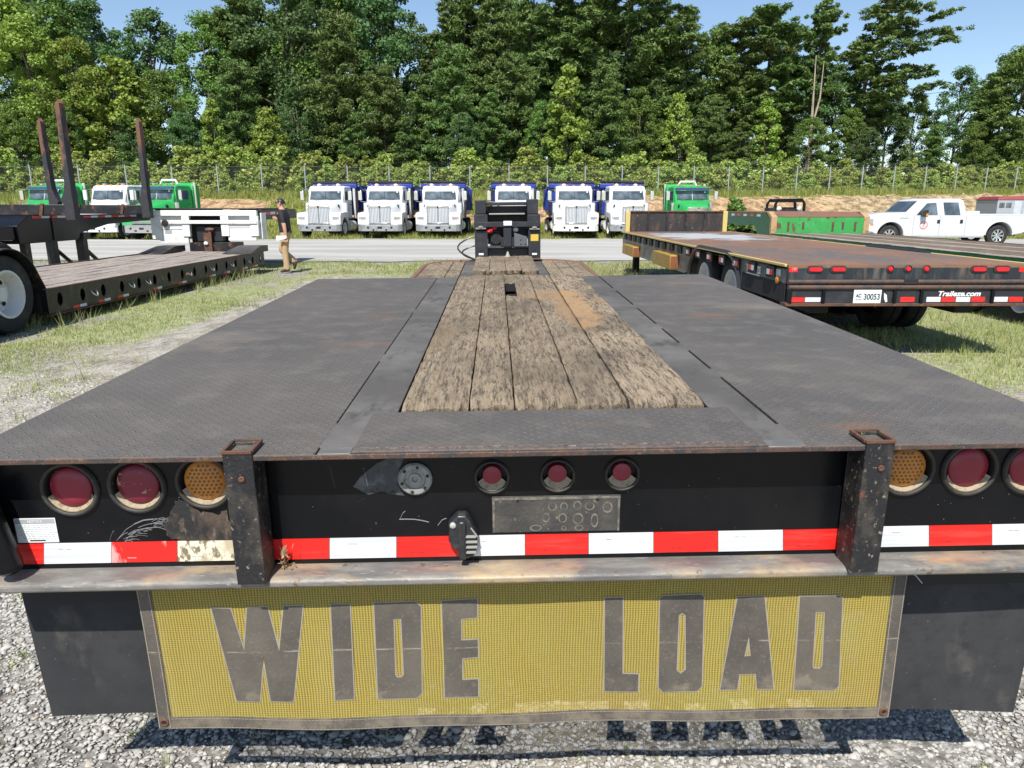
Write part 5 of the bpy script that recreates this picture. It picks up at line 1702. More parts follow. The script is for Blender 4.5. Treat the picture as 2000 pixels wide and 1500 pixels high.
for (xx, zz) in ((bx0 + HW * .5, bz_bot(bx0) + HW * .6), (bx1 - HW * .5, bz_bot(bx1) + HW * .6), (bx0 + HW * .5, zTop - .008), (bx1 - HW * .5, zTop - .008)):
    b = MB()
    yy = by_(xx, zz) - .004
    b.lathe([(0.0055, 0.001), (0.006, -0.002), (0.009, -0.003), (0.0115, -0.001), (0.012, 0.002)], (xx, yy, zz), 'y', 18)
    gme = ring_mesh(b); gme.materials.clear(); gme.materials.append(rust_steel); gme.name = 'grommet'
    go = link('grommet', gme, bn)
    b = MB(); b.cyl((xx, yy - .0005, zz), (xx, yy + .002, zz), 0.0058, n=12); b.build('eyelet_hole', black_matt, go)
b = MB()
p = (bx1 - HW * .5, by_(bx1, zTop) - .008, zTop - .006)
b.tube([p, (p[0] + .012, p[1] - .008, p[2] - .012), (p[0] + .03, p[1] - .006, p[2] - .022), (p[0] + .045, p[1] - .01, p[2] - .040)], 0.0013, 5)
b.tube([p, (p[0] + .02, p[1] - .01, p[2] + .004), (p[0] + .05, p[1] - .012, p[2] - .006), (p[0] + .075, p[1] - .01, p[2] - .002)], 0.0013, 5)
b.build('tie_wire', galv, bn)
LET = {
 'W': [[(413, 1185), (451.5, 1186), (477.8, 1263.5), (482.3, 1185), (523.3, 1184), (546, 1263.5), (553, 1183), (592.2, 1182.3), (575.8, 1366.8), (529.2, 1366.8), (516.3, 1288), (509.3, 1368.5), (462, 1369.2)]],
 'I': [[(645, 1180), (684.5, 1179), (693, 1363), (655, 1364)]],
 'D': [[(730, 1176), (812, 1172.5), (823, 1182), (824.8, 1352), (815, 1362.8), (738, 1364)], [(770, 1208), (783, 1207), (788, 1316), (784, 1321), (776, 1321), (773, 1317)]],
 'E': [[(862, 1172), (933, 1169), (933, 1206), (902, 1208), (902, 1248), (934, 1247), (934.8, 1282), (904, 1284), (904, 1325), (935, 1324), (935, 1359), (868, 1361)]],
 'L': [[(1180, 1166), (1217, 1165), (1217, 1316), (1248, 1316), (1247, 1352), (1180, 1353)]],
 'O': [[(1288, 1168), (1296, 1163), (1370, 1161), (1376, 1166), (1371, 1338), (1362, 1348), (1294, 1351), (1285, 1342)], [(1327, 1202), (1332, 1198), (1338, 1202), (1338, 1306), (1329, 1313), (1322, 1307)]],
 'A': [[(1440, 1165), (1493, 1162), (1511, 1345), (1477, 1345), (1475, 1316), (1444.8, 1317), (1440, 1346), (1405, 1346)], [(1462, 1250), (1465, 1280), (1455, 1281)]],
 'd': [[(1560, 1162), (1639, 1161), (1645, 1167), (1636, 1336), (1626, 1345), (1549, 1346)], [(1592, 1193), (1608, 1193), (1603, 1296), (1598, 1302), (1588, 1302), (1586, 1297)]],
}
for k, loops in LET.items():
    lp = [[(fc(u, v, BY).x, fc(u, v, BY).z) for u, v in l] for l in loops]
    frl = lambda a, b, t: (a, by_(a, b) - 0.0016 - t, b)
    frs = lambda a, b, t: (a, by_(a, b) - 0.0008 - t, b)
    lo = flat(lp, 0.001, banner_cloth, 'letter', bn, frl, offset=-0.0016)
    flat(lp, 0.0008, stitch_m, 'stitched_edge', lo, frs, offset=0.0016)

# dry debris caught beside the left post
dm = MB()
for k in range(46):
    c = Vector((cxA + 0.05 + abs(rnd.gauss(0, .012)), FY - 0.012 - rnd.random() * .02, zt_ + abs(rnd.gauss(0, 0.03))))
    d1, d2 = Vector((rnd.gauss(0, 1), rnd.gauss(0, 1), rnd.gauss(0, 1))).normalized() * rnd.uniform(.004, .012), Vector((rnd.gauss(0, 1), rnd.gauss(0, 1), rnd.gauss(0, 1))).normalized() * rnd.uniform(.002, .006)
    dm.add([c - d1, c + d2, c + d1, c - d2], [(0, 1, 2, 3)])
deb = dm.build('dry_debris', M('dry_leaf', (0.34, 0.25, 0.14), 0.9, 0, [((0.2, 0.14, 0.08), 90, 0.5, 0.6)]), None, smooth=0)
deb.matrix_world = TMAT
tag(deb, 'clump of dry leaf debris lodged on the bumper beside the left square post', 'debris', kind='stuff')

# ------------------------------------------------------------------ trucks
grille_m = M('grille_steel', (.30, .32, .345), .35, .3, [((.22, .23, .25), 3, .5, .7)])
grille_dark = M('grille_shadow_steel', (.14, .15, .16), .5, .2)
def truck(kind, name, label, cat, u, Y, rz, group, body, seed=0):
    p = atY(u, 465, Y)
    t = thing(name, label, cat, (p.x, Y, 0), rz, group)
    def P(nm, mb, m, par=None, bev=0.0, smooth=40):
        return mb.build(nm, m, par or t, bev, smooth)
    # frame and axles
    L = {'dump': 8.0, 'green': 6.6, 'aero': 6.6}[kind]
    b = MB(); b.box(-.46, .46, .35, L, .58, .92); b.box(-.95, .95, .78, .96, .42, .56)
    P('frame', b, black_matt)
    # cab
    b = MB()
    zc = 2.70
    b.prism([(1.28, .95), (1.28, 1.93), (1.47, 2.46), (1.56, 2.63), (1.74, zc), (2.72, zc), (2.86, 2.58), (2.86, .95)], 'x', -.96, .96)
    cab = P('cab', b, body, None, .07)
    ws = MB()
    n = Vector((0, -.53, .19)).normalized() * .012
    q = lambda x, y, z: (x, y + n.y, z + n.z)
    ws.hexa([q(-.86, 1.285, 1.98), q(.86, 1.285, 1.98), q(.82, 1.445, 2.43), q(-.82, 1.445, 2.43)], [(-.86, 1.32, 1.98), (.86, 1.32, 1.98), (.82, 1.48, 2.43), (-.82, 1.48, 2.43)])
    w = P('windshield', ws, glass_dark, None, .01)
    b = MB(); b.hexa([q(-.012, 1.275, 1.98), q(.012, 1.275, 1.98), q(.012, 1.435, 2.43), q(-.012, 1.435, 2.43)], [(-.012, 1.32, 1.98), (.012, 1.32, 1.98), (.012, 1.48, 2.43), (-.012, 1.48, 2.43)])
    P('centre_pillar', b, black_matt if kind != 'green' else silver_paint, w)
    b = MB()
    for k in (0, 1):
        x = -.62 + .75 * k
        b.hexa([q(x, 1.262, 1.96), q(x + .5, 1.27, 1.99), q(x + .5, 1.275, 2.005), q(x, 1.267, 1.975)], [q(x, 1.275, 1.96), q(x + .5, 1.283, 1.99), q(x + .5, 1.288, 2.005), q(x, 1.28, 1.975)])
    P('wiper', b, black_matt, w)['kind'] = 'stuff'
    b = MB(); b.cyl(q(.70, 1.415, 2.37), q(.70, 1.42, 2.37), .05, n=10); P('sticker', b, white_plain, w)
    for s in (-1, 1):
        b = MB(); b.box(*sorted((s * .955, s * .985)), 1.50, 2.66, 1.02, 2.5)
        d = P('door', b, body, None, .02)
        b = MB(); b.prism([(1.56, 1.98), (1.70, 2.42), (2.48, 2.42), (2.48, 1.98)], 'x', *sorted((s * .975, s * .992)))
        P('side_window', b, glass_dark, d)
        b = MB(); b.box(*sorted((s * .985, s * 1.01)), 2.42, 2.56, 1.72, 1.76); P('handle', b, black_matt, d)
    # bonnet
    if kind == 'aero':
        secs = [(0.02, .80, .62, 1.16), (.25, .92, .60, 1.36), (.8, .94, .62, 1.62), (1.34, .95, .90, 1.94)]
    elif kind == 'green':
        secs = [(0.06, .62, .80, 1.58), (.15, .66, .78, 1.66), (.75, .76, .82, 1.82), (1.34, .90, .90, 1.96)]
    else:
        secs = [(0.08, .60, .76, 1.60), (.16, .63, .74, 1.67), (.7, .76, .80, 1.80), (1.34, .90, .90, 1.95)]
    b = MB()
    b.loft([[(-w, y, z0), (w, y, z0), (w * 1.02, y, z1 - .22), (w * .86, y, z1 - .04), (w * .55, y, z1 + .01), (-w * .55, y, z1 + .01), (-w * .86, y, z1 - .04), (-w * 1.02, y, z1 - .22)] for y, w, z0, z1 in secs])
    hood = P('hood', b, body, None, .02, 60)
    for s in (-1, 1):
        b = MB(); b.blob((s * .80, .98, 1.63), (.06, .12, .10), n=10, rings=5); P('hood_vent', b, black_matt, hood)
    # grille
    if kind != 'aero':
        g0, g1, gw = (.80, 1.56, .54) if kind == 'dump' else (.82, 1.50, .52)
        b = MB()
        y = .055 if kind == 'dump' else .035
        b.box(-gw - .05, gw + .05, y, y + .05, g1, g1 + .09); b.box(-gw - .05, -gw, y, y + .05, g0, g1 - .001); b.box(gw, gw + .05, y, y + .05, g0, g1 - .001); b.box(-gw - .05, gw + .05, y, y + .05, g0 - .05, g0 - .001)
        gs = P('grille_surround', b, chrome, None, .012)
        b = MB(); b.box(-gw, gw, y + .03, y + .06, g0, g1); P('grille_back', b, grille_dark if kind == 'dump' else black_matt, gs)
        nb = 7 if kind == 'dump' else 6
        b = MB()
        if kind == 'dump':
            for k in range(14):
                x = -gw + (k + .5) * 2 * gw / 14
                b.box(x - .022, x + .022, y + .012, y + .032, g0 + .01, g1 - .01)
            b.box(-.01, .01, y + .004, y + .012, g0, g1)
        else:
            for k in range(nb):
                z = g0 + (k + .5) * (g1 - g0) / nb
                b.box(-gw, gw, y + .004, y + .03, z - .035, z + .035)
        P('grille_bars', b, grille_m if kind == 'dump' else chrome, gs)['kind'] = 'stuff'
        b = MB(); b.blob((0, .03, g1 + .05), (.05, .015, .05), n=8); P('emblem', b, black_matt if kind == 'dump' else M('red_emblem', (.5, .03, .03)), gs)
    else:
        b = MB(); b.box(-.42, .42, .005, .04, .80, 1.02); P('grille', b, black_matt, hood, .01)
    # fenders with wheel arches
    for s in (-1, 1):
        arch = [(.90 + .57 * math.cos(a), .50 + .57 * math.sin(a)) for a in [R(d) for d in range(22, 176, 14)]]
        if kind == 'aero':
            prof = [(0.04, .62), (.06, 1.05), (.22, 1.24), (1.3, 1.32), (1.52, 1.2), (1.52, .74)] + arch
        else:
            prof = [(0.04, .70), (.05, 1.16), (.16, 1.30), (1.18, 1.36), (1.44, 1.22), (1.46, .74)] + arch
        b = MB(); b.prism(prof, 'x', *sorted((s * .58, s * 1.17)))
        f = P('fender', b, body, None, .05)
        b = MB(); b.box(*sorted((s * .74, s * 1.02)), .025, .06, .97, 1.12)
        h = P('headlight', b, M('headlight_glass', (.35, .38, .40), .1, .2) if 'headlight_glass' not in bpy.data.materials else bpy.data.materials['headlight_glass'], f, .015)
        b = MB(); b.box(*sorted((s * 1.03, s * 1.10)), .028, .06, .99, 1.09); P('indicator', b, amber, f, .01)
    # bumper
    b = MB()
    bz0, bz1 = (.36, .70) if kind != 'green' else (.34, .74)
    b.loft([[(-1.18, .14, bz0), (-.95, -.06, bz0), (.95, -.06, bz0), (1.18, .14, bz0), (1.18, .24, bz0), (-1.18, .24, bz0)], [(-1.18, .14, bz1), (-.95, -.06, bz1), (.95, -.06, bz1), (1.18, .14, bz1), (1.18, .24, bz1), (-1.18, .24, bz1)]])
    bm_ = P('bumper', b, {'dump': M('dull_bumper', (.36, .37, .38), .45, .4, [((.2, .2, .19), 4, .5, .7)]) if 'dull_bumper' not in bpy.data.materials else bpy.data.materials['dull_bumper'], 'green': chrome, 'aero': body}[kind] if not (kind == 'dump' and seed == 4) else white_worn, None, .02)
    b = MB(); b.box(-.12, .12, -.075, -.058, .50, .60); P('number_plate', b, black_matt, bm_)
    for s in (-1, 1):
        b = MB(); b.cyl((s * .62, -.07, .55), (s * .62, -.05, .55), .06, n=10); P('fog_lamp', b, black_matt, bm_)
        b = MB(); b.box(*sorted((s * .3, s * .38)), -.10, -.055, .40, .48); P('tow_hook', b, black_matt, bm_, .01)
    # wheels
    for s in (-1, 1):
        wheel(t, s * 1.0, .90, .5, s, .5, WRIM)
        for yy in ((5.2, 6.55) if kind == 'dump' else (4.9, 6.2)):
            wheel(t, s * .93, yy, .5, s, .5, WRIM, wide=2.0)
    # mirrors
    for s in (-1, 1):
        b = MB(); b.box(*sorted((s * 1.22, s * 1.42)), 1.36, 1.46, 1.95, 2.44)
        m = P('mirror', b, chrome if kind != 'aero' else white_paint, None, .02)
        b = MB(); b.tube([(s * .95, 1.55, 2.5), (s * 1.32, 1.42, 2.48), (s * 1.32, 1.42, 1.9), (s * .95, 1.55, 1.85)], .018, 6); P('mirror_arm', b, chrome, m)
    # roof lamps
    for k, x in enumerate((-.72, -.36, 0, .36, .72)):
        b = MB(); b.box(x - .055, x + .055, 1.66, 1.76, 2.685, 2.745); P('roof_lamp', b, amber, cab, .015)
    for x in (-.52, .52):
        b = MB(); b.blob((x, 1.95, 2.76), (.12, .16, .07), n=10, rings=5); P('roof_beacon', b, white_plain if kind == 'dump' else chrome, cab)
    # steps, tank, stack
    for s in (-1, 1):
        b = MB(); b.cyl((s * .95, 1.75, .62), (s * .95, 2.75, .62), .28, n=16); P('fuel_tank', b, alloy)
        b = MB(); b.cyl((s * 1.03, 1.42, 1.25), (s * 1.03, 1.42, 1.82), .13, n=14); P('air_cleaner', b, silver_paint if kind == 'dump' else chrome)
    if kind == 'dump':
        b = MB()
        b.loft([[(-1.05, y0, 1.15), (1.05, y0, 1.15), (1.22, y0, 1.45), (1.22, y0, z1), (-1.22, y0, z1), (-1.22, y0, 1.45)] for y0, z1 in ((3.05, 2.84), (3.2, 2.84), (7.9, 2.66))])
        db = P('dump_body', b, body_blue, None, .03)
        b = MB(); b.box(-1.24, 1.24, 2.90, 3.04, 2.62, 2.85); P('cab_shield', b, body_blue, db, .02)
        for s in (-1, 1):
            for yy in (3.7, 4.6, 5.5, 6.4, 7.3):
                b = MB(); b.box(*sorted((s * 1.22, s * 1.30)), yy - .06, yy + .06, 1.42, 2.64); P('rib', b, body_blue, db, .01)
            b = MB(); b.box(*sorted((s * 1.10, s * 1.26)), 3.02, 3.10, 1.0, 2.55); P('side_post', b, black_rusty, db, .01)
            b = MB(); b.tube([(s * 1.30, 3.1, 2.75), (s * 1.31, 5.5, 2.2), (s * 1.31, 7.4, 1.7)], .03, 6); P('tarp_arm', b, galv, db)
        b = MB(); b.cyl((-1.26, 3.0, 2.91 + .035 * (seed % 3)), (1.26, 3.0, 2.91), .075, n=12); P('tarp_roller', b, black_matt, db)
        b = MB(); b.cyl((1.08, 2.95, 1.0), (1.08, 2.95, 2.6), .075, n=12); P('exhaust_stack', b, alloy)
    else:
        b = MB()
        SE = 3.25 if kind == 'green' else 4.1
        b.prism([(2.90, .95), (2.90, 2.68), (3.05, 2.86 if kind == 'green' else 2.72), (SE, 2.80 if kind == 'green' else 2.72), (SE + .2, 2.65), (SE + .2, .95)], 'x', -1.02, 1.02)
        P('sleeper', b, body, None, .08)
        for s in (-1, 1):
            b = MB(); b.cyl((s * 1.12, 2.88, .9), (s * 1.12, 2.88, 2.85 if kind == 'green' else 2.6), .075, n=12); P('exhaust_stack', b, chrome)
        if kind == 'green':
            b = MB(); b.hexa([(-.93, 1.24, 2.46), (.93, 1.24, 2.46), (.93, 1.44, 2.62), (-.93, 1.44, 2.62)], [(-.93, 1.47, 2.46), (.93, 1.47, 2.46), (.93, 1.52, 2.62), (-.93, 1.52, 2.62)])
            P('sun_visor', b, chrome, None, .01)
            b = MB(); b.tube([(-.5, 2.4, 2.75), (-.4, 2.4, 2.95), (.4, 2.4, 2.95), (.5, 2.4, 2.75)], .06, 8); P('roof_fairing', b, white_worn)
        b = MB(); b.lathe([(.42, 0), (.45, .06), (.40, .10)], (0, 5.5, .95), 'z', 18); P('fifth_wheel', b, black_matt)
    return t
body_blue = blue_paint
TG = 'white dump trucks with blue bodies parked in a row'
for i, (u, lab) in enumerate(((624, 'white dump truck with blue body, leftmost of the row, behind the walking man'), (743, 'white dump truck with blue body, second from the left in the row'),
                              (856, 'white dump truck with blue body just left of the black gooseneck'), (1003, 'white dump truck half hidden behind the black gooseneck of the nearest trailer'),
                              (1125, 'white dump truck with blue body and pale bumper just right of the black gooseneck'), (1235, 'white dump truck with blue body, rightmost of the row, partly behind a flatbed bulkhead'))):
    truck('dump', 'dump_truck', lab, 'truck', u, 38.2, R((-5, -2.5, -1, 0, 1, 4)[i]), TG, white_paint, i)
TR = 'tractor units parked without trailers'
truck('green', 'tractor_unit', 'dark visored green tractor behind the log stakes, farthest left', 'truck', 62, 36.8, R(-6), TR, green_paint)
truck('aero', 'tractor_unit', 'white aerodynamic tractor with sloping bonnet behind the black log trailer', 'truck', 186, 36.6, R(-8), TR, white_paint)
truck('green', 'tractor_unit', 'green tractor with chrome visor, grille and bumper, left of the white gooseneck', 'truck', 280, 36.2, R(-12), TR, green_paint)
truck('green', 'tractor_unit', 'green tractor behind the rusty bulkhead of the flatbed, beside a bush', 'truck', 1362, 38.6, R(3), TR, green_paint)

# ------------------------------------------------------------------ lowboy on the left
lx, LW = -6.34, 2.59
lb = thing('lowboy_trailer', 'low black lowboy trailer with grey plank deck and white gooseneck, on the left', 'trailer', (lx, 9.7, 0), R(0.0))
LL = 8.75
zt0 = 0.49
b = MB(); b.box(-LW + .04, -.10, 0, LL, .18, zt0 - .05); b.build('frame', black_matt, lb)
nP = 8
for k in range(nP):
    xa, xb = -LW + .05 + (LW - .10) * k / nP, -LW + .05 + (LW - .10) * (k + 1) / nP
    b = MB()
    n = 12
    top = [(0.12 + (LL - .2) * j / n, zt0 + rnd.uniform(-.005, .005)) for j in range(n + 1)]
    b.loft([[(xa + .008, y, zt0 - .05), (xb - .008, y, zt0 - .05), (xb - .010, y, z), (xa + .010, y, z + rnd.uniform(-.004, .004))] for y, z in top])
    b.build('plank', grey_wood, lb)
for s, x0 in ((1, -.012), (-1, -LW)):
    hl = [oval(0.28 + 0.545 * k, .33, .065, .095) for k in range(16)]
    flat([[(0, .15), (LL, .15), (LL, zt0), (0, zt0)]] + hl, .012, black_rusty, 'side_rail', lb, lambda a, b, t, x0=x0: (x0 + .006 + t, a, b))
    b = MB(); b.box(*sorted((x0 - .03, x0 + .045)), 0, LL, .135, .149); b.box(x0 - .03, x0 + .016, 0, LL, zt0 + .001, zt0 + .013); b.build('flange', rust_steel, lb)
for k in (1, 3, 4, 7, 9, 11, 13):
    y = 0.55 + 0.545 * k
    b = MB(); b.tube([(.004 + .05 * math.sin(a) + .0, y + .065 * math.cos(a), .36 - .075 * math.sin(a)) for a in [math.pi * q / 8 for q in range(9)]], .009, 6)
    b.build('chain_ring', galv, lb)
for k, y in enumerate((.55, 1.2, 1.75, 2.9, 3.9, 5.3, 6.1, 7.2, 7.9)):
    for q, mm in ((0, red_tape), (1, white_tape)):
        b = MB(); b.box(.0005, .0022, y + .17 * q, y + .17 * q + .165, .158, .20); b.build('reflective_tape', mm, lb)
b = MB(); b.box(.0005, .02, 4.2, 4.32, .30, .35); b.build('marker_light', amber, lb, .006)
for yy in (-.60, -1.85, -3.1):
    for xx, s in ((-.22, 1), (-LW + .22, -1)):
        wheel(lb, xx, yy, .5, s, .5, RIM_ALLOY)
        wheel(lb, xx - s * .33, yy, .5, s, .5, RIM_ALLOY)
for x0 in (-.64, -LW + .02):
    b = MB()
    arc = [(-.60 + .565 * math.cos(R(a)), .50 + .565 * math.sin(R(a))) for a in range(150, 24, -9)]
    pts = [(-1.85, 1.06)] + arc + [(.03, .52), (.10, .20)]
    for (y0, z0), (y1, z1) in zip(pts[:-1], pts[1:]):
        d = Vector((y1 - y0, z1 - z0)).normalized(); nn = Vector((-d.y, d.x)) * -.014
        b.hexa([(x0, y0, z0), (x0 + .62, y0, z0), (x0 + .62, y1, z1), (x0, y1, z1)], [(x0, y0 - nn.x, z0 - nn.y), (x0 + .62, y0 - nn.x, z0 - nn.y), (x0 + .62, y1 - nn.x, z1 - nn.y), (x0, y1 - nn.x, z1 - nn.y)])
    b.build('mudguard', black_rusty, lb)
b = MB(); b.box(-LW + .02, -.02, -3.8, -1.2, .92, 1.06); b.box(-LW + .66, -.66, -1.2, .05, .5, 1.0); b.build('rear_deck', black_rusty, lb)
# front: ramps and white gooseneck
def lq(cx, cy, Y=18.75):
    p = atY(240 + cx / 6.667, 350 + cy / 6.667, Y)
    return Vector((p.x - lx, Y - 9.7, p.z))
for ca, cb, fl in ((455, 760, 1), (1490, 1850, -1)):
    b = MB()
    a, c = lq(ca, 930, 18.2), lq(cb, 930, 18.2)
    b.loft([[(a.x, LL - 1.25, zt0 + .012), (c.x, LL - 1.25, zt0 + .012), (c.x, LL - 1.25, zt0 + .02), (a.x, LL - 1.25, zt0 + .02)], [(a.x + .12, LL - .55, zt0 + .012), (c.x, LL - .55, zt0 + .012), (c.x, LL - .55, zt0 + .16), (a.x + .12, LL - .55, zt0 + .16)],
            [(a.x + .12, LL, zt0 + .012), (c.x, LL, zt0 + .012), (c.x, LL, zt0 + .16), (a.x + .12, LL, zt0 + .16)]])
    b.build('front_ramp', black_rusty, lb, .006)
gyl = LL + .30
gk = MB()
def gb(mb, x0, y0, x1, y1, d0, d1, m=0):
    a, c = lq(x0, y1), lq(x1, y0)
    mb.box(a.x, c.x, gyl + d0, gyl + d1, a.z, c.z, m)
gb(gk, 388, 405, 1735, 478, 0, .12)
gb(gk, 388, 479, 478, 780, 0, .12)
gb(gk, 785, 479, 852, 748, 0, .12)
gb(gk, 1288, 479, 1366, 742, 0, .12)
gb(gk, 1668, 479, 1752, 742, 0, .12)
gn_ = gk.build('gooseneck', white_worn, lb, .008)
def gl(nm, m, x0, y0, x1, y1, d0, d1, bev=.005):
    b = MB(); gb(b, x0, y0, x1, y1, d0, d1); return b.build(nm, m, gn_, bev)
gl('bar', white_worn, 478, 535, 1745, 580, -.03, -.002)
gl('panel', white_worn, 484, 660, 835, 830, .03, .10)
gl('panel', white_worn, 484, 582, 782, 652, .02, .10)
gl('panel', white_worn, 1372, 640, 1722, 800, .03, .10)
gl('panel', white_worn, 1372, 582, 1664, 632, .02, .10)
gl('recess', silver_paint, 480, 480, 783, 600, .08, .11)
gl('recess', silver_paint, 1368, 480, 1666, 600, .08, .11)
gl('side_wall', white_worn, 1738, 440, 1775, 780, .14, .5)
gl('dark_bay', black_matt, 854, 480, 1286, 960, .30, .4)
gl('base', black_rusty, 870, 825, 1480, 985, .05, .5)
gl('base_post', rust_steel, 1075, 700, 1150, 980, -.02, .06)
gl('tank', black_plastic, 945, 630, 1280, 820, .12, .28, .03)
b = MB(); p = lq(1120, 660); b.blob((p.x, gyl + .05, p.z), (.13, .06, .06), n=8, rings=4, jit=.2); b.blob((p.x, gyl + .03, p.z - .14), (.05, .05, .12), n=8, rings=4, jit=.2); b.build('coupler', rust_steel, gn_)
b = MB(); p = lq(1090, 835); b.blob((p.x, gyl - .04, p.z), (.06, .03, .05), n=10, rings=4); b.build('tag', white_plain, gn_)
b = MB(); p = lq(555, 572); b.lathe([(.075, -.045), (.09, -.04), (.09, -.03), (.05, -.03)], (p.x, gyl, p.z), 'y', 16); b.build('hose_reel', black_plastic, gn_)
gl('dark_decal', grey_ink, 545, 655, 628, 712, .026, .0295, 0)
a, c = lq(388, 430), lq(1740, 395)
b = MB(); b.box(a.x, c.x, gyl - .01, gyl + 2.6, c.z + .005, c.z + .035); b.box(c.x - .5, c.x + .03, gyl + .13, gyl + 3.3, c.z - .26, c.z + .004); b.box(a.x, a.x + .5, gyl + .13, gyl + 3.3, c.z - .26, c.z + .004); b.build('neck_beam', black_rusty, gn_, .01)
for q in range(3):
    b = MB(); b.box(c.x + .031, c.x + .034, gyl + .5 + .45 * q, gyl + .9 + .45 * q, c.z - .13, c.z - .06); b.build('reflective_tape', (red_tape, white_tape, red_tape)[q], gn_)

def stake_mat():
    t = NT('rusty_black_stake')
    sep = t.n.new('ShaderNodeSeparateXYZ')
    t.L(t.co, sep.inputs[0])
    n = t.noise(5, 6, .65, (1, 1, .45))
    f = t.math('ADD', t.ramp(sep.outputs[2], 1.5, 3.7, -0.16, 0.12), n)
    col = t.mix(t.ramp(f, 0.50, 0.60), (0.03, 0.03, 0.035), (0.16, 0.075, 0.045))
    col = t.mix(t.ramp(t.noise(30, 5, .6), 0.58, 0.7), col, (0.10, 0.085, 0.075))
    return t.done(col, .65, 0.1, t.bump(n, .2))
stake_m = stake_mat()
# ------------------------------------------------------------------ log trailer with rusty stakes
lg = thing('log_trailer', 'black log trailer with three tall rusty stakes at the left edge', 'trailer', (-10.33, 15.3, 0))
for q, y in enumerate((0, 3.15)):
    b = MB(); b.box(-1.30, 1.17, y - .10, y + .10, 1.42, 1.64)
    bo = b.build('bolster', black_rusty, lg, .012)
    for x in (-.55, .55):
        b = MB(); b.hexa([(x - .04, y - .125, 1.41), (x + .03, y - .125, 1.41), (x + .09, y - .125, 1.66), (x + .02, y - .125, 1.66)], [(x - .04, y - .101, 1.41), (x + .03, y - .101, 1.41), (x + .09, y - .101, 1.66), (x + .02, y - .101, 1.66)]); b.build('gusset', rust_steel, bo, .004)
    for s in (-1, 1):
        if q == 0 and s < 0:
            pass
        x = s * 1.18
        zt = 3.62
        i = -s
        secs = [(1.32, .10, .03), (1.64, .10, .03), (1.72, .13, .065), (1.84, .09, .03), (2.05, .064, .0), (2.6, .056, -.01), (3.3, .048, -.02), (zt, .042, -.022)]
        b = MB()
        b.loft([[(x - w + i * o, y - .105, z), (x + w + i * o, y - .105, z), (x + w + i * o, y + .085, z), (x - w + i * o, y + .085, z + (.10 if k == 7 else 0))] for k, (z, w, o) in enumerate(secs)])
        b.build('stake', stake_m, lg, .008)
b = MB()
b.prism([(-.75, .86), (-.75, 1.22), (-.35, 1.42), (1.35, 1.42), (1.35, .95), (1.2, .86)], 'x', -.45, .45)
b.prism([(1.352, 1.0), (1.352, 1.41), (5.0, 1.41), (5.0, 1.25), (2.6, 1.18)], 'x', -.42, .42)
b.prism([(-4.5, .95), (-4.5, 1.2), (-.752, 1.2), (-.752, .95)], 'x', -.40, .40)
sp = b.build('spine', black_paint, lg, .01)
for y in (.35,):
    b = MB(); b.box(.451, .475, y, y + .03, .90, 1.40); b.build('stiffener', black_rusty, sp)
for k in range(5):
    b = MB(); b.box(.452, .456, -.25 + .28 * k, .02 + .28 * k, 1.36, 1.405); b.build('reflective_tape', (red_tape, white_tape)[k % 2], sp)
for k in range(8):
    b = MB(); b.box(.422, .426, 1.6 + .3 * k, 1.88 + .3 * k, 1.345, 1.39); b.build('reflective_tape', (red_tape, white_tape)[k % 2], sp)
b = MB(); b.box(-.10, .32, -.775, -.752, .93, 1.10); b.build('white_panel', white_worn, sp, .03)
for k in range(3):
    b = MB(); b.box(-.05 + .13 * k, .07 + .13 * k, -.774, -.753, 1.13, 1.18); b.build('reflective_tape', (white_tape, red_tape, white_tape)[k], sp)
for x in (-.35, .35):
    b = MB(); b.box(x - .09, x + .09, 1.42, 1.60, .05, 1.0); b.box(x - .14, x + .14, 1.38, 1.64, .86, 1.0); b.box(x - .15, x + .15, 1.36, 1.66, 0, .049)
    lgg = b.build('landing_leg', black_rusty, lg, .006)
    b = MB(); b.tube([(x, 1.6, .65), (x, 2.35, .15)], .045, 6); b.build('brace', black_rusty, lgg)
    b = MB(); b.box(x - .06, x + .06, -.55, -.38, .05, .9); b.build('support_leg', black_rusty, lg)
for yy in (-2.4, -3.7):
    for s in (-1, 1):
        wheel(lg, s * .95, yy, .5, s, .5, RIM_WHITE, wide=1.9)

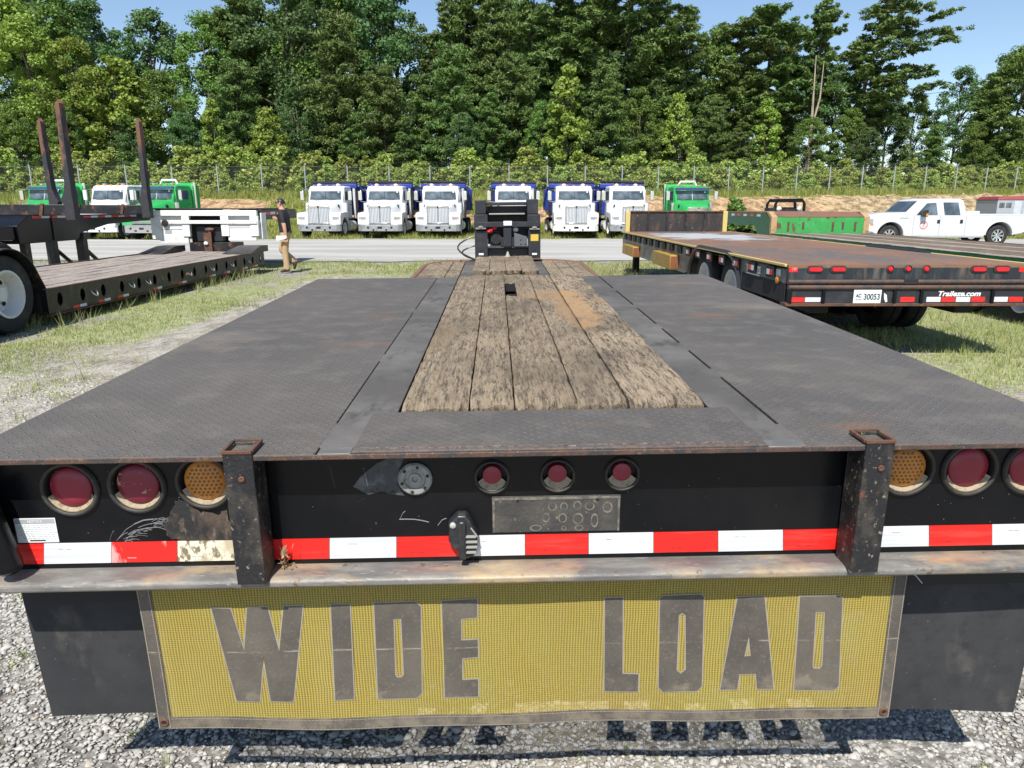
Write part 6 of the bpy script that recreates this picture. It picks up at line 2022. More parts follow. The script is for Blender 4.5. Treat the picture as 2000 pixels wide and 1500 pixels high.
# ------------------------------------------------------------------ flatbed on the right
RZ = R(0.7)
ft = thing('flatbed_trailer', 'rusty flatbed trailer with red oval tail lights and a web address on its rear', 'trailer', (4.18, 7.5, 0), RZ)
FINV = None
def rq(cx, cy, dy=0.0):
    p = atY(1480 + cx / 3.846, 340 + cy / 3.846, 7.5 + dy)
    return Vector((p.x - 4.18, dy, p.z))
HW_ = 1.30
zd = 1.0
FLEN = 10.6
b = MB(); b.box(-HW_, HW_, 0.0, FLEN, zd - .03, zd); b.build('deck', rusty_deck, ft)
b = MB(); b.box(-HW_ + .25, HW_ - .25, .12, FLEN - .1, .66, zd - .031); b.box(-.9, -.7, .3, FLEN, .45, .7); b.box(.7, .9, .3, FLEN, .45, .7); b.build('frame', black_matt, ft)
for s in (-1, 1):
    xo = s * HW_
    b = MB(); b.box(*sorted((xo + s * .002, xo + s * .030)), .03, FLEN, zd - .025, zd + .006); b.build('edge_rail', pale_yellow, ft, .006)
    prof = [(0.06, .80), (0.06, zd - .05), (FLEN, zd - .05), (FLEN, .52), (4.35, .53)]
    prof += [(3.40 + .60 * math.cos(a), .50 + .48 * math.sin(a)) for a in [R(d) for d in range(15, 91, 15)]] + [(2.1 + .62 * math.cos(a), .50 + .48 * math.sin(a)) for a in [R(d) for d in range(90, 166, 15)]] + [(1.46, .66)]
    b = MB(); b.prism(prof, 'x', *sorted((xo - s * .03, xo - s * .012)))
    sp_ = b.build('side_plate', olive_steel, ft, .003)
    b = MB(); b.tube([(xo - s * .0, 3.40 + .62 * math.cos(a), .48 + .52 * math.sin(a)) for a in [R(d) for d in range(0, 91, 10)]] + [(xo, 2.1 + .64 * math.cos(a), .48 + .52 * math.sin(a)) for a in [R(d) for d in range(90, 181, 10)]], .035, 6); b.build('wheel_arch', black_plastic, sp_)
    b = MB(); b.box(*sorted((xo - s * .012, xo - s * .004)), .06, 1.45, .60, .80); b.build('lower_skirt', black_matt, sp_)
    yy = .35
    k = 0
    while yy < FLEN - .2:
        b = MB(); b.box(*sorted((xo - s * .010, xo + s * .028)), yy, yy + .22, zd - .17, zd - .047); so = b.build('stake_pocket', black_matt, ft, .004)
        if k < 7:
            b = MB(); b.box(*sorted((xo + s * .0282, xo + s * .030)), yy + .02, yy + .10, zd - .14, zd - .08); b.build('reflective_tape', white_tape if k % 2 else red_tape, so)
            b = MB(); b.box(*sorted((xo + s * .0282, xo + s * .030)), yy + .11, yy + .19, zd - .14, zd - .08); b.build('reflective_tape', red_tape if k % 2 else white_tape, so)
        yy += .60
        k += 1
    for yy in (2.1, 3.4):
        wheel(ft, s * (HW_ - .20), yy, .48, s, .48, WRIM)
        wheel(ft, s * (HW_ - .52), yy, .48, s, .48, WRIM)
    for (y0, y1, z0, z1) in ((4.75, 6.2, .55, .79), (8.3, 9.7, .52, .74)):
        b = MB(); b.box(*sorted((xo - s * .010, xo + s * .14)), y0, y1, z0, z1); bxx = b.build('tool_box', M('mustard_box', (.36, .22, .035), .5, 0, [((.26, .11, .03), 5, .55, .68)]) if 'mustard_box' not in bpy.data.materials else bpy.data.materials['mustard_box'], ft, .01)
        b = MB(); b.box(*sorted((xo + s * .0, xo + s * .13)), y0 - .006, y0 - .001, z0 + .02, z1 - .02); b.build('box_end', M('orange_rust', (.22, .075, .03), .6, 0, [((.12, .05, .03), 8, .5, .65)]) if 'orange_rust' not in bpy.data.materials else bpy.data.materials['orange_rust'], bxx, .003)
    b = MB(); b.lathe([(.035, 0), (.03, -s * -.02), (.001, s * .03)], (xo - s * .01, 6.6, .62), 'x', 10); b.build('marker_light', amber, ft)
    b = MB(); b.lathe([(.045, 0), (.04, s * .02), (.001, s * .03)], (xo - s * .01, .28, .85 - .03), 'x', 12); b.build('marker_light', amber, ft)
    b = MB(); b.box(*sorted((xo - s * .30, xo - s * .16)), 9.8, 9.95, .05, .7); b.build('landing_leg', black_matt, ft)
# words on the left side
fl = lambda y0, z0: (lambda a, b, t: (-HW_ + .0095 - t, y0 - a, z0 + b))
text('TRAILEZE', .11, white_worn, 'lettering', ft, fl(1.08, .865), .002, width=.50, bold=.006)
b = MB(); b.box(-HW_ + .006, -HW_ + .009, .85, 1.32, .79, .815); b.build('lettering_bar', white_worn, ft)
b = MB(); b.box(-HW_ + .006, -HW_ + .009, .22, .37, .86, .93); b.build('white_label', white_plain, ft)
# bulkhead
b = MB(); b.box(-1.14, 1.14, FLEN - .10, FLEN - .04, zd, zd + .47); bk = b.build('bulkhead', M('black_rusty_bulkhead', (.025, .022, .022), .6, 0, [((.10, .055, .035), 4, .5, .66, (1, 1, .4)), ((.24, .19, .14), 14, .62, .7)], (20, .3)), ft, .01)
b = MB(); b.box(-1.16, 1.16, FLEN - .13, FLEN - .03, zd + .471, zd + .50); b.build('top_rail', rust_steel, bk)
for x in (-.7, -.23, .23, .7):
    b = MB(); b.box(x - .025, x + .025, FLEN - .135, FLEN - .101, zd, zd + .47); b.build('rib', black_rusty, bk)
for s in (-1, 1):
    b = MB(); b.box(s * 1.20 - .055, s * 1.20 + .055, FLEN - .14, FLEN - .03, zd - .05, zd + .49); b.build('end_post', pale_yellow, bk, .01)
# rear
b = MB(); b.box(-HW_, HW_, -.004, .05, rq(0, 792).z, zd - .031); rp = b.build('rear_panel', M('streaked_black_panel', (.018, .022, .028), .45, 0, [((.07, .075, .08), 7, .48, .66, (1, 1, .15)), ((.16, .12, .09), 5, .60, .72, (1, 1, .2))]), ft, .004)
b = MB()
for cy in (808, 848):
    z = rq(0, cy).z
    b.cyl((-HW_, -.02 if cy < 820 else -.035, z), (HW_, -.02 if cy < 820 else -.035, z), .026, n=12)
b.build('rear_pipe', rust_edge, ft)['kind'] = 'stuff'
b = MB(); b.box(-HW_ + .02, HW_ - .02, -.035, .08, rq(0, 965).z, rq(0, 868).z); b.build('lower_panel', charcoal_paint, ft)
b = MB(); b.box(-HW_ - .02, HW_ + .02, -.055, .10, rq(0, 988).z, rq(0, 966).z); b.build('bottom_flange', rust_steel, ft, .004)
for cx in (225, 475, 1010, 1210, 1745):
    x = rq(cx, 915).x; b = MB(); b.box(x - .016, x + .016, -.060, -.0352, rq(0, 965).z, rq(0, 862).z); b.build('rib', black_paint, ft, .003)
ov = lambda cx, cz, hw, hr, n=8: [(cx + (hw - hr) * s + hr * math.cos(a), cz + hr * math.sin(a)) for s, rng_ in ((1, range(-90, 91, 18)), (-1, range(90, 271, 18))) for a in [R(d) for d in rng_]]
for cx in (425, 600, 1662, 1836):
    c = rq(cx, 714)
    o = flat([ov(c.x, c.z, .087, .036)], .012, grommet_rubber, 'tail_light', ft, lambda a, b, t: (a, -.010 - t, b))
    flat([ov(c.x, c.z, .068, .021)], .010, bright_red, 'lens', o, lambda a, b, t: (a, -.021 - t, b))
for cx in (992, 1127, 1265):
    c = rq(cx, 712)
    b = MB(); b.lathe([(.043, -.004), (.043, -.012), (.034, -.016), (.03, -.008)], (c.x, 0, c.z), 'y', 18); o = b.build('tail_light', grommet_rubber, ft)
    b = MB(); b.lathe([(.027, -.012), (.022, -.022), (.001, -.025)], (c.x, 0, c.z), 'y', 16); b.build('lens', bright_red, o)
for c0, c1, r0, r1, m in ((228, 297, 700, 735, red_tape_scuffed), (1965, 2010, 700, 735, red_tape_scuffed), (228, 337, 922, 958, red_tape), (339, 458, 922, 956, white_tape), (1052, 1165, 920, 957, red_tape), (1250, 1362, 920, 957, white_tape), (1364, 1470, 920, 957, red_tape),
                          (1472, 1585, 920, 957, white_tape), (1588, 1695, 920, 957, red_tape), (1760, 1869, 920, 957, white_tape), (1871, 1982, 920, 957, red_tape)):
    a, c = rq(c0, r1), rq(c1, r0)
    y = -.0062 if r0 < 800 else -.0375
    b = MB(); b.box(a.x, c.x, y, y + .002, a.z, c.z); b.build('reflective_tape', m, ft)
a, c = rq(1080, 822), rq(1190, 785)
b = MB(); b.box(a.x, c.x, -.05, -.0055, a.z - .005, c.z); b.build('notch', black_matt, ft, .004)
a, c = rq(1335, 915), rq(1660, 880)
text('Traileze.com', .075, white_plain, 'lettering', ft, lambda x, z, t: ((a.x + c.x) / 2 + x, -.0365 - t, (a.z + c.z) / 2 + z), .002, shear=.25, width=(c.x - a.x), bold=.0022)
a, c = rq(695, 965), rq(915, 862)
b = MB(); b.box(a.x, c.x, -.048, -.042, a.z, c.z); np_ = b.build('number_plate', white_plain, ft, .002)
cx, cz, w_ = (a.x + c.x) / 2, (a.z + c.z) / 2, c.x - a.x
text('30053', .085, M('plate_green', (.03, .07, .06), .5), 'lettering', np_, lambda x, z, t: (cx + w_ * .16 + x, -.0495 - t, cz - .008 + z), .001, width=w_ * .58, bold=.002)
text('AC', .05, bpy.data.materials['plate_green'], 'lettering', np_, lambda x, z, t: (cx - w_ * .32 + x, -.0495 - t, cz + .005 + z), .001, width=w_ * .2, bold=.002)
b = MB(); b.box(cx - w_ * .42, cx - w_ * .2, -.0495, -.0485, cz - .040, cz - .028); b.build('print', grey_ink, np_)
b = MB(); p = rq(940, 925); b.loft([[(p.x - .018, -.045, p.z + .05), (p.x + .012, -.045, p.z + .03), (p.x + .028, -.045, p.z - .04), (p.x + .008, -.045, p.z - .05), (p.x - .012, -.045, p.z - .01)], [(p.x - .018, -.037, p.z + .05), (p.x + .012, -.037, p.z + .03), (p.x + .028, -.037, p.z - .04), (p.x + .008, -.037, p.z - .05), (p.x - .012, -.037, p.z - .01)]]); b.build('plate_lamp', white_plain, ft, .002)

# ------------------------------------------------------------------ green lowboy far right
gt = thing('lowboy_trailer', 'green lowboy trailer with rust-chipped gooseneck and wooden deck, in front of the white pickup', 'trailer', (8.3, 9.0, 0))
gz = .90
HG = 1.32
chip = M('chipped_green_paint', (.035, .30, .065), .55, 0, [((.06, .36, .10), 3, .5, .7), ((.13, .06, .035), 2.6, .56, .60, (1, 1, .55)), ((.10, .05, .03), 9, .64, .68)], (20, .2))
cream = M('cream_worn_edge', (.42, .38, .27), .6, 0, [((.12, .10, .07), 3, .48, .56, (1, .6, 1))])
rust_top = M('rusted_green_top', (.20, .095, .06), .7, 0, [((.13, .075, .055), 4, .5, .66), ((.05, .33, .10), 1.7, .66, .69)])
b = MB(); b.box(-HG + .03, HG - .03, 0, 10.6, gz - .22, gz - .055); b.build('frame', black_matt, gt)
for k in range(9):
    xa, xb = -HG + .04 + (2 * HG - .08) * k / 9, -HG + .04 + (2 * HG - .08) * (k + 1) / 9
    b = MB(); b.loft([[(xa + .009, y, gz - .05), (xb - .009, y, gz - .05), (xb - .01, y, gz + rnd.uniform(-.005, .005)), (xa + .01, y, gz + rnd.uniform(-.005, .005))] for y in np.linspace(.02, 10.55, 9)]); b.build('plank', dull_wood if k % 3 else grey_wood, gt)
for s in (-1, 1):
    b = MB(); b.box(*sorted((s * HG, s * (HG - .03))), 0, 10.6, gz - .24, gz - .002); b.build('side_rail', dkgreen_paint, gt)
    b = MB(); b.box(*sorted((s * (HG + .002), s * (HG - .035))), 0, 10.6, gz - .001, gz + .008); b.build('flange', cream if s < 0 else rust_steel, gt)
    for k in range(24):
        y = .25 + k * .43
        b = MB(); b.box(*sorted((s * (HG + .001), s * (HG + .004))), y, y + .42, gz - .13, gz - .05); b.build('reflective_tape', M('dull_red_tape', (.16, .02, .02), .5) if k == 0 and s < 0 else (bpy.data.materials['dull_red_tape'] if k % 2 == 0 else M('dull_white_tape', (.4, .44, .42), .5) if k == 1 and s < 0 else bpy.data.materials['dull_white_tape']), gt)
y0, y1 = 10.65, 15.4
b = MB(); b.box(-HG + .14, HG - .14, y0, y0 + .03, gz - .05, 1.33); b.build('rear_face', chip, gt)
b = MB(); b.hexa([(-HG + .10, y0 - .01, 1.331), (HG - .10, y0 - .01, 1.331), (HG - .10, y0 + .5, 1.46), (-HG + .10, y0 + .5, 1.46)], [(-HG + .10, y0 + .05, 1.28), (HG - .10, y0 + .05, 1.28), (HG - .10, y0 + .5, 1.40), (-HG + .10, y0 + .5, 1.40)])
b.box(-HG, HG, y0 + .501, y1, 1.41, 1.46); b.build('top_plate', rust_top, gt, .004)
tan = M('tan_bare_metal', (.42, .28, .14), .6, 0, [((.2, .1, .05), 6, .55, .68)])
for s in (-1, 1):
    b = MB(); b.prism([(y0 - .02, gz - .04), (y0 + .10, gz - .04), (y0 + .12, 1.30), (y0 + .5, 1.47), (y0 + .3, 1.47), (y0 - .02, 1.34)], 'x', *sorted((s * HG, s * (HG - .15)))); b.build('corner_plate', tan, gt, .006)
    prof = [(y0 + .13, .55), (y0 + .13, 1.29), (y0 + .5, 1.42), (y1, 1.42), (y1, 1.15)] + [(y0 + 3.4 + .55 * math.cos(a), .55 + .55 * math.sin(a)) for a in [R(d) for d in range(70, 120, 12)]] + [(y0 + 1.6 + .6 * math.cos(a), .55 + .55 * math.sin(a)) for a in [R(d) for d in range(70, 181, 15)]]
    b = MB(); b.prism(prof, 'x', *sorted((s * (HG - .002), s * (HG - .04)))); spg = b.build('side_plate', dkgreen_paint, gt, .004)
    for k in range(5):
        b = MB(); b.box(*sorted((s * (HG + .0), s * (HG + .003))), y0 + .9 + .6 * k, y0 + 1.2 + .6 * k, 1.33, 1.39); b.build('reflective_tape', red_tape if k % 2 else white_tape, spg)
    for yy in (y0 + 1.6, y0 + 3.3):
        wheel(gt, s * (HG - .12), yy, .46, s, .46, RIM_WHITE)
        wheel(gt, s * (HG - .45), yy, .46, s, .46, RIM_WHITE)
    for yy in (.9, 2.1):
        wheel(gt, s * (HG - .2), yy, .38, s, .38, WRIM)
for k, x in enumerate((-.85, -.45, .35, .62, .95)):
    b = MB(); b.box(x - .03, x + .03, y0 - .006, y0 - .001, gz + .05 + .05 * (k % 2), gz + .30); b.build('slot', rust_steel, gt)

# arched black frame further back
p0, p1 = atY(1513, 412, 34), atY(1573, 389, 34)
af = thing('steel_frame', 'black arched steel gooseneck frame standing before the dirt bank', 'frame', ((p0.x + p1.x) / 2, 34, 0))
w = (p1.x - p0.x) / 2
zt2 = p1.z
b = MB()
for y in (0, 1.1):
    b.tube([(-w * .98, y, 0), (-w * .98, y, zt2 - .22), (-w * .82, y, zt2 - .05), (w * .8, y, zt2 - .03), (w * .96, y, zt2 - .2), (w * .98, y, 0)], .07, 8)
b.build('arch', black_paint, af)['kind'] = 'stuff'
b = MB(); b.box(-w * .8, w * .8, 0.05, 1.05, zt2 - .14, zt2 - .06); b.build('top_plate', charcoal_paint, af, .01)
b = MB(); b.box(-w * .9, w * .9, .2, .5, zt2 - .55, zt2 - .36); b.build('cross_tube', black_rusty, af, .03)
b = MB(); b.box(-w * 1.45, -w * .99, -.1, .5, zt2 - .56, zt2 - .38); b.build('side_arm', black_matt, af, .03)
for x in (-.45, .5):
    b = MB(); b.blob((x, .12, zt2 - .42), (.12, .06, .11), n=8, rings=4, jit=.2); b.build('fitting', silver_paint, af)

# ------------------------------------------------------------------ white pickup
PY = 30.3
pk0 = atY(1691, 470, PY)
pk = thing('pickup_truck', 'white crew cab pickup truck with a red round door emblem', 'pickup', (pk0.x, PY, 0))
PW = 1.98
def px_(c): return (c - 285) / 258.0
def pz_(c): return (733 - c) / 258.0
fw, rw = px_(535), px_(1705)
arch = lambda cx, r, lo=-12, hi=192: [(cx + r * math.cos(a), .46 + r * math.sin(a)) for a in [R(d) for d in range(hi, lo, -12)]]
body_prof = [(.02, .62), (0.0, 1.18), (.05, 1.27), (.40, 1.33), (1.60, 1.38), (1.75, 1.30), (1.95, 1.245), (4.10, 1.245), (4.12, 1.31), (6.60, 1.31), (6.62, .60), (6.45, .52)] + [(rw + .56 * math.cos(a), .46 + .54 * math.sin(a)) for a in [R(d) for d in range(0, 181, 12)]] + [(rw - .62, .40), (fw + .62, .40)] + [(fw + .56 * math.cos(a), .46 + .54 * math.sin(a)) for a in [R(d) for d in range(0, 181, 12)]] + [(.25, .56)]
pickup_white = M('pickup_white', (0.56, 0.57, 0.58), 0.28, 0, [((0.50, 0.51, 0.515), 1.5, 0.5, 0.7)])
b = MB(); b.prism(body_prof, 'y', 0, PW)
b.build('body', pickup_white, pk, .045, seg=3)
b = MB()
lo = [(1.42, .05, 1.22), (4.13, .05, 1.22), (4.13, PW - .05, 1.22), (1.42, PW - .05, 1.22)]
mi = [(2.08, .20, 1.86), (3.96, .20, 1.86), (3.96, PW - .20, 1.86), (2.08, PW - .20, 1.86)]
hi = [(2.28, .30, 1.93), (3.85, .30, 1.93), (3.85, PW - .30, 1.93), (2.28, PW - .30, 1.93)]
b.loft([lo, mi, hi]); b.build('cab_roof', pickup_white, pk, .03)
def side_pt(x, z, s, off=.006):
    y = .05 + .15 * (z - 1.22) / .64 - off
    return (x, y if s == 0 else PW - y, z)
for s in (0, 1):
    for nm, poly in (('front_window', [(px_(800), 1.26), (px_(862), 1.52), (px_(915), 1.74), (px_(1015), 1.77), (px_(1032), 1.26)]), ('rear_window', [(px_(1105), 1.26), (px_(1090), 1.78), (px_(1252), 1.78), (px_(1275), 1.26)])):
        b = MB(); b.loft([[side_pt(x, z, s) for x, z in poly], [side_pt(x, z, s, -.01) for x, z in poly]]); b.build(nm, glass_dark, pk)
    for x0, x1 in ((px_(780), px_(1050)), (px_(1060), px_(1328))):
        y = -.004 if s == 0 else PW - .004
        b = MB(); b.box(x0 + .01, x1 - .01, y, y + .008, .44, 1.26); d = b.build('door', pickup_white, pk, .003)
        xh = px_(1040) if x0 < 2.5 else px_(1285)
        b = MB(); b.box(xh - .06, xh + .06, y - .012 if s == 0 else y + .0081, y - .0005 if s == 0 else y + .02, .93, 1.08); b.build('handle', black_matt, d, .005)
    y = -.002 if s == 0 else PW + .002
    for cx in (775, 1055, 1333):
        b = MB(); b.box(px_(cx) - .011, px_(cx) + .011, y - .002, y + .003, .42, 1.29); b.build('door_gap', grey_ink, pk)
    for cx in (fw, rw):
        b = MB(); b.tube([(cx + .575 * math.cos(a), (-.004 if s == 0 else PW + .004), .46 + .555 * math.sin(a)) for a in [R(d) for d in range(0, 181, 10)]], .028, 6); b.build('wheel_arch', pickup_white, pk)
    b = MB(); ym = -.16 if s == 0 else PW + .16
    b.box(px_(835), px_(890), ym - .07, ym + .10, 1.20, 1.48); mr = b.build('mirror', black_plastic, pk, .02)
    b = MB(); b.box(px_(865), px_(889), ym - .08, ym - .071, 1.22, 1.33); b.build('indicator', amber, mr, .004)
    b = MB(); b.box(fw + .64, rw - .64, -.012 if s == 0 else PW - .02, .02 if s == 0 else PW + .012, .36, .43); b.build('sill_shade', grey_ink, pk, .004)  # grey strip under the doors puts the lower body's shading into colour
    b = MB(); b.box(4.2, 6.5, -.006 if s == 0 else PW - .001, .001 if s == 0 else PW + .006, 1.265, 1.30); b.build('bed_rail', pickup_white, pk, .004)
    wheel(pk, fw, .17 if s == 0 else PW - .17, .43, 1, .43, RIM_SPOKE).rotation_euler = (0, 0, -math.pi / 2 if s == 0 else math.pi / 2)
    wheel(pk, rw, .17 if s == 0 else PW - .17, .43, 1, .43, RIM_SPOKE).rotation_euler = (0, 0, -math.pi / 2 if s == 0 else math.pi / 2)
    b = MB(); b.box(.01, .22, -.012 if s == 0 else PW - .05, .05 if s == 0 else PW + .012, .92, 1.12); b.build('headlight', bpy.data.materials['headlight_glass'], pk, .02)
    b = MB(); b.box(.10, .24, -.016 if s == 0 else PW - .03, .03 if s == 0 else PW + .016, .86, .92); b.build('indicator', amber, pk, .01)
    b = MB(); b.box(px_(620), px_(715), -.004 if s == 0 else PW - .002, .002 if s == 0 else PW + .004, 1.12, 1.17); b.build('fender_badge', grey_ink, pk)
ws_ = MB()
wn_ = Vector((-.64, 0, .66)).normalized() * .010
q4 = [(1.60, .14, 1.395), (1.60, PW - .14, 1.395), (2.045, PW - .23, 1.825), (2.045, .23, 1.825)]
ws_.loft([[tuple(Vector(p) + wn_) for p in q4], [tuple(Vector(p) - wn_) for p in q4]])
ws_.build('windshield', glass_dark, pk)
# round emblem: red ring with a slash
b = MB()
ex, ez, er = px_(885), pz_(512), .165
ring = [(ex + r * math.cos(a), ez + r * math.sin(a)) for r in (er, er * .86) for a in [2 * math.pi * k / 24 for k in range(24)]]
b.add([(x, -.0095, z) for x, z in ring], [(k, (k + 1) % 24, 24 + (k + 1) % 24, 24 + k) for k in range(24)])
b.add([(ex - .05, -.0095, ez - .14), (ex - .025, -.0095, ez - .14), (ex + .06, -.0095, ez + .13), (ex + .03, -.0095, ez + .13)], [(0, 1, 2, 3)])
b.add([(ex + .04, -.0095, ez - .12), (ex + .12, -.0095, ez - .05), (ex + .13, -.0095, ez - .02), (ex + .05, -.0095, ez - .10)], [(0, 1, 2, 3)])
b.build('emblem', M('red_print', (.55, .06, .05), .4), pk, smooth=0)
b = MB(); b.box(-.06, .18, .02, PW - .02, .52, .74); b.build('front_bumper', chrome, pk, .03)
b = MB(); b.box(6.60, 6.74, .06, PW - .06, .52, .70); b.build('rear_bumper', chrome, pk, .02)
b = MB(); b.box(px_(1372), px_(1508), .25, PW - .25, 1.10, 1.43); b.build('tool_box', white_worn, pk, .02)
b = MB(); b.box(.3, 6.4, .3, PW - .3, .42, .62); b.build('chassis', black_matt, pk)

# grey horse trailer
h0 = atY(1951, 384, 42)
ht = thing('horse_trailer', 'grey horse trailer with red roof and dark side windows behind the pickup', 'trailer', (h0.x, 42, 0), R(-2))
hz = h0.z
b = MB(); b.prism([(0, .5), (0, hz - .18), (5.5, hz - .18), (5.5, .5)], 'y', 0, 2.1); b.build('body', M('grey_trailer_paint', (.34, .36, .40), .45), ht, .03)
b = MB(); b.loft([[(-.04, -.04, hz - .178), (5.54, -.04, hz - .178), (5.54, 2.14, hz - .178), (-.04, 2.14, hz - .178)], [(.1, .15, hz + .02), (5.4, .15, hz + .02), (5.4, 1.95, hz + .02), (.1, 1.95, hz + .02)]]); b.build('roof', M('dull_red_roof', (.25, .05, .05), .5), ht, .03)
for x0, x1 in ((.10, .40), (.48, .78), (1.75, 2.05), (2.6, 2.9)):
    b = MB(); b.box(x0, x1, -.012, .01, hz - .62, hz - .34); b.build('window', glass_dark, ht, .01)
for x0, x1 in ((.95, 1.35), (1.5, 2.2)):
    b = MB(); b.box(x0, x1, -.010, .01, .6, hz - .24); b.build('door', M('pale_trailer_door', (.48, .52, .56), .4) if 'pale_trailer_door' not in bpy.data.materials else bpy.data.materials['pale_trailer_door'], ht, .02)
for x in (2.6, 3.5):
    for y, s in ((.1, 1), (2.0, 1)):
        o = wheel(ht, x, y, .35, 1, .35); o.rotation_euler = (0, 0, -math.pi / 2 if y < 1 else math.pi / 2)

# ------------------------------------------------------------------ the walking man
def person(name, label, loc, rz):
    o = thing(name, label, 'person', loc, rz)
    J, E, RD = [], [], []
    def add(p, r, par=None):
        J.append(p); RD.append(r if isinstance(r, tuple) else (r, r)); i = len(J) - 1
        if par is not None: E.append((par, i))
        return i
    # x: backwards is +, the man faces -x; y: his left side is -
    pel = add((0.0, 0, .96), (.165, .150))
    wai = add((-.015, 0, 1.12), (.165, .155), pel)
    che = add((-.03, 0, 1.30), (.18, .155), wai)
    shl = add((-.035, 0, 1.44), (.135, .115), che)
    nek = add((-.06, 0, 1.525), (.064, .064), shl)
    hd0 = add((-.085, 0, 1.61), (.080, .075), nek)
    hd1 = add((-.085, 0, 1.69), (.098, .080), hd0)
    hd2 = add((-.075, 0, 1.755), (.078, .066), hd1)
    nose = add((-.185, 0, 1.655), (.016, .016), hd1)
    chin = add((-.14, 0, 1.575), (.034, .034), hd0)
    def arm(s, elb, wri, fing):
        a = add((-.03, s * .165, 1.43), (.080, .072), shl)
        u = add(((-.03 + elb[0]) / 2, (s * .19 + elb[1]) / 2, (1.42 + elb[2]) / 2), (.068, .06), a)
        e = add(elb, (.052, .048), u)
        m = add(tuple(Vector(elb).lerp(Vector(wri), .4)), (.048, .044), e)
        w = add(wri, (.028, .026), m)
        d = (Vector(wri) - Vector(elb)).normalized()
        pa = Vector(wri) + d * .055
        p = add(tuple(pa), (.034, .020), w)
        side = Vector((1, 0, 0)) if abs(d.x) < .7 else Vector((0, 0, 1))
        side = (side - d * side.dot(d)).normalized()
        nrm = d.cross(side)
        for k, (off, ln) in enumerate(((-.027, .075), (-.009, .085), (.009, .08), (.026, .062))):
            b0 = pa + d * .03 + side * off
            k1 = b0 + d * ln * .5 + nrm * .012 * fing
            k2 = k1 + d * ln * .28 + nrm * .028 * fing
            f0 = add(tuple(b0), (.0095, .0095), p); f1 = add(tuple(k1), (.009, .009), f0); add(tuple(k2), (.0075, .0075), f1)
        t0 = add(tuple(pa - d * .02 - side * .035), (.011, .011), p)
        add(tuple(pa + d * .03 - side * .05 + nrm * .02 * fing), (.009, .009), t0)
        return w
    arm(-1, (.045, -.245, 1.155), (.075, -.25, .90), 1)
    arm(1, (-.03, .25, 1.17), (-.20, .15, 1.27), 1)
    def leg(s, knee, ank, heel, toe):
        h = add((0.0, s * .095, .90), (.115, .108), pel)
        m = add(tuple(Vector((0, s * .1, .9)).lerp(Vector(knee), .5)), (.102, .098), h)
        k = add(knee, (.084, .080), m)
        c = add(tuple(Vector(knee).lerp(Vector(ank), .4)), (.082, .078), k)
        a = add(ank, (.068, .062), c)
        add(heel, (.042, .04), a)
        b = add(tuple(Vector(ank).lerp(Vector(toe), .6) + Vector((0, 0, -.02))), (.046, .038), a)
        add(toe, (.040, .030), b)
    leg(-1, (-.02, -.10, .50), (.0, -.10, .10), (.06, -.10, .045), (-.18, -.11, .036))
    leg(1, (-.175, .10, .55), (.15, .10, .27), (.22, .10, .255), (.115, .105, .065))
    me = bpy.data.meshes.new('body_cage')
    me.from_pydata(J, E, [])
    t = bpy.data.objects.new('body_cage', me)
    COL.objects.link(t)
    sk = t.modifiers.new('skin', 'SKIN')
    sk.use_smooth_shade = True
    if not me.skin_vertices:
        bpy.context.view_layer.objects.active = t
    for i, sv in enumerate(me.skin_vertices[0].data):
        sv.radius = RD[i]
        sv.use_root = (i == 0)
    ss = t.modifiers.new('sub', 'SUBSURF')
    ss.levels = ss.render_levels = 2
    dg = bpy.context.evaluated_depsgraph_get()
    bm_ = bpy.data.meshes.new_from_object(t.evaluated_get(dg))
    bpy.data.objects.remove(t)
    bm_.name = 'body'
    bm_.materials.clear()
    for m in (skin, shirt, khaki, boot):
        bm_.materials.append(m)
    for p in bm_.polygons:
        c = p.center
        k = 0
        if c.z > 1.515: k = 0
        elif c.z > .97 and abs(c.y) < .185 + .0 and c.x > -.21: k = 1
        elif c.z > 1.20 and c.x > -.09: k = 1
        elif abs(c.y) > .195: k = 0
        elif c.x < -.2 and c.z > 1.1: k = 0
        else: k = 2
        if k == 2 and (c.z < .095 or (c.y > 0 and c.x > .06 and c.z < .30 and c.z < .27 + (c.x - .15) * .2)): k = 3
        p.material_index = k
        p.use_smooth = True
    ob = link('body', bm_, o)
    # hair, sunglasses, belt, collar
    h = MB()
    n = 14
    loops = []
    for i in range(6):
        a = math.pi / 2 * i / 5.2
        zz = 1.665 + .108 * math.sin(a)
        loops.append([(-.066 + (.098 * math.cos(a) + .008) * math.cos(q) * (1.0 if math.cos(q) > -.3 else .98), (.086 * math.cos(a) + .006) * math.sin(q), zz + (.03 if math.cos(q) < -.5 else -.03 * max(0, math.cos(q))) * (1 - i / 5)) for q in [2 * math.pi * k / n for k in range(n)]])
    h.loft(loops)
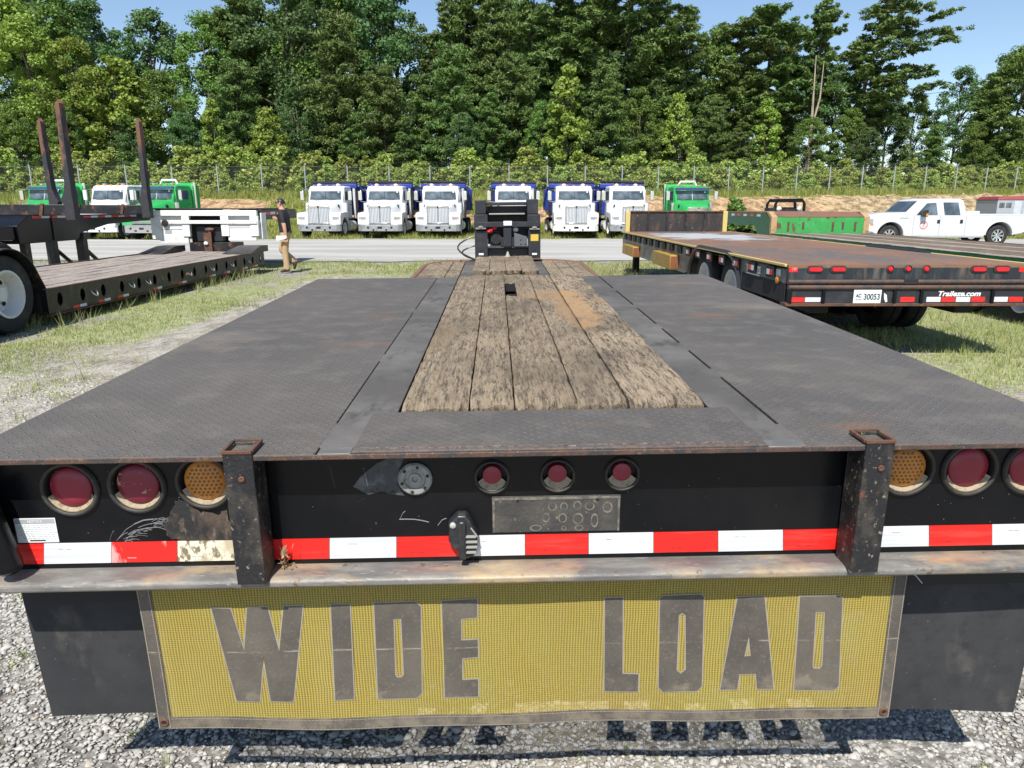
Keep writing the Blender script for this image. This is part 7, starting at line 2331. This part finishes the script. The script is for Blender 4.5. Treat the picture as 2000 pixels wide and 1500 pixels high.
    h.build('hair', hair_m, o, smooth=60)
    g = MB(); g.box(-.19, -.165, -.062, .062, 1.662, 1.692); g.box(-.165, -.02, -.085, -.078, 1.672, 1.682); g.box(-.165, -.02, .078, .085, 1.672, 1.682); g.build('sunglasses', black_plastic, o, .004)
    b = MB(); b.lathe([(.165, 0), (.172, .004), (.172, .036), (.165, .04)], (0, 0, .965), 'z', 20); bo = b.build('belt', boot, o); bo.scale = (.90, .98, 1); 
    for s in (-1, 1):
        b = MB(); b.blob((-.158, s * .028, 1.672), (.006, .010, .007), n=8, rings=4); b.build('eye', white_plain, o)
        b = MB(); b.blob((-.07, s * .090, 1.650), (.020, .010, .030), n=8, rings=4); b.build('ear', skin, o)
    b = MB(); b.box(-.166, -.15, -.022, .022, 1.606, 1.613); b.build('mouth', M('lip', (.32, .12, .10), .5), o, .003)
    return o
pp = gp(564, 532)
man = person('person', 'walking man in black polo shirt and khaki trousers carrying white paper', (pp.x, pp.y, -.005), 0)
man.scale = (1.0, 1.0, 1.015)
pa = MB()
pa.loft([[(-.15, -.285, .80), (.09, -.285, .845), (.10, -.285, .885), (-.13, -.285, .86)][::1], [(-.15, -.281, .80), (.09, -.281, .845), (.10, -.281, .885), (-.13, -.281, .86)]])
po_ = MB()
for k in range(5):
    x0, x1 = -.15 + .05 * k, -.10 + .05 * k
    zA, zB = .79 + .012 * k, .79 + .012 * (k + 1)
    yA, yB = -.295 + .008 * math.sin(k * 1.1), -.295 + .008 * math.sin((k + 1) * 1.1)
    po_.hexa([(x0, yA, zA), (x1, yB, zB), (x1, yB, zB + .11 - .012 * k), (x0, yA, zA + .12 - .012 * k)], [(x0, yA + .002, zA), (x1, yB + .002, zB), (x1, yB + .002, zB + .11 - .012 * k), (x0, yA + .002, zA + .12 - .012 * k)])
paper = po_.build('paper', M('paper_white', (.78, .79, .82), .6), None, smooth=60)
paper.location = (pp.x, pp.y, 0)
tag(paper, 'folded white sheet of paper held in the walking man\'s hand', 'paper')
